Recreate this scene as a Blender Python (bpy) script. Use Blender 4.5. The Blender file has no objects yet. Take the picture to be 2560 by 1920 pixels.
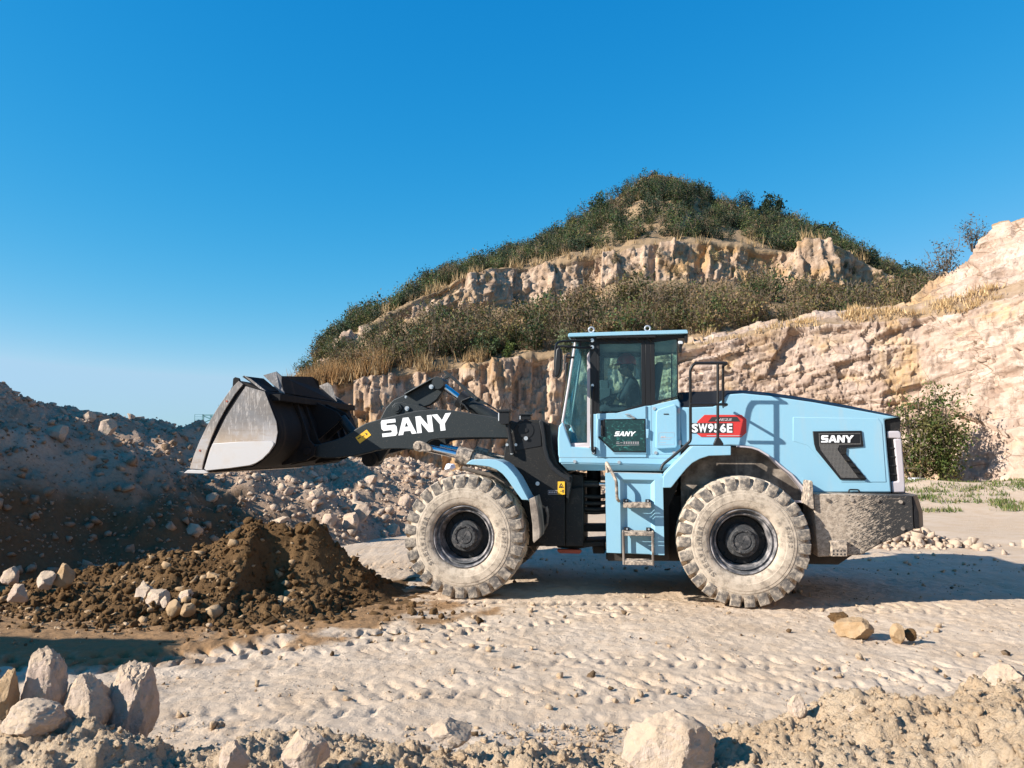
import bpy, bmesh, math, random
import numpy as np
from mathutils import Vector, Matrix

# ------------------------------------------------------------------ camera, world, sun, exposure
SC = bpy.context.scene
COL = SC.collection
CAM_H = 1.94
FPX = 1922.0                       # focal length in pixels of the 2560 wide photograph
PITCH = math.atan(160 / FPX)       # tilted up a little
cam_d = bpy.data.cameras.new("camera")
cam = bpy.data.objects.new("camera", cam_d)
COL.objects.link(cam)
cam.location = (0, 0, CAM_H)
cam.rotation_euler = (math.radians(90) + PITCH, 0, 0)
cam_d.sensor_fit = 'HORIZONTAL'
cam_d.sensor_width = 36
cam_d.lens = 36 * FPX / 2560
cam_d.clip_start = 0.05
cam_d.clip_end = 6000
SC.camera = cam

SUN_ELEV = math.radians(28.5)
SUN_AZ = math.radians(-110)         # clockwise from +Y (view direction): from the left, a little toward the camera
sun_vec = Vector((math.sin(SUN_AZ) * math.cos(SUN_ELEV), math.cos(SUN_AZ) * math.cos(SUN_ELEV), math.sin(SUN_ELEV)))
w = bpy.data.worlds.new("World")
SC.world = w
w.use_nodes = True
nt = w.node_tree
bg = nt.nodes["Background"]
sky = nt.nodes.new("ShaderNodeTexSky")
sky.sky_type = 'NISHITA'
sky.sun_disc = False
sky.sun_elevation = SUN_ELEV
sky.sun_rotation = SUN_AZ
sky.air_density = 1.0
sky.dust_density = 0.0
sky.ozone_density = 2.2
hs = nt.nodes.new("ShaderNodeHueSaturation")
hs.inputs["Hue"].default_value = 0.496
hs.inputs["Saturation"].default_value = 1.28
hs.inputs["Value"].default_value = 1.0
nt.links.new(sky.outputs[0], hs.inputs["Color"])
mx = nt.nodes.new("ShaderNodeMix"); mx.data_type = 'RGBA'; mx.blend_type = 'MULTIPLY'
mx.inputs[0].default_value = 1.0
mx.inputs[7].default_value = (0.62, 1.0, 1.06, 1)
nt.links.new(hs.outputs[0], mx.inputs[6])
sep = nt.nodes.new("ShaderNodeSeparateColor"); com = nt.nodes.new("ShaderNodeCombineColor")   # clear deep blue air: pale only near the horizon
nt.links.new(mx.outputs[2], sep.inputs[0])
for i, (gain, power, top) in enumerate(((0.0276, 2.68, 2.35), (1.17, 0.705, 3.7), (2.25, 0.42, 5.0))):
    pw = nt.nodes.new("ShaderNodeMath"); pw.operation = 'POWER'; pw.inputs[1].default_value = power; nt.links.new(sep.outputs[max(i, 1)], pw.inputs[0])
    ml = nt.nodes.new("ShaderNodeMath"); ml.operation = 'MULTIPLY'; ml.inputs[1].default_value = gain; nt.links.new(pw.outputs[0], ml.inputs[0])
    mn = nt.nodes.new("ShaderNodeMath"); mn.operation = 'MINIMUM'; mn.inputs[1].default_value = top; nt.links.new(ml.outputs[0], mn.inputs[0])
    nt.links.new(mn.outputs[0], com.inputs[i])
nt.links.new(com.outputs[0], bg.inputs["Color"])
bg.inputs["Strength"].default_value = 0.09

sun_d = bpy.data.lights.new("sun", 'SUN')
sun_d.energy = 4.8
sun_d.angle = math.radians(0.5)
sun_d.color = (1.0, 0.95, 0.87)
sun = bpy.data.objects.new("sun", sun_d)
COL.objects.link(sun)
sun.rotation_euler = sun_vec.to_track_quat('Z', 'Y').to_euler()

SC.view_settings.view_transform = 'Standard'
SC.view_settings.look = 'None'
SC.view_settings.exposure = 1.0
SC.view_settings.gamma = 1.0
SC.render.engine = 'CYCLES'
SC.cycles.max_bounces = 6
SC.cycles.transparent_max_bounces = 24
SC.cycles.use_denoising = True
SC.cycles.denoising_prefilter = 'ACCURATE'

# ------------------------------------------------------------------ helpers
def tag(o, label=None, cat=None, group=None, kind=None):
    if label: o["label"] = label
    if cat: o["category"] = cat
    if group: o["group"] = group
    if kind: o["kind"] = kind
    return o

def link(o, parent=None):
    COL.objects.link(o)
    if parent is not None: o.parent = parent
    return o

CAMV = np.array([0, 0, CAM_H])
_r = np.array([1.0, 0, 0]); _f = np.array([0, math.cos(PITCH), math.sin(PITCH)]); _u = np.array([0, -math.sin(PITCH), math.cos(PITCH)])
def W(u, v, D):
    """world point seen at photograph pixel (u, v) at distance D along the view axis"""
    return CAMV + D * (_f + _r * (u - 1280) / FPX + _u * (960 - v) / FPX)

def WG(u, v, z=0.0):
    """world point at photograph pixel (u, v) on the level plane z"""
    d = _f + _r * (u - 1280) / FPX + _u * (960 - v) / FPX
    return CAMV + d * (z - CAM_H) / d[2]

# numpy gradient noise
_perm = np.random.RandomState(11).permutation(512).astype(np.int64)
_g3 = np.random.RandomState(5).normal(size=(512, 3)); _g3 /= np.linalg.norm(_g3, axis=1)[:, None]
def noise(P):
    P = np.asarray(P, float)
    I = np.floor(P).astype(np.int64); F = P - I
    U = F * F * F * (F * (F * 6 - 15) + 10)
    def h(i, j, k): return _perm[(_perm[(_perm[i & 511] + j) & 511] + k) & 511]
    out = 0
    for dx in (0, 1):
        wx = U[:, 0] if dx else 1 - U[:, 0]
        for dy in (0, 1):
            wy = U[:, 1] if dy else 1 - U[:, 1]
            for dz in (0, 1):
                wz = U[:, 2] if dz else 1 - U[:, 2]
                g = _g3[h(I[:, 0] + dx, I[:, 1] + dy, I[:, 2] + dz)]
                out = out + wx * wy * wz * ((F - (dx, dy, dz)) * g).sum(1)
    return out * 1.6
def fbm(P, octs=4, gain=0.5, billow=False):
    P = np.asarray(P, float); a = 1.0; s = 0
    for o in range(octs):
        n = noise(P + 17.3 * o)
        s = s + a * (np.abs(n) if billow else n); a *= gain; P = P * 2.03
    return s
def cells(U, seed=0):
    """2-D cell noise: nearest-cell random triple, local offset, f1, f2"""
    U = np.asarray(U, float); I = np.floor(U).astype(np.int64)
    n = len(U); best = np.full(n, 9.0); sec = np.full(n, 9.0); bid = np.zeros(n, np.int64); off = np.zeros((n, 2))
    R = np.random.RandomState(100 + seed).rand(512, 5)
    for dx in (-1, 0, 1):
        for dy in (-1, 0, 1):
            hsh = _perm[(_perm[(I[:, 0] + dx + seed * 7) & 511] + I[:, 1] + dy) & 511]
            c = I + (dx, dy) + R[hsh, :2]
            d = U - c; dist = np.sqrt((d ** 2).sum(1))
            m = dist < best
            sec = np.where(m, best, np.minimum(sec, dist))
            bid = np.where(m, hsh, bid); off[m] = d[m]; best = np.where(m, dist, best)
    return R[bid, 2:5], off, best, sec
def sstep(a, b, x):
    t = np.clip((x - a) / (b - a), 0, 1); return t * t * (3 - 2 * t)

def mesh_np(name, V, F, mat=None, smooth=False, attrs=None, matidx=None):
    """F: list of int arrays (m,3) or (m,4)"""
    me = bpy.data.meshes.new(name)
    V = np.asarray(V, np.float32)
    if not isinstance(F, list): F = [F]
    F = [np.asarray(f, np.int32) for f in F if len(f)]
    loops = np.concatenate([f.ravel() for f in F])
    sizes = np.concatenate([np.full(len(f), f.shape[1], np.int32) for f in F])
    starts = np.concatenate([[0], np.cumsum(sizes)[:-1]]).astype(np.int32)
    me.vertices.add(len(V)); me.vertices.foreach_set("co", V.ravel())
    me.loops.add(len(loops)); me.loops.foreach_set("vertex_index", loops)
    me.polygons.add(len(sizes)); me.polygons.foreach_set("loop_start", starts)
    if matidx is not None: me.polygons.foreach_set("material_index", np.asarray(matidx, np.int32))
    me.update(calc_edges=True)
    if smooth: me.polygons.foreach_set("use_smooth", np.ones(len(sizes), bool))
    for k, v in (attrs or {}).items():
        v = np.asarray(v, np.float32)
        if v.ndim == 1:
            a = me.attributes.new(k, 'FLOAT', 'POINT'); a.data.foreach_set("value", v)
        else:
            a = me.attributes.new(k, 'FLOAT_COLOR', 'POINT')
            c = np.ones((len(v), 4), np.float32); c[:, :3] = v; a.data.foreach_set("color", c.ravel())
    for m in (mat if isinstance(mat, (list, tuple)) else [mat]):
        if m: me.materials.append(m)
    me.validate()
    return me
def obj_np(name, *a, parent=None, **k):
    return link(bpy.data.objects.new(name, mesh_np(name, *a, **k)), parent)
def grid_faces(nr, nc):
    i = np.arange(nr * nc).reshape(nr, nc)
    return np.stack([i[:-1, :-1], i[:-1, 1:], i[1:, 1:], i[1:, :-1]], -1).reshape(-1, 4)

# ------------------------------------------------------------------ materials
class NB:
    def __init__(s, name):
        s.m = bpy.data.materials.new(name); s.m.use_nodes = True; s.t = s.m.node_tree
        s.b = s.t.nodes["Principled BSDF"]; s.out = s.t.nodes["Material Output"]
        s.co = s.n("ShaderNodeTexCoord").outputs["Object"]
    def n(s, typ, ins=None, **p):
        x = s.t.nodes.new(typ)
        for k, v in p.items(): setattr(x, k, v)
        for k, v in (ins or {}).items():
            if hasattr(v, "is_linked") or isinstance(v, bpy.types.NodeSocket): s.t.links.new(v, x.inputs[k])
            else: x.inputs[k].default_value = v
        return x
    def mp(s, scale, co=None, loc=(0, 0, 0)):
        return s.n("ShaderNodeMapping", {"Vector": co or s.co, "Scale": scale if isinstance(scale, tuple) else (scale,) * 3, "Location": loc}).outputs[0]
    def noise(s, scale, detail=5, rough=0.6, co=None, dist=0.0, loc=(0, 0, 0)):
        return s.n("ShaderNodeTexNoise", {"Vector": s.mp(scale, co, loc), "Scale": 1.0, "Detail": detail, "Roughness": rough, "Distortion": dist}).outputs[0]
    def voro(s, scale, feature='F1', co=None):
        return s.n("ShaderNodeTexVoronoi", {"Vector": s.mp(scale, co), "Scale": 1.0}, feature=feature).outputs["Distance"]
    def ramp(s, fac, a, b):
        return s.n("ShaderNodeMapRange", {"Value": fac, "From Min": a, "From Max": b}, interpolation_type='SMOOTHSTEP').outputs[0]
    def mix(s, fac, a, b, mode='MIX'):
        x = s.n("ShaderNodeMix", data_type='RGBA', blend_type=mode)
        for sock, v in ((x.inputs[0], fac), (x.inputs[6], a), (x.inputs[7], b)):
            if isinstance(v, bpy.types.NodeSocket): s.t.links.new(v, sock)
            else: sock.default_value = v if not isinstance(v, tuple) else (*v[:3], 1)
        return x.outputs[2]
    def math(s, op, a, b=0.0):
        x = s.n("ShaderNodeMath", operation=op)
        for i, v in enumerate((a, b)):
            if isinstance(v, bpy.types.NodeSocket): s.t.links.new(v, x.inputs[i])
            else: x.inputs[i].default_value = v
        x.use_clamp = False
        return x.outputs[0]
    def attr(s, name, out="Fac"):
        return s.n("ShaderNodeAttribute", attribute_name=name).outputs[out]
    def base(s, c): s.set("Base Color", c)
    def set(s, k, v):
        if isinstance(v, bpy.types.NodeSocket): s.t.links.new(v, s.b.inputs[k])
        else: s.b.inputs[k].default_value = (*v, 1) if isinstance(v, tuple) and len(v) == 3 else v
    def bump(s, h, strength=0.5, dist=0.02):
        s.set("Normal", s.n("ShaderNodeBump", {"Height": h, "Strength": strength, "Distance": dist}).outputs[0])
    def z(s):
        return s.n("ShaderNodeSeparateXYZ", {"Vector": s.co}).outputs[2]
    def nz(s):
        g = s.n("ShaderNodeNewGeometry")
        return s.n("ShaderNodeSeparateXYZ", {"Vector": g.outputs["Normal"]}).outputs[2]

DUST = (0.50, 0.395, 0.30)
def dusty(name, base, amt=0.3, scale=5.0, rough=0.5, metal=0.0, dust=DUST, low=None, up=0.0, speck=0.0, bump=0.0, streak=None, spec=0.5):
    b = NB(name)
    f = b.ramp(b.noise(scale, 8, 0.65), 0.62 - amt * 0.35, 0.95 - amt * 0.3)
    f = b.math('MULTIPLY', f, min(1.0, amt * 1.6))
    if streak:
        f2 = b.ramp(b.noise(streak, 4, 0.6), 0.5, 0.8); f = b.math('MAXIMUM', f, b.math('MULTIPLY', f2, amt))
    if speck:
        sp = b.ramp(b.noise(70.0, 3, 0.7), 0.60, 0.70); f = b.math('MAXIMUM', f, b.math('MULTIPLY', sp, speck))
    if low:
        lz = b.ramp(b.math('ADD', b.z(), b.math('MULTIPLY', b.noise(4.0, 6, 0.7), low[1] - low[0])), low[1] + (low[1] - low[0]) * 0.5, low[0])
        f = b.math('MAXIMUM', f, b.math('MULTIPLY', lz, low[2] if len(low) > 2 else 0.8))
    if up:
        f = b.math('MAXIMUM', f, b.math('MULTIPLY', b.ramp(b.nz(), 0.5, 0.95), up))
    b.base(b.mix(f, base, dust))
    b.set("Roughness", b.n("ShaderNodeMapRange", {"Value": f, "To Min": rough, "To Max": 0.95}).outputs[0])
    b.set("Metallic", metal)
    b.set("Specular IOR Level", spec)
    if bump: b.bump(b.noise(40.0, 4), bump, 0.01)
    return b.m
def plain(name, c, rough=0.5, metal=0.0):
    b = NB(name); b.base(b.mix(b.ramp(b.noise(9.0, 4), 0.4, 0.75), c, tuple(x * 0.82 for x in c))); b.set("Roughness", rough); b.set("Metallic", metal); return b.m

M = {}
M['blue'] = dusty('blue_paint', (0.245, 0.45, 0.565), 0.20, 2.6, 0.36, low=(0.95, 1.5, 0.22), up=0.35, speck=0.07, spec=0.4, streak=(6.0, 6.0, 0.8))
M['blue_low'] = dusty('blue_paint_dusty', (0.245, 0.45, 0.565), 0.16, 5.0, 0.45, low=(0.25, 0.5, 0.45), up=0.6, speck=0.12)
M['black'] = dusty('black_paint', (0.012, 0.013, 0.015), 0.07, 4.0, 0.5, speck=0.14, up=0.2, spec=0.35)
M['boom'] = dusty('boom_paint', (0.017, 0.022, 0.024), 0.05, 4.0, 0.5, speck=0.16, up=0.15, spec=0.35)
M['black_clean'] = dusty('black_trim', (0.011, 0.011, 0.012), 0.03, 3.0, 0.45, spec=0.35)
M['frame'] = dusty('frame_steel', (0.012, 0.0115, 0.011), 0.12, 6.0, 0.65, speck=0.12, low=(0.3, 0.7, 0.2), spec=0.3)
M['steel'] = dusty('worn_steel', (0.36, 0.33, 0.315), 0.75, 2.2, 0.55, metal=0.1, dust=(0.44, 0.34, 0.255), streak=(1.6, 1.6, 16.0))
b = NB('worn_side_plate')      # scoured side of the bucket: rust film, scratches, bare metal toward the edge
n1 = b.noise((1.6, 1.6, 1.6), 7, 0.7); n2 = b.noise((2.5, 2.5, 22.0), 5, 0.75, dist=0.6); n3 = b.noise((26.0, 26.0, 5.0), 4, 0.8, dist=1.2)
c_ = b.mix(b.ramp(n1, 0.36, 0.62), (0.40, 0.37, 0.36), (0.40, 0.30, 0.215))
c_ = b.mix(b.math('MULTIPLY', b.ramp(n2, 0.48, 0.66), 0.55), c_, (0.30, 0.225, 0.165))
c_ = b.mix(b.math('MULTIPLY', b.ramp(n3, 0.58, 0.66), 0.6), c_, (0.56, 0.53, 0.51))
hi = b.math('MULTIPLY', b.ramp(b.math('ADD', b.z(), b.math('MULTIPLY', n1, 0.5)), 2.25, 2.6), 0.75)
c_ = b.mix(hi, c_, b.mix(b.ramp(n3, 0.5, 0.62), (0.10, 0.10, 0.105), (0.33, 0.30, 0.28)))
b.base(c_); b.set("Roughness", 0.6); b.set("Metallic", 0.1); M['side'] = b.m
M['wear'] = dusty('polished_wear_plate', (0.52, 0.49, 0.475), 0.4, 3.0, 0.5, metal=0.1, dust=(0.46, 0.38, 0.31), streak=(1.6, 1.6, 16.0))
M['bucket'] = dusty('bucket_steel', (0.013, 0.012, 0.0125), 0.14, 3.0, 0.75, spec=0.15, dust=(0.24, 0.165, 0.105), low=(0.55, 1.12, 0.75), streak=(3.0, 8.0, 1.2), speck=0.12)
M['chrome'] = plain('chrome', (0.75, 0.76, 0.80), 0.22, 1.0)
M['bolt'] = plain('zinc_bolt', (0.62, 0.62, 0.62), 0.35, 0.7)
M['white'] = dusty('white_lettering', (0.86, 0.85, 0.84), 0.05, 8, 0.5)
M['yellow'] = plain('yellow_sticker', (0.85, 0.47, 0.03), 0.5)
M['sticker_black'] = plain('sticker_black', (0.03, 0.03, 0.03), 0.6)
M['red'] = dusty('red_badge', (0.56, 0.035, 0.03), 0.06, 8, 0.4, speck=0.1)
M['rust'] = dusty('red_oxide', (0.36, 0.07, 0.035), 0.2, 8, 0.6)
M['grey'] = dusty('grey_plastic', (0.46, 0.41, 0.42), 0.1, 5, 0.55)
M['rubber'] = dusty('rubber_hose', (0.018, 0.018, 0.018), 0.12, 9, 0.6)
M['dusted'] = dusty('mud_coated_steel', (0.07, 0.06, 0.055), 0.85, 18.0, 0.9, dust=(0.57, 0.45, 0.34), bump=0.8)
M['liner'] = dusty('wheel_arch_liner', (0.10, 0.08, 0.065), 0.62, 2.5, 0.9, dust=(0.50, 0.41, 0.33), streak=(9.0, 9.0, 0.7))
M['rim'] = dusty('wheel_rim', (0.06, 0.06, 0.063), 0.62, 7.0, 0.7, dust=(0.50, 0.45, 0.43), speck=0.3)
M['rim_dark'] = dusty('wheel_dish', (0.012, 0.012, 0.013), 0.1, 7.0, 0.7)
M['hub'] = dusty('wheel_hub', (0.03, 0.03, 0.031), 0.42, 14.0, 0.75, dust=(0.30, 0.27, 0.25), bump=0.5, speck=0.3)
M['seat'] = plain('seat_fabric', (0.02, 0.02, 0.022), 0.9)
M['inside'] = plain('cab_interior', (0.05, 0.055, 0.06), 0.7)
M['lamp'] = plain('lamp_glass', (0.6, 0.62, 0.65), 0.1)
M['electric'] = plain('grey_lettering', (0.18, 0.26, 0.32), 0.5)
M['green'] = plain('green_mark', (0.25, 0.55, 0.05), 0.5)

def tyre_mat():
    b = NB('dusty_tyre')
    n = b.noise(11.0, 9, 0.72)
    fine = b.noise(60.0, 3, 0.6)
    f = b.ramp(b.math('ADD', n, b.math('MULTIPLY', fine, 0.22)), 0.30, 0.66)
    w = b.attr("wear")                       # lug faces rubbed clean
    f = b.math('MULTIPLY', f, b.math('SUBTRACT', 1.0, b.math('MULTIPLY', w, b.ramp(b.noise(16.0, 6, 0.7), 0.32, 0.62))))
    scr = b.ramp(b.noise((5.0, 5.0, 34.0), 4, 0.7, dist=1.5), 0.66, 0.73)
    f = b.math('MAXIMUM', f, b.math('MULTIPLY', scr, 0.75))
    b.base(b.mix(f, (0.105, 0.094, 0.086), b.mix(b.ramp(n, 0.3, 0.7), (0.40, 0.32, 0.24), (0.53, 0.44, 0.345))))
    b.set("Roughness", 0.93); b.set("Specular IOR Level", 0.2)
    b.bump(b.noise(45.0, 5), 0.35, 0.008)
    return b.m
M['tyre'] = tyre_mat()

def counter_mat():
    b = NB('mud_splashed_steel')
    x = b.n("ShaderNodeSeparateXYZ", {"Vector": b.co}).outputs[0]
    g = b.ramp(x, 3.85, 2.75)                                     # thickest mud next to the wheel
    sp = b.noise((40.0, 40.0, 46.0), 5, 0.8, dist=0.8)
    spl = b.noise((14.0, 60.0, 75.0), 4, 0.75, co=b.n("ShaderNodeVectorRotate", {"Vector": b.co, "Angle": 0.5}, rotation_type='Y_AXIS').outputs[0])
    thr = b.math('SUBTRACT', 0.63, b.math('MULTIPLY', g, 0.21))
    f = b.math('MAXIMUM', b.ramp(b.math('SUBTRACT', sp, thr), 0.0, 0.07), b.ramp(b.math('SUBTRACT', spl, b.math('ADD', thr, -0.01)), 0.0, 0.05))
    mud = b.mix(b.ramp(b.noise((16.0, 16.0, 22.0), 6, 0.75, loc=(3, 1, 2)), 0.38, 0.62), (0.27, 0.21, 0.155), (0.48, 0.385, 0.295))
    b.base(b.mix(b.math('MULTIPLY', f, 0.95), (0.022, 0.021, 0.021), mud))
    b.set("Roughness", 0.85)
    b.bump(f, 0.3, 0.006)
    return b.m
M['counter'] = counter_mat()

def mesh_grille_mat():
    b = NB('perforated_grille')
    v = b.n("ShaderNodeTexVoronoi", {"Vector": b.mp((62.0, 0.001, 62.0)), "Scale": 1.0, "Randomness": 0.12}, feature='F1').outputs["Distance"]
    f = b.ramp(v, 0.40, 0.28)
    b.base(b.mix(f, (0.13, 0.12, 0.11), (0.008, 0.008, 0.008)))
    b.set("Roughness", 0.6)
    return b.m
M['grille'] = mesh_grille_mat()

def glass_mat(name, tint, refl=0.9):
    b = NB(name)
    t = b.n("ShaderNodeBsdfTransparent", {"Color": (*tint, 1)})
    g = b.n("ShaderNodeBsdfGlossy", {"Color": (0.9, 1.0, 1.0, 1), "Roughness": 0.03})
    d = b.n("ShaderNodeBsdfDiffuse", {"Color": (0.30, 0.50, 0.50, 1)})
    fr = b.n("ShaderNodeFresnel", {"IOR": 1.5})
    dirt = b.math('MULTIPLY', b.ramp(b.noise((6.0, 6.0, 2.0), 6, 0.7), 0.35, 0.9), 0.05)
    m0 = b.n("ShaderNodeMixShader", {0: dirt, 1: t.outputs[0], 2: d.outputs[0]})
    m1 = b.n("ShaderNodeMixShader", {0: b.math('MULTIPLY', fr.outputs[0], refl), 1: m0.outputs[0], 2: g.outputs[0]})
    b.t.links.new(m1.outputs[0], b.out.inputs[0])
    return b.m
M['glass'] = glass_mat('tinted_glass', (0.74, 0.90, 0.90))
b = NB('dark_teal_glass'); hx = b.ramp(b.noise((9.0, 9.0, 16.0), 5, 0.7, dist=2.5), 0.52, 0.72)  # paler teal patches paint crumpled reflections into the pane
b.base(b.mix(hx, (0.012, 0.035, 0.035), (0.05, 0.22, 0.19))); b.set("Roughness", 0.12); M['dark_glass'] = b.m

# ------------------------------------------------------------------ mesh builder
PATTERN = {"lettering", "sticker_print", "small_print", "label_print", "badge_print", "model_lettering", "bolt_hole", "panel_gap", "seam", "weld_line", "type_plate", "box_door", "wheel", "hub", "dish"}
class MB:
    def __init__(s): s.v = []; s.f = []; s.isl = []
    def add(s, vs, fs):
        vs = list(vs); fs = list(fs)
        if not fs: return
        o = len(s.v); s.isl.append((o, o + len(vs), len(s.f), len(s.f) + len(fs))); s.v += [tuple(p) for p in vs]; s.f += [tuple(i + o for i in f) for f in fs]
    def prism(s, pts, y0, y1):
        """outline of (x, z) points, extruded from y0 to y1"""
        n = len(pts)
        a = sum(pts[i][0] * pts[(i + 1) % n][1] - pts[(i + 1) % n][0] * pts[i][1] for i in range(n))
        if (a > 0) != (y0 < y1): pts = pts[::-1]
        s.add([(x, y0, z) for x, z in pts] + [(x, y1, z) for x, z in pts],
              [tuple(range(n)), tuple(range(2 * n - 1, n - 1, -1))] + [(i, n + i, n + (i + 1) % n, (i + 1) % n) for i in range(n)])
    def box(s, x0, x1, y0, y1, z0, z1):
        s.prism([(x0, z0), (x1, z0), (x1, z1), (x0, z1)], y0, y1)
    def tube(s, pts, r, n=10, closed=False, r2=None):
        pts = [Vector(p) for p in pts]; rings = []; k = len(pts)
        up = Vector((0.31, 0.2, 0.93)).normalized()
        for i, p in enumerate(pts):
            if closed: d = (pts[(i + 1) % k] - pts[i - 1]).normalized()
            else:
                d = Vector((0, 0, 0))
                if i > 0: d += (p - pts[i - 1]).normalized()
                if i < k - 1: d += (pts[i + 1] - p).normalized()
                d.normalize()
            a = d.cross(up)
            if a.length < 1e-3: a = d.cross(Vector((1, 0, 0)))
            a.normalize(); bb = d.cross(a)
            rr = r if r2 is None else r + (r2 - r) * i / (k - 1)
            rings.append([p + (a * math.cos(t) + bb * math.sin(t)) * rr for t in [2 * math.pi * j / n for j in range(n)]])
        vs = [q for ring in rings for q in ring]; fs = []
        for i in range(k if closed else k - 1):
            i2 = (i + 1) % k
            for j in range(n): fs.append((i * n + j, i * n + (j + 1) % n, i2 * n + (j + 1) % n, i2 * n + j))
        if not closed: fs += [tuple(range(n - 1, -1, -1)), tuple((k - 1) * n + j for j in range(n))]
        s.add(vs, fs)
    def cyl(s, p0, p1, r, n=20, r2=None): s.tube([p0, p1], r, n, r2=r2)
    def lathe(s, prof, n=48, cy=0.0, cx=0.0, cz=0.0):
        """profile of (y, radius) about the y axis"""
        k = len(prof); vs = []; fs = []
        for j in range(n):
            t = 2 * math.pi * j / n
            for y, r in prof: vs.append((cx + r * math.cos(t), cy + y, cz + r * math.sin(t)))
        for j in range(n):
            j2 = (j + 1) % n
            for i in range(k - 1): fs.append((j * k + i, j2 * k + i, j2 * k + i + 1, j * k + i + 1))
        s.add(vs, fs)
    def build(s, name, mat, parent=None, smooth=None, bevel=0.0, label=None, seg=2):
        """one mesh object; pieces that do not touch each other become objects of their own"""
        if name in PATTERN or not s.f: return s._one(name, mat, parent, smooth, bevel, label, seg)
        isl = s.isl; n = len(isl); par = list(range(n))
        def find(a):
            while par[a] != a: a = par[a]
            return a
        bb = []
        for v0, v1, f0, f1 in isl:
            q = np.array(s.v[v0:v1], float); bb.append((q.min(0) - 0.006, q.max(0) + 0.006) if len(q) else (np.ones(3) * 1e9, np.ones(3) * 1e9))
        for i in range(n):
            for j in range(i):
                if (bb[i][0] < bb[j][1]).all() and (bb[j][0] < bb[i][1]).all(): par[find(i)] = find(j)
        first = None
        for r in sorted(set(find(i) for i in range(n))):
            m2 = MB()
            for i in range(n):
                if find(i) == r:
                    v0, v1, f0, f1 = isl[i]; m2.add(s.v[v0:v1], [tuple(k - v0 for k in f) for f in s.f[f0:f1]])
            if not m2.f: continue
            o = m2._one(name, mat, parent, smooth, bevel, label, seg)
            first = first or o
        return first
    def _one(s, name, mat, parent=None, smooth=None, bevel=0.0, label=None, seg=2):
        me = bpy.data.meshes.new(name)
        me.from_pydata([tuple(map(float, p)) for p in s.v], [], s.f)
        bm = bmesh.new(); bm.from_mesh(me)
        bmesh.ops.recalc_face_normals(bm, faces=bm.faces)
        bm.to_mesh(me); bm.free()
        for m in (mat if isinstance(mat, (list, tuple)) else [mat]): me.materials.append(m)
        if smooth or bevel:
            me.polygons.foreach_set("use_smooth", [True] * len(me.polygons))
            me.set_sharp_from_angle(angle=math.radians(smooth or 35))
        o = link(bpy.data.objects.new(name, me), parent)
        if bevel:
            md = o.modifiers.new("bevel", 'BEVEL'); md.width = bevel; md.segments = seg; md.limit_method = 'ANGLE'; md.angle_limit = math.radians(38)
            md.harden_normals = False
        if label: o["label"] = label
        return o
def smooth_path(pts, r=0.06, n=5):
    """round the corners of a polyline"""
    pts = [Vector(p) for p in pts]; out = [pts[0]]
    for i in range(1, len(pts) - 1):
        a, p, c = pts[i - 1], pts[i], pts[i + 1]
        d0 = (a - p); d1 = (c - p); rr = min(r, d0.length * 0.45, d1.length * 0.45)
        p0 = p + d0.normalized() * rr; p1 = p + d1.normalized() * rr
        for j in range(n + 1):
            t = j / n; out.append(p0 * (1 - t) ** 2 + p * 2 * t * (1 - t) + p1 * t * t)
    out.append(pts[-1]); return out

# ------------------------------------------------------------------ where the loader stands
YAW = math.radians(9)
EX = np.array([math.cos(YAW), -math.sin(YAW), 0]); EY = np.array([math.sin(YAW), math.cos(YAW), 0])
_w = W(1860, 1355, 9.42)
LO = np.array([_w[0], _w[1], 0]) - 1.75 * EX + 1.37 * EY
def L(u, v, y):
    """loader coordinates (x, z) of photograph pixel (u, v) on the loader's lengthwise plane y"""
    d = _f + _r * (u - 1280) / FPX + _u * (960 - v) / FPX
    o = CAMV - LO
    t = (y - o.dot(EY)) / d.dot(EY)
    p = o + d * t
    return (p.dot(EX), p[2])
def LW(x, y, z):
    return LO + EX * x + EY * y + np.array([0, 0, z])
XF = L(1157, 1346, -1.37)[0]          # front axle
XR = 1.75                             # rear axle

# ------------------------------------------------------------------ setting materials
def ground_mat():
    b = NB('quarry_floor')
    big = b.noise(0.35, 5, 0.6); mid = b.noise(2.2, 8, 0.7); fine = b.noise(26.0, 5, 0.7)
    c = b.mix(b.ramp(big, 0.35, 0.7), (0.50, 0.38, 0.272), (0.545, 0.43, 0.325))
    c = b.mix(b.math('MULTIPLY', b.ramp(mid, 0.40, 0.68), 0.75), c, (0.455, 0.325, 0.215))
    c = b.mix(b.math('MULTIPLY', b.ramp(fine, 0.52, 0.75), 0.45), c, (0.42, 0.30, 0.20))
    s = b.attr("soil")
    s = b.ramp(b.math('ADD', s, b.math('MULTIPLY', b.math('SUBTRACT', mid, 0.5), 0.9)), 0.30, 0.72)
    c = b.mix(s, c, b.mix(fine, (0.22, 0.118, 0.054), (0.32, 0.195, 0.10)))
    b.base(c); b.set("Roughness", 0.95); b.set("Specular IOR Level", 0.15)
    h = b.math('ADD', b.math('MULTIPLY', b.noise(11.0, 9, 0.75), 1.0), b.math('MULTIPLY', b.noise(42.0, 5, 0.75), 0.55))
    crumb = b.math('MULTIPLY', b.ramp(b.voro(24.0), 0.42, 0.12), b.ramp(b.noise(3.0, 5, 0.7, loc=(5, 2, 0)), 0.50, 0.66))   # crumbs pressed out by the tyres
    h = b.math('ADD', h, b.math('MULTIPLY', crumb, 0.5))
    b.bump(h, 0.6, 0.032)
    return b.m
M['ground'] = ground_mat()

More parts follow.
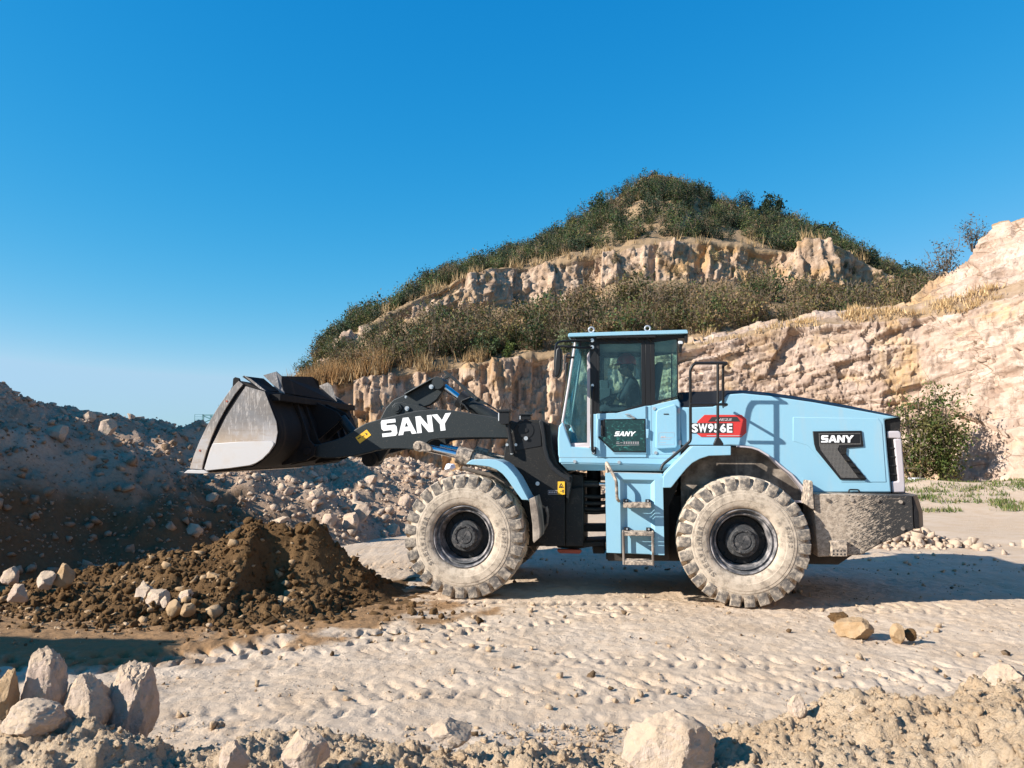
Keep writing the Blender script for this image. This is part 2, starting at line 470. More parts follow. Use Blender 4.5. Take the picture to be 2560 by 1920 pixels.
def earth_mat(name, c1, c2, c3, bump=0.8, s=1.0):
    b = NB(name)
    a = b.noise(1.3 * s, 6, 0.65); f = b.noise(16.0 * s, 7, 0.72)
    c = b.mix(b.ramp(a, 0.35, 0.68), c1, c2)
    c = b.mix(b.math('MULTIPLY', b.ramp(f, 0.48, 0.72), 0.7), c, c3)
    k = b.attr("soil")
    k = b.ramp(b.math('ADD', k, b.math('MULTIPLY', b.math('SUBTRACT', a, 0.5), 0.8)), 0.3, 0.7)
    c = b.mix(k, c, b.mix(f, (0.075, 0.040, 0.018), (0.22, 0.135, 0.072)))
    b.base(c); b.set("Roughness", 0.97); b.set("Specular IOR Level", 0.1)
    b.bump(b.math('ADD', b.noise(11.0 * s, 8, 0.75), b.math('MULTIPLY', b.noise(48.0 * s, 4, 0.7), 0.4)), bump, 0.05)
    return b.m
M['rubble'] = earth_mat('rubble_earth', (0.37, 0.25, 0.168), (0.46, 0.33, 0.235), (0.22, 0.14, 0.088))
M['brown'] = earth_mat('damp_soil', (0.115, 0.064, 0.028), (0.165, 0.097, 0.045), (0.07, 0.038, 0.017))
M['berm'] = earth_mat('crumbly_earth', (0.585, 0.415, 0.262), (0.65, 0.49, 0.335), (0.44, 0.295, 0.17), 0.9, 2.0)

def stone_mat(name, c1, c2, c3, scale=3.0, dust=0.85):
    b = NB(name)
    rnd = b.n("ShaderNodeObjectInfo").outputs["Random"]
    a = b.noise(scale, 6, 0.65); f = b.noise(scale * 7, 6, 0.75)
    c = b.mix(b.ramp(a, 0.35, 0.7), c1, c2)
    c = b.mix(b.math('MULTIPLY', b.ramp(f, 0.5, 0.72), 0.45), c, c3)
    c = b.mix(b.math('MULTIPLY', rnd, 0.25), c, c2)
    crust = b.math('MULTIPLY', b.ramp(b.math('ADD', b.math('MULTIPLY', b.nz(), 0.35), b.noise(scale * 1.6, 7, 0.75)), 0.52, 0.66), dust)   # dried soil clinging to it
    c = b.mix(crust, c, b.mix(f, (0.40, 0.285, 0.185), (0.52, 0.395, 0.28)))
    b.base(c); b.set("Roughness", 0.93); b.set("Specular IOR Level", 0.2)
    b.bump(b.math('ADD', b.math('ADD', b.noise(scale * 3, 9, 0.78), b.math('MULTIPLY', b.noise(scale * 18, 4, 0.7), 0.35)), b.math('MULTIPLY', crust, 0.5)), 0.65, 0.03)
    return b.m
M['stone'] = stone_mat('pale_stone', (0.455, 0.345, 0.262), (0.54, 0.43, 0.345), (0.35, 0.245, 0.17))
M['stone_pink'] = stone_mat('pinkish_stone', (0.43, 0.315, 0.243), (0.51, 0.40, 0.325), (0.35, 0.235, 0.16), 4.0)
M['stone_brown'] = stone_mat('brown_stone', (0.34, 0.215, 0.11), (0.42, 0.29, 0.17), (0.23, 0.14, 0.07), 5.0, 0.1)

def cliff_mat(name, c_a, c_b, c_och, och, dark, js):
    b = NB(name)
    u = b.noise((0.16, 0.16, 0.22), 5, 0.6, dist=0.6)
    m = b.noise((0.8, 0.8, 0.8), 7, 0.68)
    f = b.noise((5.0, 5.0, 5.0), 6, 0.72)
    c = b.mix(b.ramp(m, 0.35, 0.68), c_a, c_b)
    oc = b.ramp(b.math('ADD', u, b.math('MULTIPLY', b.math('SUBTRACT', m, 0.5), 0.5)), 0.60 - och * 0.2, 0.72 - och * 0.1)
    c = b.mix(b.math('MULTIPLY', oc, 0.75), c, c_och)
    st = b.ramp(b.noise((2.2, 2.2, 0.13), 6, 0.75, dist=0.2), 0.50, 0.68)        # water stains running down
    stm = b.ramp(b.noise((0.22, 0.22, 0.22), 3, 0.6, loc=(9, 4, 2)), 0.38, 0.58)
    c = b.mix(b.math('MULTIPLY', b.math('MULTIPLY', st, stm), dark), c, (0.20, 0.145, 0.11))
    c = b.mix(b.math('MULTIPLY', b.ramp(f, 0.5, 0.74), 0.5), c, tuple(x * 0.62 for x in c_a))
    wx = b.mix(0.22, b.co, b.n("ShaderNodeTexNoise", {"Vector": b.co, "Scale": 0.9, "Detail": 4}).outputs["Color"], 'ADD')
    for (sc_, wd_, lo_, amt_) in ((js[0], 0.020, 0.46, 0.8), (js[1], 0.040, 0.48, 0.75), (js[2], 0.065, 0.49, 0.65)):   # open joints: soil stain plus crack shadow painted dark
        cr = b.ramp(b.voro(sc_, 'DISTANCE_TO_EDGE', wx), wd_, 0.0)
        crm = b.ramp(b.noise((0.5, 0.5, 0.5), 4, 0.7, loc=(3 + wd_ * 90, 7, 1)), lo_, lo_ + 0.14)
        c = b.mix(b.math('MULTIPLY', b.math('MULTIPLY', cr, crm), amt_), c, (0.12, 0.075, 0.045))
    tint = b.n("ShaderNodeTexVoronoi", {"Vector": b.mp(js[1], wx), "Scale": 1.0}, feature='F1').outputs["Color"]
    c = b.mix(0.26, c, b.n("ShaderNodeSeparateColor", {"Color": tint}).outputs[0], 'SOFT_LIGHT')
    s = b.attr("soil")
    s = b.ramp(b.math('ADD', s, b.math('MULTIPLY', b.math('SUBTRACT', m, 0.5), 0.7)), 0.35, 0.65)
    c = b.mix(s, c, b.mix(f, (0.21, 0.135, 0.075), (0.34, 0.235, 0.14)))
    b.base(c); b.set("Roughness", 0.95); b.set("Specular IOR Level", 0.1)
    wz = b.mix(0.12, b.co, b.n("ShaderNodeTexNoise", {"Vector": b.co, "Scale": 1.3, "Detail": 3}).outputs["Color"], 'ADD')
    v1 = b.n("ShaderNodeTexVoronoi", {"Vector": b.mp((1.9, 1.9, 1.3), wz), "Scale": 1.0}, feature='F1', distance='CHEBYCHEV').outputs["Color"]
    v2 = b.n("ShaderNodeTexVoronoi", {"Vector": b.mp((4.6, 4.6, 3.6), wz), "Scale": 1.0}, feature='F1', distance='CHEBYCHEV').outputs["Color"]
    h = b.math('ADD', b.math('MULTIPLY', b.n("ShaderNodeSeparateColor", {"Color": v1}).outputs[0], 0.55), b.math('MULTIPLY', b.n("ShaderNodeSeparateColor", {"Color": v2}).outputs[0], 0.3))
    h = b.math('ADD', h, b.math('MULTIPLY', b.noise((6.0, 6.0, 5.0), 6, 0.75), 0.35))
    b.bump(h, 0.7, 0.07)
    return b.m
M['hill'] = cliff_mat('quarried_hill', (0.345, 0.232, 0.155), (0.455, 0.33, 0.24), (0.38, 0.22, 0.085), 0.6, 0.95, ((0.85, 0.85, 0.33), (1.9, 1.9, 0.9), (4.2, 4.2, 2.6)))
M['cliff'] = cliff_mat('quarry_face', (0.365, 0.26, 0.197), (0.465, 0.36, 0.293), (0.42, 0.262, 0.112), 0.58, 1.0, ((0.28, 0.28, 0.75), (0.9, 0.9, 2.0), (2.6, 2.6, 4.8)))

# ------------------------------------------------------------------ ground: one sheet out to the horizon
def axis(a, b_, step, lo, hi, g=1.07):
    c = list(np.arange(a, b_ + 1e-6, step)); d = step; x = a
    left = []
    while x > lo: d *= g; x -= d; left.append(x)
    d = step; x = c[-1]; right = []
    while x < hi: d *= g; x += d; right.append(x)
    return np.array(left[::-1] + c + right)
TRACKS = [  # start, heading (degrees from +X), length, depth, lug pitch, half width
    (LW(XF - 0.1, -1.07, 0)[:2], 180 - 9.0, 3.2, 0.040, 0.19, 0.27),
    (LW(XF - 0.1, 1.07, 0)[:2], 180 - 9.0, 3.0, 0.035, 0.19, 0.27),
    (LW(XR - 0.6, -1.52, 0)[:2], 180 - 8.0, 6.5, 0.020, 0.19, 0.20),
    (np.array([-4.6, 6.75]), 23.0, 6.8, 0.030, 0.20, 0.24),
    (np.array([-5.2, 7.05]), 14.0, 3.4, 0.055, 0.24, 0.22),
    (np.array([-3.2, 5.55]), 11.0, 10.0, 0.013, 0.22, 0.26),
    (np.array([-3.6, 8.15]), 8.0, 3.6, 0.020, 0.20, 0.24),
    (np.array([-2.4, 7.2]), 16.0, 3.2, 0.018, 0.19, 0.22),
    (np.array([-1.5, 6.35]), 3.0, 9.0, 0.014, 0.21, 0.24),
    (np.array([0.2, 7.3]), -4.0, 8.0, 0.015, 0.21, 0.22),
    (LW(XR + 0.4, -1.07, 0)[:2], -9.0, 9.0, 0.012, 0.19, 0.27),
]
def ground_z(X, Y, detail=True):
    P = np.stack([X, Y, np.zeros_like(X)], 1)
    z = 0.035 * fbm(P * 0.35, 3) + 0.0
    far = sstep(20, 45, Y)
    z = z * (1 + 3 * far) + 0.10 * far
    z += 0.55 * np.exp(-((Y - 30) / 4.5) ** 2) * sstep(9, 17, X) * (1 + 0.5 * noise(P * 0.4))
    if detail:
        near = 1 - sstep(14, 24, Y)
        z += near * (0.014 * fbm(P * 2.3, 4) + 0.010 * fbm(P * 9, 4, gain=0.6))
        cl = fbm(P * 4.5, 3, billow=True)
        z += near * 0.030 * np.maximum(0, cl - 0.62) * sstep(-0.1, 0.3, noise(P * 0.8))
        for (s0, ang, ln, dep, pitch, hw) in TRACKS:
            a = math.radians(ang); t = (X - s0[0]) * math.cos(a) + (Y - s0[1]) * math.sin(a); q = -(X - s0[0]) * math.sin(a) + (Y - s0[1]) * math.cos(a)
            wob = 0.05 * noise(np.stack([t * 0.8, np.full_like(t, ang), t * 0], 1))
            q = q + wob
            m = sstep(0, 0.3, t) * (1 - sstep(ln - 0.6, ln, t)) * (1 - sstep(hw - 0.04, hw + 0.03, np.abs(q)))
            side = np.where(q > 0, 0.5, 0.0)
            ph = (t / pitch + side + np.abs(q) * 1.6) % 1.0
            lug = sstep(0.03, 0.11, ph) * (1 - sstep(0.30, 0.40, ph)) * sstep(0.02, 0.05, np.abs(q))
            keep = sstep(-0.25, 0.10, noise(np.stack([X * 1.3, Y * 1.3, X * 0 + ang], 1)))
            z += m * (-0.25 * dep - 1.5 * dep * lug * keep)
            ridge = np.exp(-((np.abs(q) - hw - 0.07) / 0.05) ** 2) * sstep(0, 0.4, t) * (1 - sstep(ln - 0.6, ln, t))
            z += 0.45 * dep * ridge * (0.7 + noise(P * 7))
        flat = np.zeros_like(X)
    return z
gx = axis(-6.4, 7.2, 0.019, -2500, 2500, 1.09); gy = axis(4.6, 11.0, 0.019, -40, 3500, 1.06)
GX, GY = np.meshgrid(gx, gy)
gz = ground_z(GX.ravel(), GY.ravel())
# damp soil spilled round the dirt pile
_c = WG(640, 1430)
P = np.stack([GX.ravel(), GY.ravel(), gz * 0], 1)
dd = np.sqrt(((P[:, 0] + 4.5) / 2.9) ** 2 + ((P[:, 1] - 9.7) / 1.7) ** 2)
soil = sstep(1.75, 0.85, dd + 0.35 * fbm(P * 1.5, 3))
soil = np.maximum(soil, 0.75 * sstep(-1.0, -4.6, P[:, 0] + 0.4 * (P[:, 1] - 8.3)) * sstep(6.4, 7.4, P[:, 1]))  # floor also browner toward the far left
g = obj_np("ground", np.stack([GX.ravel(), GY.ravel(), gz], 1), grid_faces(len(gy), len(gx)), M['ground'], True, {"soil": soil})
tag(g, "pale dusty quarry floor pressed with tyre tracks", "ground", kind="structure")

# ------------------------------------------------------------------ stones: shapes and scatter
def icos(sub):
    bm = bmesh.new(); bmesh.ops.create_icosphere(bm, subdivisions=sub, radius=1.0)
    V = np.array([v.co[:] for v in bm.verts]); F = np.array([[v.index for v in f.verts] for f in bm.faces]); bm.free(); return V, F
ICO = {s: icos(s) for s in (1, 2, 3, 4, 5)}
def rock_shape(seed, sub=3, planes=9, lo=0.55, rough=0.05, squash=(1, 1, 1), coat=0.0, cut=1.0):
    R = np.random.RandomState(seed); V, F = ICO[sub]; V = V.copy()
    for n, d in (((-0.40, -0.87, 0.28), 0.50), ((-0.72, -0.55, 0.42), 0.56), ((0.90, -0.32, 0.28), 0.88), ((-0.2, -0.25, 0.95), 0.66)):    # three big broken faces
        n = np.array(n) + R.normal(0, 0.16, 3); n /= np.linalg.norm(n); ex = np.maximum(0, V @ n - d * cut * R.uniform(0.9, 1.1)); V -= ex[:, None] * n
    for _ in range(planes):
        n = R.normal(size=3); n /= np.linalg.norm(n); d = R.uniform(lo, 0.9)
        ex = np.maximum(0, V @ n - d); V -= ex[:, None] * n
    V *= 1 + rough * fbm(V * 2.2 + seed * 3.1, 3)[:, None] + rough * 0.5 * fbm(V * 7 + seed, 3)[:, None]
    if coat:      # crumbly soil stuck on the upper parts
        k = sstep(0.0, 0.55, V[:, 2] * 0.7 + 0.5 * noise(V * 1.8 + seed * 1.7)) * coat
        V *= 1 + (k * (0.06 * (fbm(V * 5.5 + seed, 4, billow=True, gain=0.65) - 0.4)))[:, None]
    V *= np.array(squash)
    return V, F
def hull_shape(seed, n, squash, jitter=0.0):
    """broken stone: convex hull of a few random points"""
    R = np.random.RandomState(seed); bm = bmesh.new()
    p = R.normal(size=(n, 3)); p /= np.linalg.norm(p, axis=1)[:, None]; p *= R.uniform(0.72, 1.05, (n, 1)) * np.array(squash)
    for q in p: bm.verts.new(q)
    bmesh.ops.convex_hull(bm, input=bm.verts)
    for v in [v for v in bm.verts if not v.link_faces]: bm.verts.remove(v)
    bmesh.ops.recalc_face_normals(bm, faces=bm.faces); bmesh.ops.triangulate(bm, faces=bm.faces)
    if jitter:
        bmesh.ops.subdivide_edges(bm, edges=bm.edges, cuts=1, use_grid_fill=True); bmesh.ops.triangulate(bm, faces=bm.faces)
        for v in bm.verts: v.co *= 1 + R.normal() * jitter
    bm.verts.index_update()
    V = np.array([v.co[:] for v in bm.verts]); F = np.array([[v.index for v in f.verts] for f in bm.faces]); bm.free(); return V, F
SMALL = [hull_shape(900 + i, 11 + i % 5, (1, 0.82, 0.66)) for i in range(12)]
TINY = [hull_shape(950 + i, 9, (1, 0.9, 0.7)) for i in range(6)]
CLOD = [hull_shape(970 + i, 14, (1, 0.95, 0.85), 0.12) for i in range(8)]
def rot_rand(R, tilt=0.6):
    a = R.uniform(0, 6.283); t = R.normal(0, tilt); bb = R.uniform(0, 6.283)
    return np.array(Matrix.Rotation(bb, 3, 'Z') @ Matrix.Rotation(t, 3, 'X') @ Matrix.Rotation(a, 3, 'Z'))
def scatter(name, pts, sizes, shapes, mat, label, cat, seed=1, sink=0.25, kind="stuff", attrs=None, smooth=False):
    R = np.random.RandomState(seed); Vs = []; Fs = []; o = 0; at = []
    for i, (p, s) in enumerate(zip(pts, sizes)):
        V, F = shapes[R.randint(len(shapes))]
        v = (V * s * R.uniform(0.8, 1.2, 3)) @ rot_rand(R).T + p + (0, 0, s * (0.5 - sink))
        Vs.append(v); Fs.append(F + o); o += len(v)
        if attrs is not None: at.append(np.full(len(v), attrs[i]))
    ob = obj_np(name, np.concatenate(Vs), np.concatenate(Fs), mat, smooth, {"soil": np.concatenate(at)} if attrs is not None else None)
    return tag(ob, label, cat, kind=kind)

# ------------------------------------------------------------------ rubble bank on the left
BA = np.array([-7.3, 11.0]); BT = np.array([0.625, 0.781]); BN = np.array([-0.781, 0.625])
BS = [-14, -9, -4, 0, 2.37, 4.06, 5.5, 7.3, 12.6, 14.7, 18.5, 22]
BH = [3.0, 5.0, 5.4, 4.5, 3.12, 2.8, 2.66, 2.1, 1.6, 1.2, 0.85, 0.2]
def bank_base(s, d):
    H = np.interp(s, BS, BH)
    k = d / 7.5
    up = np.clip(1.95 * k - 0.95 * k * k, -0.3, 1.0)
    up = np.where(k > 1, 1.0 - 0.25 * sstep(1, 2.8, k), up)
    return H * up - 0.25 * sstep(0.1, -0.8, d)
def bank_z(s, d):
    P = np.stack([s, d, np.zeros_like(s)], 1)
    toe = 0.6 * noise(P * (0.45, 0, 0) + 3.3)
    z = bank_base(s, d - toe)
    amp = sstep(-0.4, 1.2, d)
    z += amp * (0.34 * fbm(P * 0.55 + 9, 4) + 0.16 * (fbm(P * 2.2 + 4, 4, billow=True) - 0.5) + 0.07 * (fbm(P * 7.0, 3, billow=True) - 0.5))
    # hollows that fold the lit part
    z += amp * 0.35 * np.maximum(0, noise(P * (0.5, 0.12, 1) + 21)) * sstep(6, 9, s)
    return z
bs = np.arange(-6, 22, 0.075); bd = np.concatenate([np.arange(-0.9, 9, 0.075), np.arange(9.2, 26, 0.5)])
S_, D_ = np.meshgrid(bs, bd)
zz = bank_z(S_.ravel(), D_.ravel()); zz[D_.ravel() > 22] = -0.5
bx = BA[0] + S_.ravel() * BT[0] + D_.ravel() * BN[0]; by = BA[1] + S_.ravel() * BT[1] + D_.ravel() * BN[1]
lowleft = 1.0 * sstep(10.0, 1.0, S_.ravel()) * sstep(2.5, 0.4, zz + 0.5 * noise(np.stack([S_.ravel() * 0.4, D_.ravel() * 0.4, zz * 0], 1)))
bank = obj_np("rubble_bank", np.stack([bx, by, zz], 1), grid_faces(len(bd), len(bs)), M['rubble'], True, {"soil": 1.0 * lowleft})
tag(bank, "long bank of broken rubble and earth behind the loader bucket", "rubble bank", kind="structure")
def bank_pt(s, d):
    s = np.atleast_1d(np.asarray(s, float)); d = np.atleast_1d(np.asarray(d, float)); z = bank_z(s, d)
    return np.stack([BA[0] + s * BT[0] + d * BN[0], BA[1] + s * BT[1] + d * BN[1], z], 1)
# the high end of the bank, left of the picture, that throws the shade over the left side
hx = np.arange(-24, -6.0, 0.2); hy = np.arange(0.5, 22, 0.2); HX, HY = np.meshgrid(hx, hy)
P = np.stack([HX.ravel(), HY.ravel(), HX.ravel() * 0], 1)
def hump(cx, cy, rx_, ry_, h): return h * np.clip(1.3 - 1.3 * np.sqrt(((P[:, 0] - cx) / rx_) ** 2 + ((P[:, 1] - cy) / ry_) ** 2), -0.1, 1.0)
hz = np.maximum(hump(-12.2, 4.6, 4.2, 3.2, 4.5), hump(-17.2, 15.6, 5.2, 5.6, 8.6))
hz = hz + sstep(0.0, 0.6, hz) * (0.45 * fbm(P * 0.6, 4) + 0.5 * (fbm(P * 1.3, 4, billow=True) - 0.5))
o = obj_np("rubble_hump", np.stack([P[:, 0], P[:, 1], hz], 1), grid_faces(len(hy), len(hx)), M['rubble'], True, {"soil": 0.3 + 0 * hz})
tag(o, "high end of the rubble bank beyond the left edge", "rubble bank", kind="structure")

R = np.random.RandomState(3)
n = 15000
s = R.uniform(-1, 20, n); d = R.uniform(-0.3, 8.5, n) ** 1.0
size = np.minimum(0.17, 0.024 * (1 - R.rand(n)) ** -0.55) * np.where(s > 5, 1.0, 0.8)
p = bank_pt(s, d)
lit = (s > 5.0) | (p[:, 2] > 2.4)  # sunlit part gets pale stones, shaded part darker soil-coated ones
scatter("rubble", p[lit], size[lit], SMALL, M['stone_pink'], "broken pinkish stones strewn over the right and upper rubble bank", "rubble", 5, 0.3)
scatter("rubble", p[~lit], size[~lit], SMALL, M['rubble'], "soil covered stones tinted darker for shade, low left part of the rubble bank", "rubble", 6, 0.3, attrs=np.where(R.rand((~lit).sum()) < 0.4, 0.05, 0.45))

# ------------------------------------------------------------------ dark brown soil pile in front of the bucket
ridge_px = [(60, 1450), (180, 1440), (300, 1420), (407, 1380), (529, 1356), (590, 1327), (629, 1299), (671, 1303), (732, 1313), (785, 1301), (826, 1333), (854, 1370), (890, 1408), (925, 1436), (955, 1462), (1000, 1480)]
RDG = 10.3
rx = [W(u, v, RDG)[0] for u, v in ridge_px]; rz = [max(0.0, W(u, v, RDG)[2]) for u, v in ridge_px]
def pile_z(X, Y):
    P = np.stack([X, Y, X * 0], 1)
    H = np.interp(X, rx, rz, left=0, right=0)
    wob = 0.25 * noise(P * (0.8, 0, 0))
    y = Y - 10.35 + wob
    fr = np.clip(1 + y / np.interp(X, [-6.6, -4.5, -3.32, -3.12, -2.2, -1.4], [1.05, 1.65, 1.7, 0.62, 0.55, 0.9]), -0.3, 1); bk = np.clip(1 - (y - 0.1) / 1.2, -0.3, 1)
    z = H * np.minimum(np.where(y < 0, np.sign(fr) * np.abs(fr) ** 1.15, 1), np.where(y > 0.1, bk, 1))
    # dug step right of the crest: the bucket has bitten the pile there
    bite = sstep(-3.36, -3.22, X + 0.05 * noise(P * 4)) * sstep(-2.0, -2.6, X) * sstep(0.02, -0.45, y) * sstep(-1.35, -0.7, y)
    z -= bite * 0.10
    z = np.maximum(z, 0.13 * sstep(-1.9, -1.2, y) * sstep(-1.7, -2.3, X) * sstep(-3.6, -3.2, X) * sstep(0.3, -0.2, y))
    z += sstep(-0.02, 0.12, z) * (0.10 * fbm(P * 2.2, 3) + 0.075 * (fbm(P * 5.5, 4, billow=True) - 0.45) + 0.045 * (fbm(P * 13, 4, billow=True, gain=0.65) - 0.5))
    return z - 0.03
px_ = np.arange(-7.2, -1.1, 0.028); py_ = np.arange(8.0, 12.0, 0.028); PX, PY = np.meshgrid(px_, py_)
pz = pile_z(PX.ravel(), PY.ravel())
o = obj_np("dirt_pile", np.stack([PX.ravel(), PY.ravel(), pz], 1), grid_faces(len(py_), len(px_)), M['brown'], True, {"soil": np.full(pz.size, 0.25)})
tag(o, "dark brown heap of damp soil in front of the loader bucket", "dirt pile")
n = 7500
x = R.uniform(-6.9, -1.75, n); y = R.uniform(8.55, 11.4, n); z = pile_z(x, y); sp = 0.30 + 0 * z
k = z > -0.02
x2 = R.normal(-3.7, 1.2, 1800); y2 = R.normal(9.15, 0.35, 1800)
pts = np.concatenate([np.stack([x, y, z], 1)[k], np.stack([x2, y2, np.zeros(1800)], 1)])
scatter("clods", pts, np.minimum(0.075, 0.012 * (1 - R.rand(len(pts))) ** -0.55), CLOD, M['brown'], "small dark clods crumbled over and around the soil heap", "clods", 8, 0.3, attrs=np.full(len(pts), 0.3))

n = 190
x = R.uniform(-7.0, -2.2, n) - 0.6 * R.rand(n); y = R.uniform(8.75, 10.2, n); z = np.maximum(0, pile_z(x, y))
scatter("rubble", np.stack([x, y, z], 1), np.minimum(0.13, 0.03 * (1 - R.rand(n)) ** -0.5), SMALL, M['stone_brown'], "tan stones mixed into the front and left of the soil heap", "rubble", 12, 0.35)

# ------------------------------------------------------------------ crumbly berm in the foreground
bpx = [-200, 0, 300, 480, 600, 760, 900, 1000, 1150, 1300, 1400, 1500, 1600, 1700, 1900, 2100, 2300, 2560, 2800]
bpy_ = [1760, 1768, 1775, 1822, 1822, 1812, 1795, 1800, 1798, 1800, 1830, 1864, 1864, 1808, 1776, 1735, 1700, 1662, 1640]
BD = 4.35
bX = [W(u, v, BD)[0] for u, v in zip(bpx, bpy_)]; bZ = [W(u, v, BD)[2] for u, v in zip(bpx, bpy_)]
def berm_z(X, Y):
    P = np.stack([X, Y, X * 0], 1)
    H = np.interp(X / Y * BD, bX, bZ)
    wob = 0.22 * noise(P * (1.3, 0, 0) + 5)
    rise = sstep(5.25, 4.25, Y + wob)
    back = 1 - 0.06 * sstep(4.2, 2.4, Y)
    z = (H + 0.02) * rise * back - 0.03
    a = sstep(0.0, 0.5, rise)
    z += a * (0.075 * fbm(P * 1.9 + 2, 3) + 0.075 * (fbm(P * 4.2, 5, billow=True, gain=0.6) - 0.6) + 0.040 * (fbm(P * 15, 4, billow=True, gain=0.7) - 0.6))
    # gully in the middle of the foreground
    z -= a * 0.14 * np.exp(-((X + 0.05 + 0.4 * (Y - 3.8)) / 0.35) ** 2)
    return z
fx = np.concatenate([np.arange(-6.0, -3.6, 0.03), np.arange(-3.6, 3.8, 0.0135), np.arange(3.8, 6.2, 0.03)]); fy = np.concatenate([np.arange(2.0, 3.0, 0.03), np.arange(3.0, 5.5, 0.0135)]); FX_, FY_ = np.meshgrid(fx, fy)
fz = berm_z(FX_.ravel(), FY_.ravel())
o = obj_np("earth_berm", np.stack([FX_.ravel(), FY_.ravel(), fz], 1), grid_faces(len(fy), len(fx)), M['berm'], True, {"soil": np.zeros(fz.size)})
tag(o, "crumbly pale earth berm along the front edge of the quarry floor", "berm", kind="structure")
n = 11000
x = R.uniform(-3.4, 3.6, n); y = R.uniform(3.1, 5.6, n); z = berm_z(x, y)
pts = np.stack([x, y, np.maximum(z, 0.0)], 1)
scatter("crumbs", pts, np.minimum(0.032, 0.0055 * (1 - R.rand(n)) ** -0.48), CLOD + SMALL[:3], M['berm'], "pale crumbs and pebbles strewn over the front berm", "gravel", 9, 0.3, attrs=np.zeros(n))

# grit and pebbles on the floor
n = 7000
x = R.uniform(-6.5, 8.5, n); y = 4.8 + 9.5 * R.rand(n) ** 1.3
clump = noise(np.stack([x * 0.7, y * 1.5, x * 0], 1)) + 0.35 * R.rand(n)
k = clump > 0.12
x, y = x[k], y[k]
pts = np.stack([x, y, ground_z(x, y)], 1)
scatter("grit", pts, np.minimum(0.055, 0.0065 * (1 - R.rand(len(x))) ** -0.6), TINY, M['berm'], "small grit and pebbles loose on the quarry floor", "gravel", 10, 0.2, attrs=np.where(R.rand(len(x)) < 0.16, 0.6, 0.0))

# ------------------------------------------------------------------ hill and quarry faces
_hr = np.random.RandomState(55).rand(512, 4)
def blocks(u, v, bw, bh, seed):
    """jointed rock: beds of uneven thickness broken into blocks, each block set in or out and a little askew"""
    vv = v / bh + 0.45 * noise(np.stack([u * 0.12 / bw, v * 0.5 / bh, u * 0 + seed], 1)) + 0.05 * noise(np.stack([u * 1.4 / bw, v * 1.4 / bh, u * 0 + seed + 5], 1))
    l = np.floor(vv).astype(np.int64); h = _hr[_perm[(l + seed * 13) & 511]]
    uu = u / bw * (0.55 + 0.9 * h[:, 0]) + 17 * h[:, 1] + 0.08 * noise(np.stack([u * 1.5 / bw, v * 1.5 / bh, u * 0 + seed + 9], 1)) + 0.25 * (vv - l) * (h[:, 2] - 0.5)
    b_ = np.floor(uu).astype(np.int64); r = _hr[_perm[(_perm[(l + seed * 13) & 511] + b_) & 511]]
    return (r[:, 0] - 0.5) + 0.45 * (uu - b_ - 0.5) * (r[:, 1] - 0.5) * 2 + 0.45 * (vv - l - 0.5) * (r[:, 2] - 0.5) * 2
def sheet(px, lines, rows, bands, seed, steps, joints=(), upright=False, dip=0.0):
    """surface through a stack of crest lines seen at their own distances; bands: (rock amount, soil) at every line"""
    n = len(px); pts = []
    for (uu, vv, dd_) in lines:
        v = np.interp(px, uu, vv); D = np.interp(px, dd_[0], dd_[1])
        pts.append(np.stack([W(a, c, e) for a, c, e in zip(px, v, D)]))
    G = []; rk = []; so = []; band = []
    for i in range(len(lines) - 1):
        for j in range(rows[i] + (1 if i == len(lines) - 2 else 0)):
            t = j / rows[i]
            G.append(pts[i] * (1 - t) + pts[i + 1] * t)
            rk.append(bands[i][0]); so.append(bands[i][1]); band.append(i)
    G = np.array(G); nr = len(G)
    rk = np.array(rk, float); so = np.array(so, float)
    for a in (rk,):
        for _ in range(2): a[1:-1] = (a[:-2] + a[1:-1] + a[2:]) / 3
    du = np.gradient(G, axis=1); dv = np.gradient(G, axis=0)
    N = np.cross(du, dv); N /= np.linalg.norm(N, axis=2, keepdims=True) + 1e-9
    for _ in range(6):
        N[1:-1] = (N[:-2] + N[1:-1] + N[2:]) / 3; N[:, 1:-1] = (N[:, :-2] + N[:, 1:-1] + N[:, 2:]) / 3
    N /= np.linalg.norm(N, axis=2, keepdims=True)
    flip = N[:, :, 1] > 0; N[flip] *= -1
    arc = np.cumsum(np.linalg.norm(np.diff(G[0], axis=0, prepend=G[0][:1]), axis=1))
    U = np.broadcast_to(arc, (nr, n)).ravel(); Vv = G[:, :, 2].ravel()
    P3 = G.reshape(-1, 3)
    wu = U + 0.30 * noise(P3 * 0.35) ; wv = Vv + 0.25 * noise(P3 * 0.35 + 31)
    disp = np.zeros(len(U))
    for q, (cu, cv, amp) in enumerate(steps):
        r, off, f1, f2 = cells(np.stack([wu / cu, wv / cv + 0.25 * wu / cu], 1), seed + q)
        disp += amp * ((r[:, 0] - 0.5) + 0.9 * (off[:, 0] * (r[:, 1] - 0.5) * 2 + off[:, 1] * (r[:, 2] - 0.5) * 2))
    for q, (bw, bh, amp) in enumerate(joints):
        a_, b_ = (wv + 0.06 * wu, wu) if upright else (wu, wv + dip * wu)
        disp += amp * blocks(a_, b_, bw, bh, seed + 3 * q)
    disp += 0.32 * fbm(P3 * 0.16, 2) + 0.05 * fbm(P3 * 1.6, 3)
    rkw = np.broadcast_to(rk[:, None], (nr, n)).ravel()
    soft = 0.55 * fbm(P3 * 0.16 + 5, 4) + 0.10 * fbm(P3 * 1.1, 3)
    disp = disp * rkw + soft * (1 - rkw)
    edge = np.ones((nr, n)); edge[0] = 0.3
    Q = P3 + N.reshape(-1, 3) * (disp * edge.ravel())[:, None]
    soilw = np.broadcast_to(so[:, None], (nr, n)).ravel()
    return Q.reshape(nr, n, 3), soilw, np.array(band)
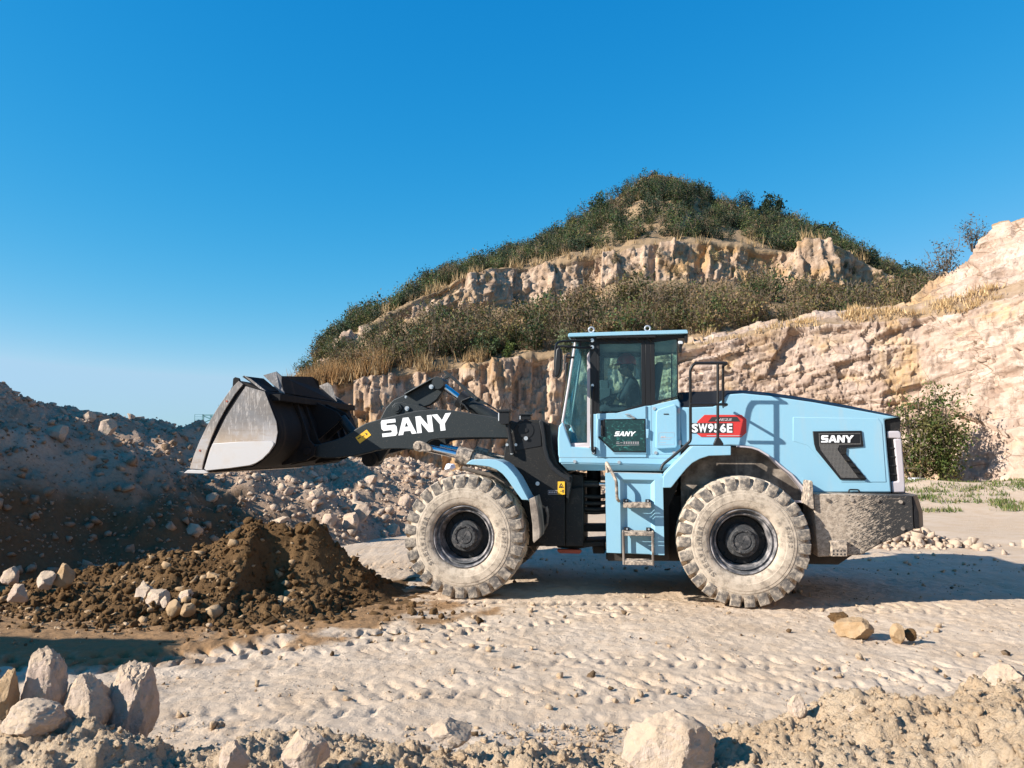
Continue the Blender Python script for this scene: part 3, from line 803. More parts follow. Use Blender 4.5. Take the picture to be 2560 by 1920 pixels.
def dl(*kv): return ([k for k, _ in kv], [v for _, v in kv])
def ln(pts, D): return ([a for a, _ in pts], [c for _, c in pts], D)
k_ = 1.1573
hpx = np.linspace(560, 2420, 620)
A1 = [(560, 1120), (700, 1015), (800, 970), (926, 942), (1107, 917), (1250, 904), (1400, 887), (1560, 867), (1720, 852), (1830, 838), (2420, 800)]
A2 = [(560, 1121), (700, 1008), (740, 945), (900, 852), (1053, 787), (1107, 793), (1250, 765), (1469, 745), (1560, 707), (1741, 709), (1876, 707), (2012, 712), (2148, 755), (2300, 745), (2420, 740)]
A3 = [(560, 1122), (700, 1004), (740, 937), (900, 832), (1030, 757), (1080, 727), (1152, 696), (1242, 673), (1333, 660), (1423, 651), (1559, 628), (1649, 618), (1696, 613), (1786, 609), (1876, 618), (1985, 632), (2012, 598), (2057, 608), (2102, 628), (2166, 660), (2230, 692), (2300, 722), (2420, 736)]
A4 = [(560, 1123), (700, 1000), (745, 930), (880, 828), (960, 797), (1030, 748), (1100, 702), (1170, 672), (1270, 645), (1380, 600), (1480, 540), (1560, 490), (1600, 452), (1640, 446), (1690, 452), (1740, 476), (1800, 506), (1900, 540), (1970, 566), (2020, 590), (2090, 618), (2150, 652), (2200, 684), (2320, 718), (2420, 732)]
A5 = [(560, 1140), (1030, 1000), (1600, 800), (2420, 900)]
A0 = [(560, 1195), (1000, 1192), (1280, 1190), (1700, 1190), (2420, 1190)]
HQ, hsoil, hband = sheet(hpx, [
    ln(A0, dl((560, 40), (1280, 43), (2420, 46))), ln(A1, dl((560, 42), (1280, 45.5), (2420, 49))),
    ln(A2, dl((560, 46), (1280, 59), (2420, 61))), ln(A3, dl((560, 47), (1280, 61), (2420, 63))),
    ln(A4, dl((560, 52), (1280, 76), (1620, 84), (2420, 78))), ln(A5, dl((560, 70), (2420, 120)))],
    [74, 60, 44, 60, 12], [(1, 0), (0.05, 1), (1, 0), (0.1, 1), (0, 1)], 3,
    [(2.6, 7.0, 0.75)], [(3.2, 0.95, 0.85), (1.1, 0.38, 0.38), (0.5, 0.2, 0.16)], True)
HILLQ = HQ
hill = obj_np("hill", HQ.reshape(-1, 3), grid_faces(*HQ.shape[:2]), M['hill'], False, {"soil": hsoil})
tag(hill, "quarried hill with a rock band under a scrubby rounded top", "hill", kind="structure")
cpx = np.linspace(1640, 2800, 520)
B0 = [(1640, 1195), (2000, 1215), (2300, 1224), (2560, 1229), (2800, 1240)]
B05 = [(1640, 1100), (2000, 1110), (2250, 1130), (2330, 1110), (2430, 1050), (2560, 1020), (2800, 990)]
B1 = [(1640, 874), (1718, 868), (1831, 850), (1967, 830), (2102, 812), (2238, 806), (2419, 776), (2560, 728), (2800, 640)]
B2 = [(1640, 866), (1718, 859), (1831, 841), (1967, 818), (2102, 800), (2215, 783), (2290, 758), (2419, 739), (2560, 690), (2800, 590)]
B3 = [(1640, 862), (1718, 853), (1831, 835), (1967, 812), (2035, 795), (2102, 793), (2215, 775), (2283, 753), (2319, 718), (2365, 682), (2419, 651), (2446, 601), (2487, 568), (2560, 536), (2800, 420)]
B4 = [(1640, 900), (2102, 850), (2365, 760), (2800, 560)]
bd_ = [(1640, 41), (2000, 39.5), (2300, 37.5), (2560, 33.5), (2800, 29)]
def off(e): return ([a for a, _ in bd_], [c + e for _, c in bd_])
CQ, csoil, cband = sheet(cpx, [ln(B0, off(0)), ln(B05, off(1.6)), ln(B1, off(3.2)), ln(B2, off(4.9)), ln(B3, off(6.6)), ln(B4, off(22))],
    [36, 90, 9, 44, 8], [(0.75, 0), (1, 0), (0.1, 0.55), (0.8, 0.0), (0.2, 0.8)], 40,
    [(3.8, 3.2, 0.45)], [(2.6, 1.1, 0.42), (0.95, 0.42, 0.26), (0.42, 0.2, 0.13)], False, -0.26)
cliff = obj_np("quarry_face", CQ.reshape(-1, 3), grid_faces(*CQ.shape[:2]), M['cliff'], False, {"soil": csoil})
tag(cliff, "tall blasted cream and ochre rock face behind the loader rear", "cliff", kind="structure")

# unseen continuation of the face, added to bounce warm sunlight into the shadows
path = np.array([CQ[0, -1, :2] + (0.3, 0.5), (24.5, 16), (28, 2), (28.5, -12), (24, -27), (12, -40)]); seg = np.linspace(0, len(path) - 1, 160)
wx_ = np.interp(seg, range(len(path)), path[:, 0]); wy_ = np.interp(seg, range(len(path)), path[:, 1])
hw_ = np.linspace(0, 1, 46); WX, WH = np.meshgrid(np.arange(160), hw_)
tx = np.gradient(wx_); ty = np.gradient(wy_); tl_ = np.hypot(tx, ty); nx_, ny_ = ty / tl_, -tx / tl_
X = wx_[WX.ravel()]; Y = wy_[WX.ravel()]; H = WH.ravel() * (15 + 3 * noise(np.stack([X * 0.08, Y * 0.08, X * 0], 1)))
dsp = 1.4 * fbm(np.stack([X, Y, H], 1) * 0.3, 4) - WH.ravel() * 4.5
inward = np.sign((0 - wx_) * nx_ + (8 - wy_) * ny_)
X = X + (nx_ * inward)[WX.ravel()] * dsp; Y = Y + (ny_ * inward)[WX.ravel()] * dsp
o = obj_np("quarry_face", np.stack([X, Y, H - 0.3], 1), grid_faces(46, 160), M['cliff'], False, {"soil": np.zeros(X.size)})
tag(o, "unseen continuation of the rock face, added to bounce warm light from the right", "cliff", kind="structure")

# ------------------------------------------------------------------ plants
def leaf_mat():
    b = NB('leaves')
    c = b.attr("col", "Color")
    b.base(c); b.set("Roughness", 0.7); b.set("Specular IOR Level", 0.25)
    tr = b.n("ShaderNodeBsdfTranslucent", {"Color": c})
    m = b.n("ShaderNodeMixShader", {0: 0.25, 1: b.b.outputs[0], 2: tr.outputs[0]})
    b.t.links.new(m.outputs[0], b.out.inputs[0])
    return b.m
M['leaf'] = leaf_mat()
M['bark'] = plain('bark', (0.10, 0.075, 0.055), 0.9)
GREEN = np.array([(0.040, 0.068, 0.022), (0.055, 0.085, 0.026), (0.032, 0.055, 0.024)])
OLIVE = np.array([(0.125, 0.115, 0.036), (0.10, 0.095, 0.034), (0.155, 0.13, 0.045)])
BROWN = np.array([(0.20, 0.125, 0.062), (0.16, 0.10, 0.055), (0.23, 0.155, 0.075)])
PALE = np.array([(0.15, 0.17, 0.085), (0.12, 0.15, 0.07), (0.17, 0.18, 0.10)])
DARK = np.array([(0.020, 0.036, 0.018), (0.028, 0.046, 0.02), (0.024, 0.042, 0.024)])
LIVE = np.array([(0.085, 0.12, 0.026), (0.065, 0.10, 0.025), (0.11, 0.13, 0.035)])
def plant(seed, stems, leaves, size, spread, cols, up=0.35, twig=True, clump=0.10, cone=0.5):
    """unit-height shrub: bent stems, leaf faces clustered on their outer parts. returns (twig V, F), (leaf V, F, colour)"""
    R = np.random.RandomState(seed); tv = []; tf = []; cen = []
    for _ in range(stems):
        a = R.uniform(0, 6.283); r = spread * math.sqrt(R.rand()); h = R.uniform(0.6, 1.0)
        p0 = np.array([0.12 * r * math.cos(a), 0.12 * r * math.sin(a), -0.05]); p2 = np.array([r * math.cos(a), r * math.sin(a), h * (1 - cone * (r / spread) ** 2)])
        p1 = (p0 + p2) / 2 + np.array([0, 0, 0.12]) + R.normal(0, 0.05, 3)
        pts = [p0 * (1 - t) ** 2 + p1 * 2 * t * (1 - t) + p2 * t * t for t in np.linspace(0, 1, 5)]
        wd = 0.017
        for i in range(4):
            s = wd * (1 - i / 5); o = len(tv); q = R.normal(size=3); q /= np.linalg.norm(q)
            tv += [pts[i] - q * s, pts[i] + q * s, pts[i + 1] + q * s * 0.7, pts[i + 1] - q * s * 0.7]; tf.append((o, o + 1, o + 2, o + 3))
        for t in np.linspace(up, 1.0, 5):
            c = p0 * (1 - t) ** 2 + p1 * 2 * t * (1 - t) + p2 * t * t
            cen.append(c + R.normal(0, 0.05, 3))
            o = len(tv); e = c + R.normal(0, 0.12, 3) + (0, 0, 0.05); q = R.normal(size=3) * 0.004; tv += [c - q, c + q, e]; tf.append((o, o + 1, o + 2, o + 2))
    cen = np.array(cen)
    k = R.randint(len(cen), size=leaves); c = cen[k] + R.normal(0, clump, (leaves, 3)) * (1, 1, 0.8)
    tone = cols[(k * 7 + seed) % len(cols)] * R.uniform(0.72, 1.3, (leaves, 1))
    u = R.normal(size=(leaves, 3)); u /= np.linalg.norm(u, axis=1)[:, None]
    v = np.cross(u, R.normal(size=(leaves, 3))); v /= np.linalg.norm(v, axis=1)[:, None]
    s = size * R.uniform(0.6, 1.4, (leaves, 1))
    Q = np.stack([c - u * s, c + v * s * 0.45, c + u * s, c - v * s * 0.45], 1).reshape(-1, 3)
    F = np.arange(leaves * 4).reshape(-1, 4)
    tf = np.array(tf)
    return (np.array(tv), tf), (Q, F, np.repeat(tone, 4, 0))
def thicket(name, pts, hts, protos, label, cat, seed):
    R = np.random.RandomState(seed); V = []; F4 = []; F3 = []; C = []; o = 0
    for p, h in zip(pts, hts):
        sel = (noise(np.array([p]) * 0.16 + seed)[0] * 0.9 + 0.5 + R.normal() * 0.16) % 1.0      # like grows beside like
        (tv, tf), (lv, lf, lc) = protos[int(sel * len(protos)) % len(protos)]
        a = R.uniform(0, 6.283); m = np.array([[math.cos(a), -math.sin(a), 0], [math.sin(a), math.cos(a), 0], [0, 0, 1]])
        s = h * R.uniform(0.85, 1.2, 3)
        V.append((lv * s) @ m.T + p); F4.append(lf + o); o += len(lv); C.append(lc * R.uniform(0.6, 1.4))
        V.append((tv * s) @ m.T + p)
        t3 = tf[tf[:, 2] == tf[:, 3]][:, :3]; t4 = tf[tf[:, 2] != tf[:, 3]]
        F3.append(t3 + o); F4.append(t4 + o); o += len(tv); C.append(np.tile((0.22, 0.165, 0.115), (len(tv), 1)))
    ob = obj_np(name, np.concatenate(V), [np.concatenate(F4), np.concatenate(F3)], M['leaf'], False, {"col": np.concatenate(C)})
    return tag(ob, label, cat, kind="stuff")
def pick(Q, band, which, lo, hi, n, seed, c0=0.0, c1=1.0):
    """random points on a band of the hill, lo..hi of the way up it"""
    R = np.random.RandomState(seed); rows = np.where(band == which)[0]; r0, r1 = rows[0], rows[-1] + 1
    r = r0 + (r1 - r0) * R.uniform(lo, hi, n); c = (c0 + (c1 - c0) * R.rand(n)) * (Q.shape[1] - 1)
    return Q[np.clip(r.astype(int), 0, Q.shape[0] - 1), c.astype(int)]
G_ = [plant(i, 11, 420, 0.046, 0.45, np.concatenate([GREEN, OLIVE[:1]]), 0.15) for i in range(4)]
D_2 = [plant(20 + i, 10, 420, 0.046, 0.42, DARK, 0.2) for i in range(3)]
BR_ = [plant(40 + i, 16, 190, 0.040, 0.40, np.concatenate([BROWN, OLIVE[:2]]), 0.3, cone=0.3) for i in range(5)]
OL_ = [plant(60 + i, 12, 320, 0.043, 0.42, np.concatenate([OLIVE, GREEN[:1], BROWN[:1]]), 0.25) for i in range(4)]
R = np.random.RandomState(77)
n = 720
p = pick(HQ, hband, 1, 0.10, 0.66, n, 1, 0.10); p = p[noise(p * 0.55 + 8) > -0.42]; n = len(p)
thicket("scrub", p, (0.65 + 2.0 * R.rand(n) ** 1.3) * (0.62 + 0.38 * sstep(-13, -4, p[:, 0])), BR_[:2] + OL_[:2] + G_[:1] + BR_[2:] + OL_[2:], "brown and olive scrub growing thickly over the bench between the rock bands", "scrub", 2)
n = 1500
p = np.concatenate([pick(HQ, hband, 3, 0.10, 1.0, n - 170, 3, 0.12), pick(HQ, hband, 3, 0.55, 1.0, 170, 31, 0.42, 0.78)]); p = p[noise(p * 0.5 + 2) > -0.45]; n = len(p)
thicket("scrub", p, 0.55 + 1.45 * R.rand(n) ** 1.3, G_[:3] + BR_[:1] + D_2 + OL_[:1] + G_[1:] + D_2 + G_[:2], "dark green scrub covering the rounded hilltop above the upper rock band", "scrub", 4)
n = 60
p = pick(HQ, hband, 2, 0.0, 0.75, n, 5, 0.2)
thicket("scrub", p, R.uniform(0.5, 1.1, n), BR_ + OL_, "sparse olive scrub rooted in the upper rock band", "scrub", 6)

def clumpy(p, f=0.45, t=0.0): return p[noise(p * f + 3) + 0.5 * noise(p * f * 3.1) > t]
def grass(name, pts, h, mat_cols, label, per, width, seed, spread=0.25):
    R = np.random.RandomState(seed); n = len(pts) * per
    b_ = np.repeat(pts, per, 0) + R.normal(0, spread, (n, 3)) * (1, 1, 0.1)
    hh = np.repeat(h, per)[:, None] * R.uniform(0.5, 1.15, (n, 1)); lean = R.normal(0, 0.28, (n, 3)) * (1, 1, 0)
    a = R.uniform(0, 6.283, n); d = np.stack([np.cos(a), np.sin(a), a * 0], 1) * width
    V = np.stack([b_ - d, b_ + d, b_ + (lean + (0, 0, 1)) * hh], 1).reshape(-1, 3)
    C = np.repeat(mat_cols[R.randint(len(mat_cols), size=n)] * R.uniform(0.75, 1.25, (n, 1)), 3, 0)
    return tag(obj_np(name, V, np.arange(3 * n).reshape(-1, 3), M['leaf'], False, {"col": C}), label, "grass", kind="stuff")
DRY = np.array([(0.36, 0.24, 0.115), (0.42, 0.30, 0.16), (0.30, 0.19, 0.09)])
RUST = np.array([(0.36, 0.20, 0.08), (0.30, 0.17, 0.07), (0.38, 0.25, 0.12)])
SOD = np.array([(0.085, 0.125, 0.028), (0.13, 0.15, 0.045), (0.22, 0.19, 0.085), (0.07, 0.105, 0.025)])
p = np.concatenate([clumpy(pick(HQ, hband, 1, 0.0, 0.12, 520, 11, 0.05, 0.66), 0.5, 0.05), pick(HQ, hband, 3, 0.0, 0.07, 130, 12, 0.2, 0.95)]); p = clumpy(p, 0.4, -0.05)
grass("dry_grass", p, R.uniform(0.5, 1.1, len(p)), DRY, "tan dry grass fringing the tops of the hill rock bands", 14, 0.035, 13)
p = pick(HQ, hband, 1, 0.02, 0.34, 260, 14, 0.085, 0.215)
grass("dry_grass", p, R.uniform(0.8, 1.3, len(p)), RUST, "rust coloured tall dry grass on the low left end of the hill", 16, 0.035, 15)
p = np.concatenate([pick(CQ, cband, 2, 0.1, 1.0, 230, 16, 0.40, 0.80), pick(CQ, cband, 2, 0.0, 1.0, 140, 18, 0.02, 0.45), pick(CQ, cband, 3, 0.9, 1.0, 60, 17, 0.4, 0.7)]); p = clumpy(p, 0.35, 0.02)
grass("dry_grass", p, R.uniform(0.2, 0.5, len(p)), DRY * 1.35, "pale dry grass along the ledge of the tall rock face", 12, 0.03, 19)
n = 5200
x = R.uniform(-8, 26, n); y = R.uniform(23, 37, n)
k = (noise(np.stack([x * 0.30, y * 0.55, x * 0], 1)) + 0.4 * noise(np.stack([x * 1.1, y * 1.1, x * 0], 1)) > 0.07) & ((x > 12) | (y > 26))
x, y = x[k], y[k]
p = np.stack([x, y, ground_z(x, y)], 1)
grass("grass", p, R.uniform(0.07, 0.18, len(p)), SOD, "short green grass in patches on the far edge of the quarry floor", 14, 0.022, 20, 0.16)

def tree(name, label, cat, u, v, D, hpx, proto, wx=1.0, group=None, seed=0, trunk=0.0):
    """single plant whose foot stands at pixel (u, v), distance D, hpx pixels tall"""
    h = hpx * D / FPX; (tv, tf), (lv, lf, lc) = proto
    e = link(bpy.data.objects.new(name, None)); e.location = W(u, v, D); e.rotation_euler[2] = seed * 1.3
    s = np.array([h * wx, h * wx, h])
    t3 = tf[tf[:, 2] == tf[:, 3]][:, :3]; t4 = tf[tf[:, 2] != tf[:, 3]]
    obj_np("trunk", tv * s, [t4, t3], M['bark'], False, parent=e)
    obj_np("crown", lv * s, lf, M['leaf'], False, {"col": lc}, parent=e)
    return tag(e, label, cat, group)
big = lambda s, cols, st=14, lf=1500, sz=0.028, sp=0.42, **k: plant(s, st, lf, sz, sp, cols, k.pop("up", 0.3), clump=k.pop("clump", 0.075), **k)
tree("bush", "tall loose olive bush against the rock face, left of the denser green bush", "bush", 2288, 1212, 35.5, 272, big(101, np.concatenate([OLIVE, LIVE]) * 0.8, 14, 2300, 0.017, 0.26, up=0.3, clump=0.06), 0.9, seed=1)
tree("bush", "dense yellow green bush growing from the foot of the rock face", "bush", 2358, 1198, 35.2, 238, big(102, np.concatenate([LIVE, LIVE, OLIVE]) * 0.95, 18, 4200, 0.019, 0.25, up=0.18, clump=0.06, cone=0.35), 0.95, seed=2)
tree("bush", "small rusty brown bush below the green bush behind the loader rear", "bush", 2300, 1200, 35.5, 95, big(103, np.concatenate([BROWN, OLIVE]), 12, 700, 0.05, 0.5, up=0.1), 1.0, seed=3)
tree("tree", "thin bare blue grey tree on the skyline of the rock face, lower of the two", "tree", 2352, 705, 43.5, 125, big(104, np.array([(0.12, 0.115, 0.105), (0.09, 0.10, 0.085)]), 22, 520, 0.028, 0.45, up=0.35), 1.0, seed=4)
tree("tree", "thin bare tree on the skyline just below the top right rock corner", "tree", 2432, 625, 42.5, 88, big(105, np.array([(0.12, 0.11, 0.10), (0.10, 0.10, 0.08)]), 18, 360, 0.036, 0.48, up=0.4), 1.0, seed=5)
tree("tree", "dark round evergreen standing out on the ridge right of the hilltop", "tree", 1922, 556, 80, 76, big(106, DARK, 14, 1700, 0.05, 0.52, up=0.35), 1.0, seed=6)
tree("tree", "small dark evergreen on the ridge next to the round one", "tree", 1985, 595, 79, 68, big(107, DARK, 10, 900, 0.05, 0.36, up=0.3), 1.0, seed=7)
tree("tree", "dark evergreen clump above the right end of the upper rock band", "tree", 2060, 632, 78, 78, big(108, DARK, 14, 1700, 0.055, 0.62, up=0.2), 1.0, seed=8)
tree("tree", "low dark evergreen behind the overhanging end of the rock band", "tree", 2160, 672, 77, 66, big(109, DARK, 14, 1500, 0.055, 0.70, up=0.15), 1.0, seed=9)
tree("tree", "dark evergreen lowest on the ridge where the hill meets the rock face", "tree", 2262, 716, 75, 62, big(110, DARK, 14, 1500, 0.055, 0.85, up=0.1), 1.0, seed=10)
tree("tree", "dark leafy tree at the low left end of the hill above the bucket", "tree", 762, 945, 46, 58, big(111, GREEN, 14, 2200, 0.034, 0.6, up=0.1), 1.0, seed=11)
tree("tree", "feathery grey green tree on the skyline near the left end of the hill", "tree", 838, 905, 47.5, 82, big(112, np.concatenate([GREEN, OLIVE]), 18, 1900, 0.028, 0.5, up=0.2), 1.0, seed=12)
tree("tree", "spreading grey green tree on the skyline left of the upper rock band", "tree", 925, 860, 49, 70, big(113, np.concatenate([OLIVE, GREEN]), 20, 1700, 0.028, 0.6, up=0.3), 1.0, seed=13)
tree("tree", "dark pointed shrub breaking the left skyline of the hilltop", "tree", 1498, 540, 78, 62, big(114, GREEN, 10, 800, 0.05, 0.36, up=0.2), 1.0, seed=14)
tree("tree", "wispy shrub on the very top of the hill", "tree", 1632, 458, 83, 40, big(115, np.concatenate([GREEN, BROWN]), 12, 700, 0.06, 0.6, up=0.1), 1.0, seed=15)
tree("shrub", "pale silvery shrub on the bench left of the cab roof", "shrub", 1410, 882, 46.5, 62, big(116, PALE, 12, 1100, 0.05, 0.6, up=0.1), 1.0, seed=16)
tree("shrub", "bluish green shrub on the bench above the boom cylinder", "shrub", 1215, 905, 46.5, 85, big(117, np.concatenate([GREEN, PALE[:1]]), 14, 1400, 0.045, 0.42, up=0.1), 1.0, seed=17)
tree("shrub", "yellow green shrub between the bluish shrub and the cab", "shrub", 1268, 900, 46.3, 48, big(118, LIVE, 10, 700, 0.06, 0.5, up=0.1), 1.0, seed=18)

# ------------------------------------------------------------------ single stones
def stone(label, x0, y0, x1, y1, D, mat='stone', seed=0, depth=0.8, planes=13, lo=0.5, tilt=0.0, sub=5, rough=0.085, group=None, name="boulder", cat="boulder", sink=0.3, cut=1.0):
    c = W((x0 + x1) / 2, y1, D); wd = (x1 - x0) * D / FPX; ht = (y1 - y0) * D / FPX * (1 + sink)
    V, F = rock_shape(seed, sub, planes, lo, rough, coat=1.0 if wd > 0.12 else 0.5, cut=cut)
    a = np.array(Matrix.Rotation(tilt, 3, 'Y')); V = V @ a.T
    V = V - (V.max(0) + V.min(0)) / 2; V = V / (V.max(0) - V.min(0)) * (wd, wd * depth, ht)
    V[:, 2] += ht / 2 - ht * sink / (1 + sink)
    e = V[:, 1].min()
    o = obj_np(name, V, F, M[mat], True); o.data.set_sharp_from_angle(angle=math.radians(32))
    o.location = (c[0], c[1] + wd * depth * 0.5, c[2])
    return tag(o, label, cat, group)
stone("upright pinkish boulder standing tallest in the group at the lower left", 20, 1632, 138, 1775, 4.25, 'stone_pink', 3, 0.8, 3, 0.78, sink=0.5, cut=1.35)
stone("leaning earth covered boulder between the upright one and the pointed one", 122, 1700, 250, 1815, 4.2, 'stone', 12, 0.9, 4, 0.75, 0.3, sink=0.5, cut=1.3)
stone("pointed pinkish boulder on the right of the lower left group", 232, 1676, 366, 1820, 4.3, 'stone_pink', 23, 1.0, 4, 0.7, 0.15, sink=0.6, cut=1.2)
stone("flat pale boulder lying in front of the upright boulder", -30, 1768, 122, 1836, 3.9, 'stone', 31, 0.8, 3, 0.8, sink=0.4, cut=1.5)
stone("ochre boulder cut by the left edge beside the upright boulder", -50, 1685, 16, 1790, 4.15, 'stone_brown', 35, 0.9)
stone("big smooth pale boulder at the bottom edge in the middle of the foreground", 1565, 1812, 1815, 1960, 3.55, 'stone', 41, 0.8, 4, 0.75, 0.1, 5, cut=1.35)
stone("flat pale slab half buried in the berm left of the big smooth boulder", 1060, 1812, 1178, 1862, 4.0, 'stone', 44, 0.7, 9, 0.45)
stone("low pale slab at the bottom of the berm under the flat slab", 690, 1842, 812, 1920, 3.6, 'stone_pink', 47, 0.8, 9, 0.5, 0.2)
stone("small pinkish rock at the bottom of the berm left of the low slab", 530, 1868, 612, 1930, 3.5, 'stone_pink', 48, 0.8, 9, 0.5)
stone("sharp pointed rock sticking out of the berm right of the big boulder", 1978, 1742, 2025, 1790, 4.2, 'stone', 52, 0.8, 10, 0.4)
stone("pale square rock on the right part of the berm crest", 2440, 1722, 2520, 1770, 4.1, 'stone', 55, 0.8, 4, 0.7, sink=0.7)
stone("large pale slab at the right edge of the berm crest", 2490, 1672, 2600, 1730, 4.5, 'stone', 57, 0.8, 4, 0.7, sink=0.9)
stone("cream rock with a shaded right side low on the right berm", 2370, 1840, 2450, 1910, 3.7, 'stone', 59, 0.8)
stone("pinkish rock on the berm right of the pointed rock", 2130, 1770, 2195, 1815, 4.0, 'stone_pink', 60, 0.9)
stone("rounded pale rock at the bottom right corner", 2500, 1830, 2590, 1930, 3.6, 'stone_pink', 61, 0.8)
# on the floor to the right
stone("wide brown rock with pale patches lying on the floor before the rear wheel", 2105, 1553, 2200, 1597, 7.75, 'stone_brown', 63, 0.8, 6, 0.65, sub=5)
stone("upright brown stone right of the wide brown rock", 2232, 1562, 2268, 1602, 7.65, 'stone_brown', 66, 0.8, 4, 0.65, sub=4)
stone("small dark clod lying beside the upright brown stone", 2264, 1574, 2296, 1598, 7.7, 'brown', 67, 0.8, 5, 0.6, sub=3, name="clod", cat="clod")
stone("crumbled brown clod behind the wide brown rock", 2080, 1534, 2130, 1556, 8.3, 'brown', 68, 0.8, 4, 0.7, sub=4, rough=0.2, name="clod", cat="clod")
# round the soil pile
for (lb, bx_, D, mt, sd) in (
    ("large pale angular boulder at the front foot of the soil pile", (317, 1457, 374, 1518), 8.9, 'stone', 70),
    ("flat pale stone right of the large angular boulder by the soil pile", (354, 1480, 412, 1518), 8.75, 'stone', 71),
    ("small white stone in the row at the foot of the soil pile", (394, 1492, 420, 1515), 8.65, 'stone', 72),
    ("rounded tan stone at the front of the row by the soil pile", (408, 1502, 449, 1536), 8.5, 'stone_brown', 73),
    ("tan stone resting higher on the soil pile above the row", (438, 1476, 477, 1507), 8.9, 'stone', 74),
    ("brownish stone at the right end of the row by the soil pile", (447, 1511, 481, 1538), 8.45, 'stone_brown', 75),
    ("brown boulder stuck halfway up the front of the soil pile", (498, 1432, 548, 1468), 9.3, 'stone_brown', 76),
    ("pale stone stuck in the left slope of the soil pile", (480, 1390, 502, 1425), 9.9, 'stone', 77),
    ("tall brown boulder on the small heap left of the soil pile", (122, 1412, 172, 1460), 9.3, 'stone_brown', 78),
    ("whitish boulder on the small heap beside the tall brown one", (76, 1432, 127, 1468), 9.2, 'stone', 79),
    ("grey pink boulder at the left edge on the small heap", (-12, 1420, 36, 1456), 9.5, 'stone_pink', 80),
    ("pale boulder lying on the shaded floor at the far left below the heap", (10, 1462, 60, 1500), 9.0, 'stone_pink', 81)):
    stone(lb, *bx_, D, mt, sd, 0.85, 11, 0.5, sub=4 if bx_[2] - bx_[0] > 45 else 3)
# on the rubble bank
def bank_D(u, v):
    """distance at which the view ray meets the rubble bank"""
    for D in np.arange(11, 34, 0.05):
        p = W(u, v, D); q = p[:2] - BA; s = q @ BT; d = q @ BN
        if d > -0.5 and p[2] < bank_z(np.array([s]), np.array([d]))[0]: return D
    return 20.0
for i, (lb, bx_) in enumerate((
    ("large flat topped boulder high on the shaded rubble bank at the left", (96, 1060, 156, 1098)),
    ("rounded pale boulder on the shaded bank right of the flat topped one", (231, 1046, 280, 1088)),
    ("pale boulder on the shaded bank near the small skyline dip", (192, 1026, 230, 1050)),
    ("large lit boulder at the foot of the rubble left of the front wheel", (842, 1283, 893, 1334)),
    ("lit rounded boulder above the large one left of the front wheel", (870, 1254, 925, 1300)),
    ("lit flat boulder half hidden behind the crest of the soil pile", (664, 1293, 722, 1315)),
    ("pinkish slab in the lit rubble under the bucket", (766, 1222, 808, 1268)),
    ("lit boulder next to the slab at the foot of the rubble", (800, 1285, 838, 1318)),
    ("pointed pink rock in the rubble just left of the front tyre", (993, 1236, 1025, 1266)),
    ("white angular rock in the rubble under the boom", (758, 1178, 792, 1200)),
    ("angular pale rock below the lift cylinder in the rubble", (905, 1188, 940, 1212)),
    ("shaded grey boulder low on the bank behind the soil pile", (455, 1310, 500, 1340)),
    ("shaded pinkish boulder left of the soil pile crest on the bank", (555, 1318, 605, 1362)),
    ("shaded slab lying above the soil pile on the bank", (505, 1232, 540, 1258)),
    ("rounded boulder at the foot of the rubble beside the front tyre", (955, 1310, 1000, 1345)))):
    D = bank_D((bx_[0] + bx_[2]) / 2, bx_[3])
    stone(lb, *bx_, D, 'stone_pink', 120 + i, 0.85, 12, 0.45, 0.2 * (i % 3), 4 if bx_[2] - bx_[0] > 40 else 3)
# heap of broken stone behind the loader's rear
hc = WG(2275, 1362); n = 260
q = R.normal(0, 1, (n, 2)) * (0.75, 0.4); zz_ = np.maximum(0, 0.42 - 0.5 * np.sqrt((q[:, 0] / 1.1) ** 2 + (q[:, 1] / 0.6) ** 2)) * R.rand(n)
scatter("rubble", np.stack([hc[0] + q[:, 0], hc[1] + q[:, 1], zz_], 1), np.minimum(0.2, 0.05 * (1 - R.rand(n)) ** -0.6), SMALL, M['stone'], "low heap of broken pale stone behind the loader counterweight", "rubble", 30, 0.3)

# ------------------------------------------------------------------ small far things
def metal(mb, p0, p1, r): mb.tube([p0, p1], r, 6)
DT = 58.0
c = W(486, 1060, DT); e = W(548, 1036, DT); top, bot = e[2], c[2]
M['teal'] = plain('teal_steel', (0.14, 0.30, 0.33), 0.5)
plat = link(bpy.data.objects.new("steel_platform", None)); plat.location = (c[0], c[1], 0)
tag(plat, "small teal steel platform with cross bracing and railing on the skyline behind the bank", "platform")
wd = e[0] - c[0]; dp = 1.6
mb = MB(); mb.box(-0.05, wd + 0.05, -0.05, dp, bot - 0.06, bot + 0.04)
for x in (0.62 * wd * 0.5, wd * 0.98):
    for y in (0.0, dp - 0.05): mb.box(x - 0.05, x + 0.05, y, y + 0.1, 0, bot)
mb.build("deck", M['teal'], plat)
mb = MB(); x0 = wd * 0.33
for y in (0.0, dp - 0.1):
    mb.box(x0 - 0.06, x0 + 0.06, y, y + 0.1, bot, top); mb.box(wd - 0.06, wd + 0.06, y, y + 0.1, bot, top); mb.box(x0, wd, y, y + 0.1, top - 0.1, top)
    metal(mb, (x0, y + 0.05, bot + 0.1), (wd, y + 0.05, top - 0.1), 0.045); metal(mb, (x0, y + 0.05, top - 0.1), (wd, y + 0.05, bot + 0.1), 0.045)
mb.build("braced_frame", M['teal'], plat)
mb = MB()
for z in np.linspace(bot + 0.2, top, 4): metal(mb, (0, 0, z), (x0, 0, z), 0.014)
metal(mb, (0, 0, bot), (0, 0, top), 0.02); metal(mb, (wd * 0.95, 0.05, top - 0.1), (wd * 0.95, 0.05, top + 0.75), 0.02)
mb.build("railing", M['teal'], plat)
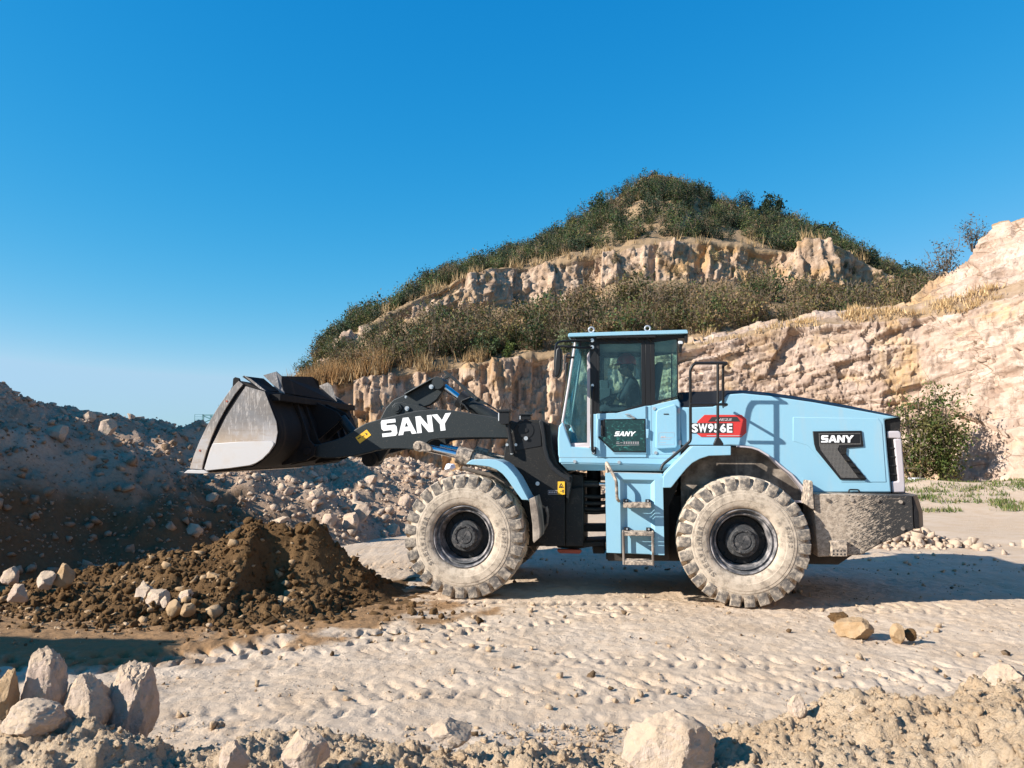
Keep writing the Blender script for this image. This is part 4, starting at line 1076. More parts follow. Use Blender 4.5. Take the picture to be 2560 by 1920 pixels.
M['box_white'] = plain('white_plastic', (0.72, 0.72, 0.78), 0.5); M['strap'] = plain('grey_strap', (0.42, 0.42, 0.46), 0.6)
a = W(2288, 1216, 35.0); bx = link(bpy.data.objects.new("storage_box", None)); bx.location = a; bx.rotation_euler[2] = 0.25
tag(bx, "small white ribbed box standing at the foot of the rock face", "box")
w_ = 32 * 35.0 / FPX; mb = MB(); mb.box(0, w_, 0, w_ * 0.7, -0.02, w_ * 0.56); mb.build("body", M['box_white'], bx, bevel=0.03)
mb = MB(); mb.box(-0.015, w_ + 0.015, -0.015, w_ * 0.7 + 0.015, w_ * 0.56, w_ * 0.66); mb.build("lid", M['box_white'], bx, bevel=0.02)
for t in (0.3, 0.7):
    mb = MB(); mb.box(w_ * t - 0.02, w_ * t + 0.02, -0.012, 0.0, -0.02, w_ * 0.56); mb.build("strap", M['strap'], bx)
V, F = rock_shape(200, 4, 5, 0.7, 0.10); a = W(1124, 1174, 33.0)
o = obj_np("sack", V * (0.25, 0.22, 0.17), F, M['box_white'], True); o.location = (a[0], a[1], a[2] + 0.12); tag(o, "crumpled white sack lying on the grass behind the front wheel", "sack")

# ================================================================== the wheel loader
loader = link(bpy.data.objects.new("wheel_loader", None))
loader.location = LO; loader.rotation_euler = (0, 0, -YAW)
tag(loader, "light blue wheel loader with black boom and raised bucket standing on the quarry floor", "wheel loader")

def zm(ox, oy, sc): return lambda *p: [(ox + sc * a, oy + sc * c) for a, c in p]
z1 = zm(440, 880, 900 / 2212); z2 = zm(1340, 780, 900 / 2212); z3 = zm(440, 900, 500 / 2212); z4 = zm(880, 900, 540 / 2212)
z5 = zm(1360, 800, 420 / 1834); z6 = zm(1680, 880, 600 / 2212); z7 = zm(1340, 1140, 380 / 2101); z8 = zm(1960, 1000, 400 / 1580)
zA = zm(980, 1150, 440 / 1921)
def LP(pts, y): return [L(u, v, y) for u, v in pts]
def plate(mb, pts, y0, y1): mb.prism(LP(pts, y0), y0, y1)
def L3(pt, y): x, z = L(pt[0], pt[1], y); return (x, y, z)
def T3(pts, ys):
    if not hasattr(ys, "__len__"): ys = [ys] * len(pts)
    return [L3(p, y) for p, y in zip(pts, ys)]

def mirror_plate(mb, pts, y0, y1):
    """same outline on both sides of the machine"""
    q = LP(pts, y0); mb.prism(q, y0, y1); mb.prism(q, -y0, -y1)

# ---- wheels: one built, three copies
WR = 0.80
def make_wheel():
    rim = MB()
    prof = [(-0.225, 0.408), (-0.255, 0.405), (-0.262, 0.392), (-0.250, 0.378), (-0.205, 0.372), (-0.200, 0.352), (-0.222, 0.344), (-0.215, 0.330), (-0.15, 0.318), (-0.02, 0.305), (0.0, 0.300)]
    rim.lathe(prof, 64)
    wheel = rim.build("wheel", M['rim'], loader, smooth=50)
    dish = MB(); dish.lathe([(-0.01, 0.306), (-0.03, 0.29), (-0.035, 0.21), (-0.03, 0.0)], 48)
    for i in range(10):
        t = i * math.tau / 10 + 0.2; dish.cyl((0.262 * math.cos(t), -0.06, 0.262 * math.sin(t)), (0.262 * math.cos(t), -0.03, 0.262 * math.sin(t)), 0.016, 8)
    dish.lathe([(0.25, 0.0), (0.25, 0.36), (0.24, 0.41)], 48)
    dish.build("dish", M['rim_dark'], wheel, smooth=40)
    hub = MB()
    hub.lathe([(-0.03, 0.212), (-0.135, 0.205), (-0.15, 0.195), (-0.155, 0.160), (-0.200, 0.156), (-0.212, 0.146), (-0.212, 0.118), (-0.200, 0.112), (-0.200, 0.096), (-0.209, 0.092), (-0.209, 0.0)], 48)
    for i in range(14):
        t = i * math.tau / 14; hub.cyl((0.133 * math.cos(t), -0.222, 0.133 * math.sin(t)), (0.133 * math.cos(t), -0.205, 0.133 * math.sin(t)), 0.0085, 6)
    hub.add([(-0.04, -0.213, -0.05), (0.0, -0.213, 0.06), (0.02, -0.213, 0.06), (-0.02, -0.213, -0.05)], [(0, 1, 2, 3)])
    hub.add([(-0.01, -0.213, -0.02), (0.05, -0.213, -0.035), (0.05, -0.213, -0.02), (0.0, -0.213, -0.002)], [(0, 1, 2, 3)])
    hub.build("hub", M['hub'], wheel, smooth=35)
    # tyre: body of revolution plus lugs, sidewall rings
    half = [(-0.232, 0.405), (-0.262, 0.414), (-0.276, 0.425), (-0.292, 0.455), (-0.300, 0.500), (-0.3005, 0.505), (-0.304, 0.507), (-0.305, 0.540), (-0.303, 0.590), (-0.299, 0.593), (-0.297, 0.625), (-0.292, 0.628), (-0.287, 0.655), (-0.270, 0.695), (-0.240, 0.728), (-0.17, 0.743), (-0.08, 0.748), (0.0, 0.750)]
    prof = half + [(-y, r) for y, r in half[-2::-1]]
    n = 108; k = len(prof); V = []; F = []; wear = []
    for j in range(n):
        t = math.tau * j / n
        for y, r in prof: V.append((r * math.cos(t), y, r * math.sin(t))); wear.append(0.0)
    for j in range(n):
        j2 = (j + 1) % n
        for i in range(k - 1): F.append((j * k + i, j2 * k + i, j2 * k + i + 1, j * k + i + 1))
    nl = 27; pitch = math.tau / nl
    for side in (-1, 1):
        for q in range(nl):
            t0 = pitch * (q + (0.5 if side > 0 else 0))
            #   y, angle shift, half width at top, half width at base, top radius, base radius
            secs = [(-0.296, 0.00, 0.036, 0.046, 0.700, 0.640), (-0.288, 0.00, 0.058, 0.074, 0.786, 0.645), (-0.245, 0.0, 0.062, 0.080, 0.800, 0.70), (-0.17, 0.035, 0.062, 0.080, 0.803, 0.735), (-0.10, 0.085, 0.060, 0.076, 0.805, 0.742), (-0.02, 0.12, 0.055, 0.07, 0.805, 0.745), (0.03, 0.13, 0.045, 0.06, 0.80, 0.745)]
            o = len(V)
            for m_, (y, sh, ht, hb, rt, rb) in enumerate(secs):
                for (a, r) in ((-hb, rb), (-ht, rt), (ht, rt), (hb, rb)):
                    t = t0 + (sh + a / 0.8) * (1 if side < 0 else 1)
                    V.append((r * math.cos(t), y * (1 if side < 0 else -1), r * math.sin(t))); wear.append(1.0 if (m_ < 2) else 0.0)
            ns = len(secs)
            for a in range(ns - 1):
                for c in range(3): F.append((o + a * 4 + c, o + a * 4 + c + 1, o + a * 4 + 4 + c + 1, o + a * 4 + 4 + c))
            F.append((o, o + 1, o + 2, o + 3)); F.append((o + ns * 4 - 1, o + ns * 4 - 2, o + ns * 4 - 3, o + ns * 4 - 4))
    def round_text(word, a0, step, r0, hgt):      # raised lettering on the sidewall
        for i, ch in enumerate(word):
            TV, TF = text_mesh(ch, 0.02); a = a0 - i * step; ca, sa = math.cos(a), math.sin(a); wd_ = hgt * (0.35 if ch in "1I" else 0.8); o = len(V)
            for u, v in TV: V.append(((r0 + v * hgt) * ca + (u - 0.5) * wd_ * sa, -0.309, (r0 + v * hgt) * sa - (u - 0.5) * wd_ * ca)); wear.append(0.8)
            F.extend(tuple(k + o for k in f) for f in TF)
    round_text("SMERWINNER", math.radians(232), 0.125, 0.515, 0.056); round_text("SH312", math.radians(25), 0.10, 0.52, 0.045)
    bmx = bpy.data.meshes.new("tyre"); bmx.from_pydata(V, [], F)
    a = bmx.attributes.new("wear", 'FLOAT', 'POINT'); a.data.foreach_set("value", wear)
    bm = bmesh.new(); bm.from_mesh(bmx); bmesh.ops.recalc_face_normals(bm, faces=bm.faces); bm.to_mesh(bmx); bm.free()
    bmx.polygons.foreach_set("use_smooth", [True] * len(bmx.polygons)); bmx.set_sharp_from_angle(angle=math.radians(30))
    bmx.materials.append(M['tyre'])
    tyre = link(bpy.data.objects.new("tyre", bmx), wheel)
    md = tyre.modifiers.new("bevel", 'BEVEL'); md.width = 0.008; md.segments = 1; md.limit_method = 'ANGLE'; md.angle_limit = math.radians(40)
    return wheel
def text_mesh(s, bold=0.0):
    cu = bpy.data.curves.new("t", 'FONT'); cu.body = s; cu.size = 1; cu.offset = bold; cu.resolution_u = 3
    ob = bpy.data.objects.new("t", cu); COL.objects.link(ob)
    bpy.context.view_layer.update()
    me = bpy.data.meshes.new_from_object(ob.evaluated_get(bpy.context.evaluated_depsgraph_get()))
    V = np.array([v.co[:2] for v in me.vertices]); F = [tuple(p.vertices) for p in me.polygons]
    bpy.data.objects.remove(ob); bpy.data.curves.remove(cu); bpy.data.meshes.remove(me)
    V = (V - V.min(0)) / (V.max(0) - V.min(0)); return V, F
wheel = make_wheel()
def place_wheel(wh, x, side, rot):
    wh.location = (x, side * 1.07, WR - 0.012)
    wh.rotation_euler = (0, 0, 0) if side < 0 else (0, 0, math.pi)
    wh.rotation_mode = 'XYZ'
    wh.rotation_euler = Matrix.Rotation(rot, 3, 'Y').to_euler() if side < 0 else (Matrix.Rotation(math.pi, 3, 'Z') @ Matrix.Rotation(rot, 3, 'Y')).to_euler()
for i, (x, sd, rt) in enumerate(((XR, -1, 0.1), (XF, -1, 0.23), (XR, 1, 0.4), (XF, 1, 0.7))):
    wh = wheel
    if i:
        wh = wheel.copy(); COL.objects.link(wh); wh.parent = loader
        for ch in wheel.children:
            c = ch.copy(); COL.objects.link(c); c.parent = wh
    place_wheel(wh, x, sd, rt)

# ---- lettering made of flat cut shapes
GL = {'S': [[(.08, 1), (1.05, 1), (1.05, .79), (.42, .79), (.36, .735), (.42, .66), (.95, .66), (1.08, .54), (1.08, .14), (.94, 0), (0, 0), (0, .21), (.66, .21), (.72, .28), (.66, .36), (.13, .36), (0, .49), (0, .88)]],
      'A': [[(0, 0), (.34, 0), (.42, .2), (.53, .46), (.65, .74), (.65, 1), (.45, 1)], [(.65, 1), (.65, .74), (.77, .46), (.88, .2), (.96, 0), (1.3, 0), (.85, 1)], [(.42, .2), (.88, .2), (.77, .46), (.53, .46)]],
      'N': [[(0, 0), (0, 1), (.36, 1), (.82, .42), (.82, 1), (1.15, 1), (1.15, 0), (.8, 0), (.33, .6), (.33, 0)]],
      'Y': [[(0, 1), (.4, 1), (.68, .62), (.98, 1), (1.38, 1), (.85, .4), (.85, 0), (.50, 0), (.50, .4)]]}
def word(mb, BL, BR, TL, y, th=0.004):
    """SANY between three photograph corners, on plane y"""
    x = 0; tot = 4.98; P0 = np.array(BL, float); eu = (np.array(BR, float) - P0); ev = (np.array(TL, float) - P0)
    for ch, adv in zip("SANY", (1.13, 1.34, 1.16, 1.38)):
        for poly in GL[ch]:
            pts = [tuple(P0 + eu * ((x + a) / tot) + ev * c) for a, c in poly]
            plate(mb, pts, y - th, y + 0.001)
        x += adv
def text_mesh(s, bold=0.0):
    cu = bpy.data.curves.new("t", 'FONT'); cu.body = s; cu.size = 1; cu.offset = bold; cu.resolution_u = 3
    ob = bpy.data.objects.new("t", cu); COL.objects.link(ob)
    bpy.context.view_layer.update()
    me = bpy.data.meshes.new_from_object(ob.evaluated_get(bpy.context.evaluated_depsgraph_get()))
    V = np.array([v.co[:2] for v in me.vertices]); F = [tuple(p.vertices) for p in me.polygons]
    bpy.data.objects.remove(ob); bpy.data.curves.remove(cu); bpy.data.meshes.remove(me)
    V = (V - V.min(0)) / (V.max(0) - V.min(0)); return V, F
def text_on(mb, s, BL, BR, TL, y, bold=0.0):
    V, F = text_mesh(s, bold); P0 = np.array(BL, float); eu = np.array(BR, float) - P0; ev = np.array(TL, float) - P0
    mb.add([L3(tuple(P0 + eu * a + ev * c), y) for a, c in V], F)

# ---- bucket
BY = 1.5
side_px = z3((160, 1200), (270, 900), (450, 560), (620, 310), (700, 235), (775, 280), (990, 345), (1060, 530), (1120, 680), (1136, 800), (1112, 930), (1045, 1030), (960, 1110), (850, 1178), (600, 1210), (300, 1237))
side = LP(side_px, -BY)
def bend(p0, p1, p2, n): return [tuple((np.array(p0) * (1 - t) ** 2 + np.array(p1) * 2 * t * (1 - t) + np.array(p2) * t * t)) for t in np.linspace(0, 1, n)]
mb = MB()
mb.prism(side, -BY, -BY + 0.03); mb.prism(side, BY - 0.03, BY)
back = LP(z3((120, 1248), (300, 1240), (600, 1214), (850, 1181), (910, 1150), (960, 1113), (1005, 1074), (1046, 1033), (1085, 985), (1114, 932), (1132, 868), (1138, 800), (1134, 742), (1122, 680), (1094, 605), (1062, 530), (1026, 437), (992, 345)), -BY)
cen = np.mean(np.array(back), 0)
inner = [tuple(np.array(p) + (cen - np.array(p)) / np.linalg.norm(cen - np.array(p)) * 0.035) for p in back]
prof = back + inner[::-1]
nb = len(back)
vs = [(x, y, z) for y in (-BY + 0.002, BY - 0.002) for x, z in prof]; k = len(prof)
mb.add(vs, [(i, i + 1, k + i + 1, k + i) for i in range(k - 1)] + [(k - 1, 0, k, 2 * k - 1)])
mb.add([], [])
bucket = mb.build("bucket", M['bucket'], loader, smooth=40, bevel=0.006)
# rubbed side panels (both faces), the reinforcing strip with its groove, lower wear plate
mb = MB()
pan = z3((318, 1200), (380, 990), (560, 625), (775, 292), (985, 350), (1055, 532), (1113, 682), (1128, 800), (1104, 928), (1038, 1025), (955, 1102), (846, 1168), (600, 1200), (340, 1226))
mb.prism(LP(pan, -BY), -BY - 0.012, -BY - 0.001); mb.prism(LP(pan, -BY), BY + 0.001, BY + 0.012)
mb.build("side_panel", M['side'], bucket, bevel=0.003)
mb = MB()
strip = z3((160, 1200), (205, 1060), (270, 900), (355, 725), (450, 560), (540, 425), (620, 315), (700, 232), (752, 268), (660, 380), (560, 535), (470, 700), (400, 860), (345, 1010), (310, 1130), (296, 1212))
mb.prism(LP(strip, -BY), -BY - 0.022, -BY - 0.001); mb.prism(LP(strip, -BY), BY + 0.001, BY + 0.022)
mb.build("side_cutter", M['side'], bucket, bevel=0.004)
mb = MB()
wp = z3((318, 1205), (362, 1060), (410, 925), (700, 905), (1060, 897), (1086, 915), (1082, 945), (1035, 1020), (960, 1095), (890, 1140), (820, 1165), (600, 1196), (345, 1222))
mb.prism(LP(wp, -BY - 0.012), -BY - 0.026, -BY - 0.012); mb.prism(LP(wp, -BY - 0.012), BY + 0.012, BY + 0.026)
mb.build("wear_plate", M['wear'], bucket, bevel=0.005)
mb = MB()
ce = z3((85, 1250), (130, 1216), (300, 1216), (360, 1246), (310, 1258))
mb.prism(LP(ce, -BY - 0.03), -BY - 0.03, BY + 0.03)
mb.build("cutting_edge", M['wear'], bucket, bevel=0.004)
mb = MB()
for p in z3((562, 456), (265, 1001)):
    a = L3(p, -BY - 0.022); mb.cyl(a, (a[0], a[1] - 0.006, a[2]), 0.014, 12)
mb.build("bolt", M['rust'], bucket)
# top plate and spill guard
B_ = L(*z3((990, 345))[0], -BY); F_ = L(*z3((705, 228))[0], -BY)
mb = MB()
mb.prism([(F_[0], F_[1]), (B_[0], B_[1]), (B_[0] + 0.005, B_[1] - 0.04), (F_[0], F_[1] - 0.05)], -BY + 0.03, BY - 0.03)
lip = LP(z3((600, 320), (622, 290), (628, 205), (650, 188), (690, 200), (705, 236), (690, 262)), -BY + 0.03)
mb.prism(lip, -BY + 0.035, -BY + 0.075); mb.prism(lip, BY - 0.075, BY - 0.035)
mb.build("top_plate", M['bucket'], bucket, bevel=0.005)
x0, zb = B_[0] - 0.02, B_[1] + 0.005
zB = lambda u, v, y: L3((u, v), y)
def slab(mb, pts, d):
    n = len(pts); q = [tuple(Vector(p) + Vector(d)) for p in pts]
    mb.add(pts + q, [tuple(range(n)), tuple(range(2 * n - 1, n - 1, -1))] + [(i, n + i, n + (i + 1) % n, (i + 1) % n) for i in range(n)])
mb = MB()
slab(mb, [zB(710, 982, -0.97), (B_[0] - 0.012, 0.97, B_[1] + 0.012), zB(799, 972, 0.62), zB(797, 953, 0.55), zB(781, 942, 0.40), zB(703, 940, -0.93)], (-0.025, 0, -0.008))
mb.build("spill_guard", M['bucket'], bucket)
mb = MB()
slab(mb, [zB(711, 984, -0.985), zB(704, 966, -0.955), zB(703, 940, -0.945), zB(690, 929, -0.955), zB(658, 938, -0.99), zB(700, 980, -0.99)], (0.0, 0.02, 0.004))
mb.build("guard_gusset", M['side'], bucket)
mb = MB(); g2 = [zB(711, 984, -0.985), zB(703, 940, -0.945), zB(690, 929, -0.955), zB(658, 938, -0.99)]; g2 = [(x, -y, z) for x, y, z in g2]; slab(mb, g2, (0, -0.02, 0.004)); mb.build("guard_gusset", M['side'], bucket)
for sd in (1, -1):
    mb = MB(); cg = [zB(609, 940, -1.42), zB(659, 946, -1.02), zB(698, 979, -1.02), zB(662, 976, -1.46)]
    slab(mb, [(x, y * sd, z) for x, y, z in cg], (-0.02, 0, -0.01)); mb.build("corner_guard", M['bucket'], bucket)
    mb = MB(); ce_ = [zB(608, 938, -1.43), zB(628, 948, -1.45), zB(664, 977, -1.47), zB(650, 972, -1.47)]
    slab(mb, [(x, y * sd, z) for x, y, z in ce_], (0, 0.015 * sd, 0)); mb.build("corner_gusset", M['side'], bucket)
mb = MB()
# brackets on the bucket's back for the boom and the link, horizontal ribs
pinB = L(*z3((1490, 1010))[0], -0.66)
topB = L(*z3((1800, 640))[0], -0.1)
xb = max(p[0] for p in back)
for yc in (-0.74, -0.44, 0.44, 0.74):
    mb.prism([(xb - 0.30, pinB[1] - 0.20), (pinB[0] - 0.02, pinB[1] - 0.13), (pinB[0] + 0.10, pinB[1] - 0.06), (pinB[0] + 0.11, pinB[1] + 0.07), (pinB[0] + 0.02, pinB[1] + 0.16), (xb - 0.10, zb - 0.10), (xb - 0.28, zb - 0.06)], yc - 0.022, yc + 0.022)
for yc in (-0.17, 0.17):
    mb.prism([(xb - 0.22, pinB[1] + 0.0), (xb + 0.06, pinB[1] + 0.22), (topB[0], topB[1] - 0.10), (topB[0] + 0.08, topB[1]), (topB[0], topB[1] + 0.09), (xb - 0.05, zb - 0.08), (xb - 0.26, zb - 0.03)], yc - 0.02, yc + 0.02)
mb.box(xb - 0.24, xb - 0.03, -BY + 0.08, BY - 0.08, zb - 0.13, zb - 0.04)
mb.tube([(pinB[0], -0.80, pinB[1]), (pinB[0], 0.80, pinB[1])], 0.055, 16)
mb.build("bracket", M['bucket'], bucket, bevel=0.004)

# ---- boom: two arms and cross tube
arm_px = z3((1445, 1010), (1460, 955), (1500, 932), (1560, 938), (1700, 900), (1850, 850), (1930, 800)) + z4((60, 692), (140, 647), (280, 606), (480, 560), (630, 525), (780, 506), (930, 506), (1100, 525), (1300, 560), (1500, 595), (1640, 622), (1750, 650), (1830, 700), (1840, 760), (1790, 800), (1590, 800), (1400, 797), (1200, 797), (1080, 800), (980, 804), (880, 809), (820, 818), (785, 833), (764, 855), (742, 893), (700, 922), (640, 922), (560, 913), (490, 910), (400, 911), (320, 916), (240, 930), (150, 955), (0, 990)) + z3((1880, 1068), (1760, 1085), (1640, 1085), (1550, 1075), (1475, 1060))
arm = LP(arm_px, -0.66)
mb = MB(); mb.prism(arm, -0.66, -0.56); mb.prism(arm, 0.56, 0.66)
cx_, cz_ = L(*z4((380, 720))[0], -0.56)
mb.tube([(cx_, -0.57, cz_), (cx_, 0.57, cz_)], 0.13, 18)
boom = mb.build("boom", M['boom'], loader, bevel=0.012)
mb = MB(); word(mb, z4((312, 790))[0], z4((1030, 712))[0], z4((292, 618))[0], -0.66); mb.build("lettering", M['white'], boom)
mb = MB(); plate(mb, z4((35, 795), (150, 712), (196, 768), (80, 855)), -0.664, -0.659); mb.build("warning_sticker", M['yellow'], boom)
mb = MB()
plate(mb, z4((55, 803), (85, 785), (90, 795), (62, 813)), -0.666, -0.663); plate(mb, z4((130, 745), (158, 752), (152, 775)), -0.666, -0.663); plate(mb, z4((100, 785), (125, 770), (128, 776), (103, 792)), -0.666, -0.663)
mb.build("sticker_print", M['sticker_black'], boom)
# bell crank between the arms, with its boss plates
lev = LP(z4((835, 188), (880, 172), (925, 185), (952, 225), (950, 275), (925, 330), (870, 405), (800, 458), (730, 483), (600, 560), (480, 700), (380, 900), (300, 1030), (240, 1070), (170, 1062), (112, 1010), (118, 940), (170, 850), (240, 700), (290, 600), (345, 490), (420, 408), (560, 345), (700, 262)), -0.06)
mb = MB(); mb.prism(lev, -0.06, 0.06)
rim_px = z4((835, 188), (880, 172), (925, 185), (952, 225), (950, 275), (935, 275), (930, 228), (905, 205), (870, 198), (820, 215), (560, 362), (545, 350))
mb.prism(LP(rim_px, -0.06), -0.15, -0.06)
crank = mb.build("bell_crank", M['boom'], loader, bevel=0.012)
mb = MB()
boss = LP(z4((405, 520), (410, 470), (440, 438), (500, 432), (560, 450), (700, 470), (780, 500), (640, 540), (500, 580), (420, 600)), -0.22)
mb.prism(boss, -0.22, -0.16); mb.prism(boss, 0.16, 0.22)
c0 = L(*z4((465, 495))[0], -0.22); mb.cyl((c0[0], -0.25, c0[1]), (c0[0], 0.25, c0[1]), 0.075, 24); mb.cyl((c0[0], -0.262, c0[1]), (c0[0], -0.25, c0[1]), 0.048, 24)
mb.build("boss_plate", M['boom'], boom, bevel=0.006)
mb = MB()
for p, y in (((567, 497), -0.225), ((815, 275), -0.16), ((556, 380), -0.16)):
    c = L(*z4(p)[0], y); r = 0.034 if p[1] != 380 else 0.02; mb.cyl((c[0], y - 0.025, c[1]), (c[0], y, c[1]), r, 14); mb.cyl((c[0], y - 0.035, c[1]), (c[0], y - 0.025, c[1]), r * 0.55, 6)
mb.build("bolt", M['bolt'], boom, smooth=30)
mb = MB(); c = L(*z4((200, 1010))[0], -0.06); mb.cyl((c[0], -0.16, c[1]), (c[0], 0.16, c[1]), 0.12, 24); mb.cyl((c[0], -0.18, c[1]), (c[0], 0.18, c[1]), 0.06, 20)
mb.build("link_pin", M['frame'], crank, smooth=35)
mb = MB(); a = L(*z4((205, 1000))[0], 0); t_ = topB; mb.tube([(a[0], 0, a[1]), (t_[0], 0, t_[1])], 0.075, 12); mb.build("tilt_link", M['boom'], loader, smooth=35)
# tilt cylinder with guard bar
p0 = L(*z4((905, 245))[0], 0); p1 = L(*z4((1105, 395))[0], 0); p2 = L(*z4((1520, 640))[0], 0)
mb = MB(); mb.tube([(p1[0], 0, p1[1]), (p2[0], 0, p2[1])], 0.105, 20); cyl_t = mb.build("tilt_cylinder", M['boom'], loader, smooth=35)
dv = Vector((p2[0] - p1[0], 0, p2[1] - p1[1])).normalized(); q = Vector((p1[0], 0, p1[1]))
mb = MB(); mb.tube([q - dv * 0.01, q + dv * 0.12], 0.135, 20); mb.build("cylinder_head", M['black'], cyl_t, smooth=35)
mb = MB(); mb.tube([(p0[0], 0, p0[1]), tuple(q)], 0.052, 18); mb.build("rod", M['chrome'], cyl_t, smooth=35)
mb = MB(); mb.cyl((p0[0], -0.17, p0[1]), (p0[0], 0.17, p0[1]), 0.09, 22); mb.build("pin", M['boom'], cyl_t, smooth=35)
mb = MB(); mb.tube(T3(z4((1215, 380), (1180, 395), (1120, 420), (1112, 480), (1115, 530)), -0.15), 0.012, 8); mb.tube(T3(z4((1100, 430), (1150, 460), (1190, 510), (1200, 560)), -0.16), 0.014, 8); mb.build("hose", M['rubber'], cyl_t, smooth=35)
mb = MB()
gb = z4((930, 112), (955, 105), (1300, 395), (1390, 445), (1385, 462), (1290, 440), (1000, 175), (945, 200), (930, 185), (965, 150))
plate(mb, gb, -0.20, -0.15); mb.tube(T3(z4((1380, 448), (1490, 515)), -0.17), 0.012, 8)
c = L(*z4((1270, 395))[0], -0.2); mb.cyl((c[0], -0.22, c[1]), (c[0], -0.2, c[1]), 0.03, 16)
mb.build("position_bar", M['boom'], cyl_t, bevel=0.004)
# lift cylinders
la = L(*z4((672, 885))[0], -0.70); lb = L(*z4((1140, 985))[0], -0.62); lc = L(*z4((1700, 1145))[0], -0.62)
for sd in (-1, 1):
    yy = sd * 0.60; d3 = Vector((lc[0] - lb[0], 0, lc[1] - lb[1])).normalized(); q = Vector((lb[0], yy, lb[1]))
    lc2 = L(*z4((1640, 1128))[0], -0.62)
    mb = MB(); mb.tube([q, (lc2[0], yy, lc2[1])], 0.095, 20); ob = mb.build("lift_cylinder", M['dusted'], loader, smooth=35)
    mb = MB(); mb.tube([q - d3 * 0.09, q + d3 * 0.12], 0.125, 22); mb.build("cylinder_head", M['dusted'], ob, smooth=35)
    mb = MB(); mb.tube([(la[0], yy, la[1]), tuple(q)], 0.055, 18); mb.build("rod", M['chrome'], ob, smooth=35)
    mb = MB()
    ey = LP(z4((625, 900), (630, 860), (655, 832), (690, 828), (730, 840), (790, 870), (815, 890), (810, 935), (740, 938), (690, 940), (650, 930)), -0.70)
    mb.prism(ey, sd * 0.71, sd * 0.57); mb.cyl((la[0], sd * 0.725, la[1]), (la[0], sd * 0.57, la[1]), 0.05, 22); mb.build("rod_eye", M['dusted'], ob, bevel=0.008)
# ---- front frame with lift towers
mb = MB()
tow = z4((1690, 640), (1715, 618), (1925, 612), (1990, 640), (2022, 645), (2040, 760), (2062, 960), (2100, 1055), (2165, 1130), (2260, 1195), (2212, 1475)) + zA((1885, 340), (1885, 940), (1680, 945), (1600, 905), (1450, 760), (1420, 430)) + z4((1560, 1060), (1555, 1000), (1570, 865), (1600, 800))
towL = LP(tow, -0.72)
mb.prism(towL, -0.72, -0.64); mb.prism(towL, 0.64, 0.72)
tow_in = LP(z4((1760, 640), (1990, 640), (2040, 860), (2100, 1055), (2212, 1200)) + zA((1885, 940), (1420, 940), (1420, 430)) + z4((1640, 1100), (1700, 900)), -0.5)
mb.prism(tow_in, -0.50, -0.46); mb.prism(tow_in, 0.46, 0.50)
fr = mb.build("front_frame", M['frame'], loader, bevel=0.01)
mb = MB()
# swept rear flange of the tower, central box and the hinge blocks
fl = z4((1925, 612), (1960, 640), (1975, 760), (1990, 900), (2020, 1010), (2070, 1090), (2140, 1150), (2230, 1195), (2230, 1250), (2120, 1190), (2030, 1110), (1980, 1010), (1955, 900), (1940, 760), (1915, 640))
mb.prism(LP(fl, -0.80), -0.80, -0.72); mb.prism(LP(fl, -0.80), 0.72, 0.80)
fl2 = z4((1995, 645), (2020, 645), (2060, 900), (2110, 1055), (2212, 1150), (2212, 1180), (2090, 1080), (2030, 900))
mb.prism(LP(fl2, -0.64), -0.64, 0.64)
mb.build("tower_flange", M['black'], fr, bevel=0.008)
mb = MB()
body = z2((0, 970), (290, 1005), (290, 1440), (60, 1440), (10, 1410), (-60, 1330), (-140, 1250), (-140, 1100))
mb.prism(LP(body, -0.55), -0.55, 0.55)
mb.prism(LP(z2((180, 1090), (290, 1075), (290, 1440), (180, 1440)), -0.62), -0.62, -0.55)
ax = LP(zA((560, 730), (1020, 730), (1020, 980), (560, 980)), -0.5)
mb.tube([(XF, -0.85, 0.79), (XF, 0.85, 0.79)], 0.16, 18); mb.tube([(XR, -0.85, 0.79), (XR, 0.85, 0.79)], 0.16, 18)
mb.prism([(XF - 0.25, 0.62), (XF + 0.9, 0.62), (XF + 0.9, 1.2), (XF - 0.2, 1.2)], -0.45, 0.45)
mb.build("frame_box", M['frame'], fr, bevel=0.01)
mb = MB()
for p, r in (((1783, 720), 0.11), ((1783, 720), 0.03)):
    c = L(*z4(p)[0], -0.72); mb.cyl((c[0], -0.735 - 0.01 * (r < 0.05), c[1]), (c[0], -0.72, c[1]), r, 24)
rec = z4((1690, 655), (1790, 640), (1920, 650), (1935, 770), (1940, 880), (1800, 905), (1640, 935), (1625, 965), (1600, 900), (1585, 868), (1680, 865), (1740, 845), (1755, 790), (1725, 740), (1720, 690))
mb.prism(LP(rec, -0.725), -0.728, -0.7205)
mb.build("pin_cover", M['black_clean'], fr, bevel=0.003)
mb = MB()
for p in ((1783, 802), (1590, 868), (1680, 868), (1637, 948), (1902, 1265)):
    c = L(*z4(p)[0], -0.73); mb.cyl((c[0], -0.755, c[1]), (c[0], -0.73, c[1]), 0.028 if p[0] not in (1590, 1680) else 0.02, 12)
mb.build("bolt", M['bolt'], fr, smooth=30)
mb = MB(); plate(mb, z4((2107, 1245), (2178, 1245), (2178, 1378), (2107, 1378)), -0.735, -0.7205); st = mb.build("warning_sticker", M['yellow'], fr)
mb = MB()
a_, b_2, c_ = z4((2118, 1306)), z4((2164, 1306)), z4((2141, 1262))
for s_, e_ in ((a_, b_2), (b_2, c_), (c_, a_)): mb.tube(T3([s_[0], e_[0]], -0.737), 0.004, 6)
plate(mb, z4((2134, 1290), (2147, 1290), (2147, 1302), (2134, 1302)), -0.739, -0.735)
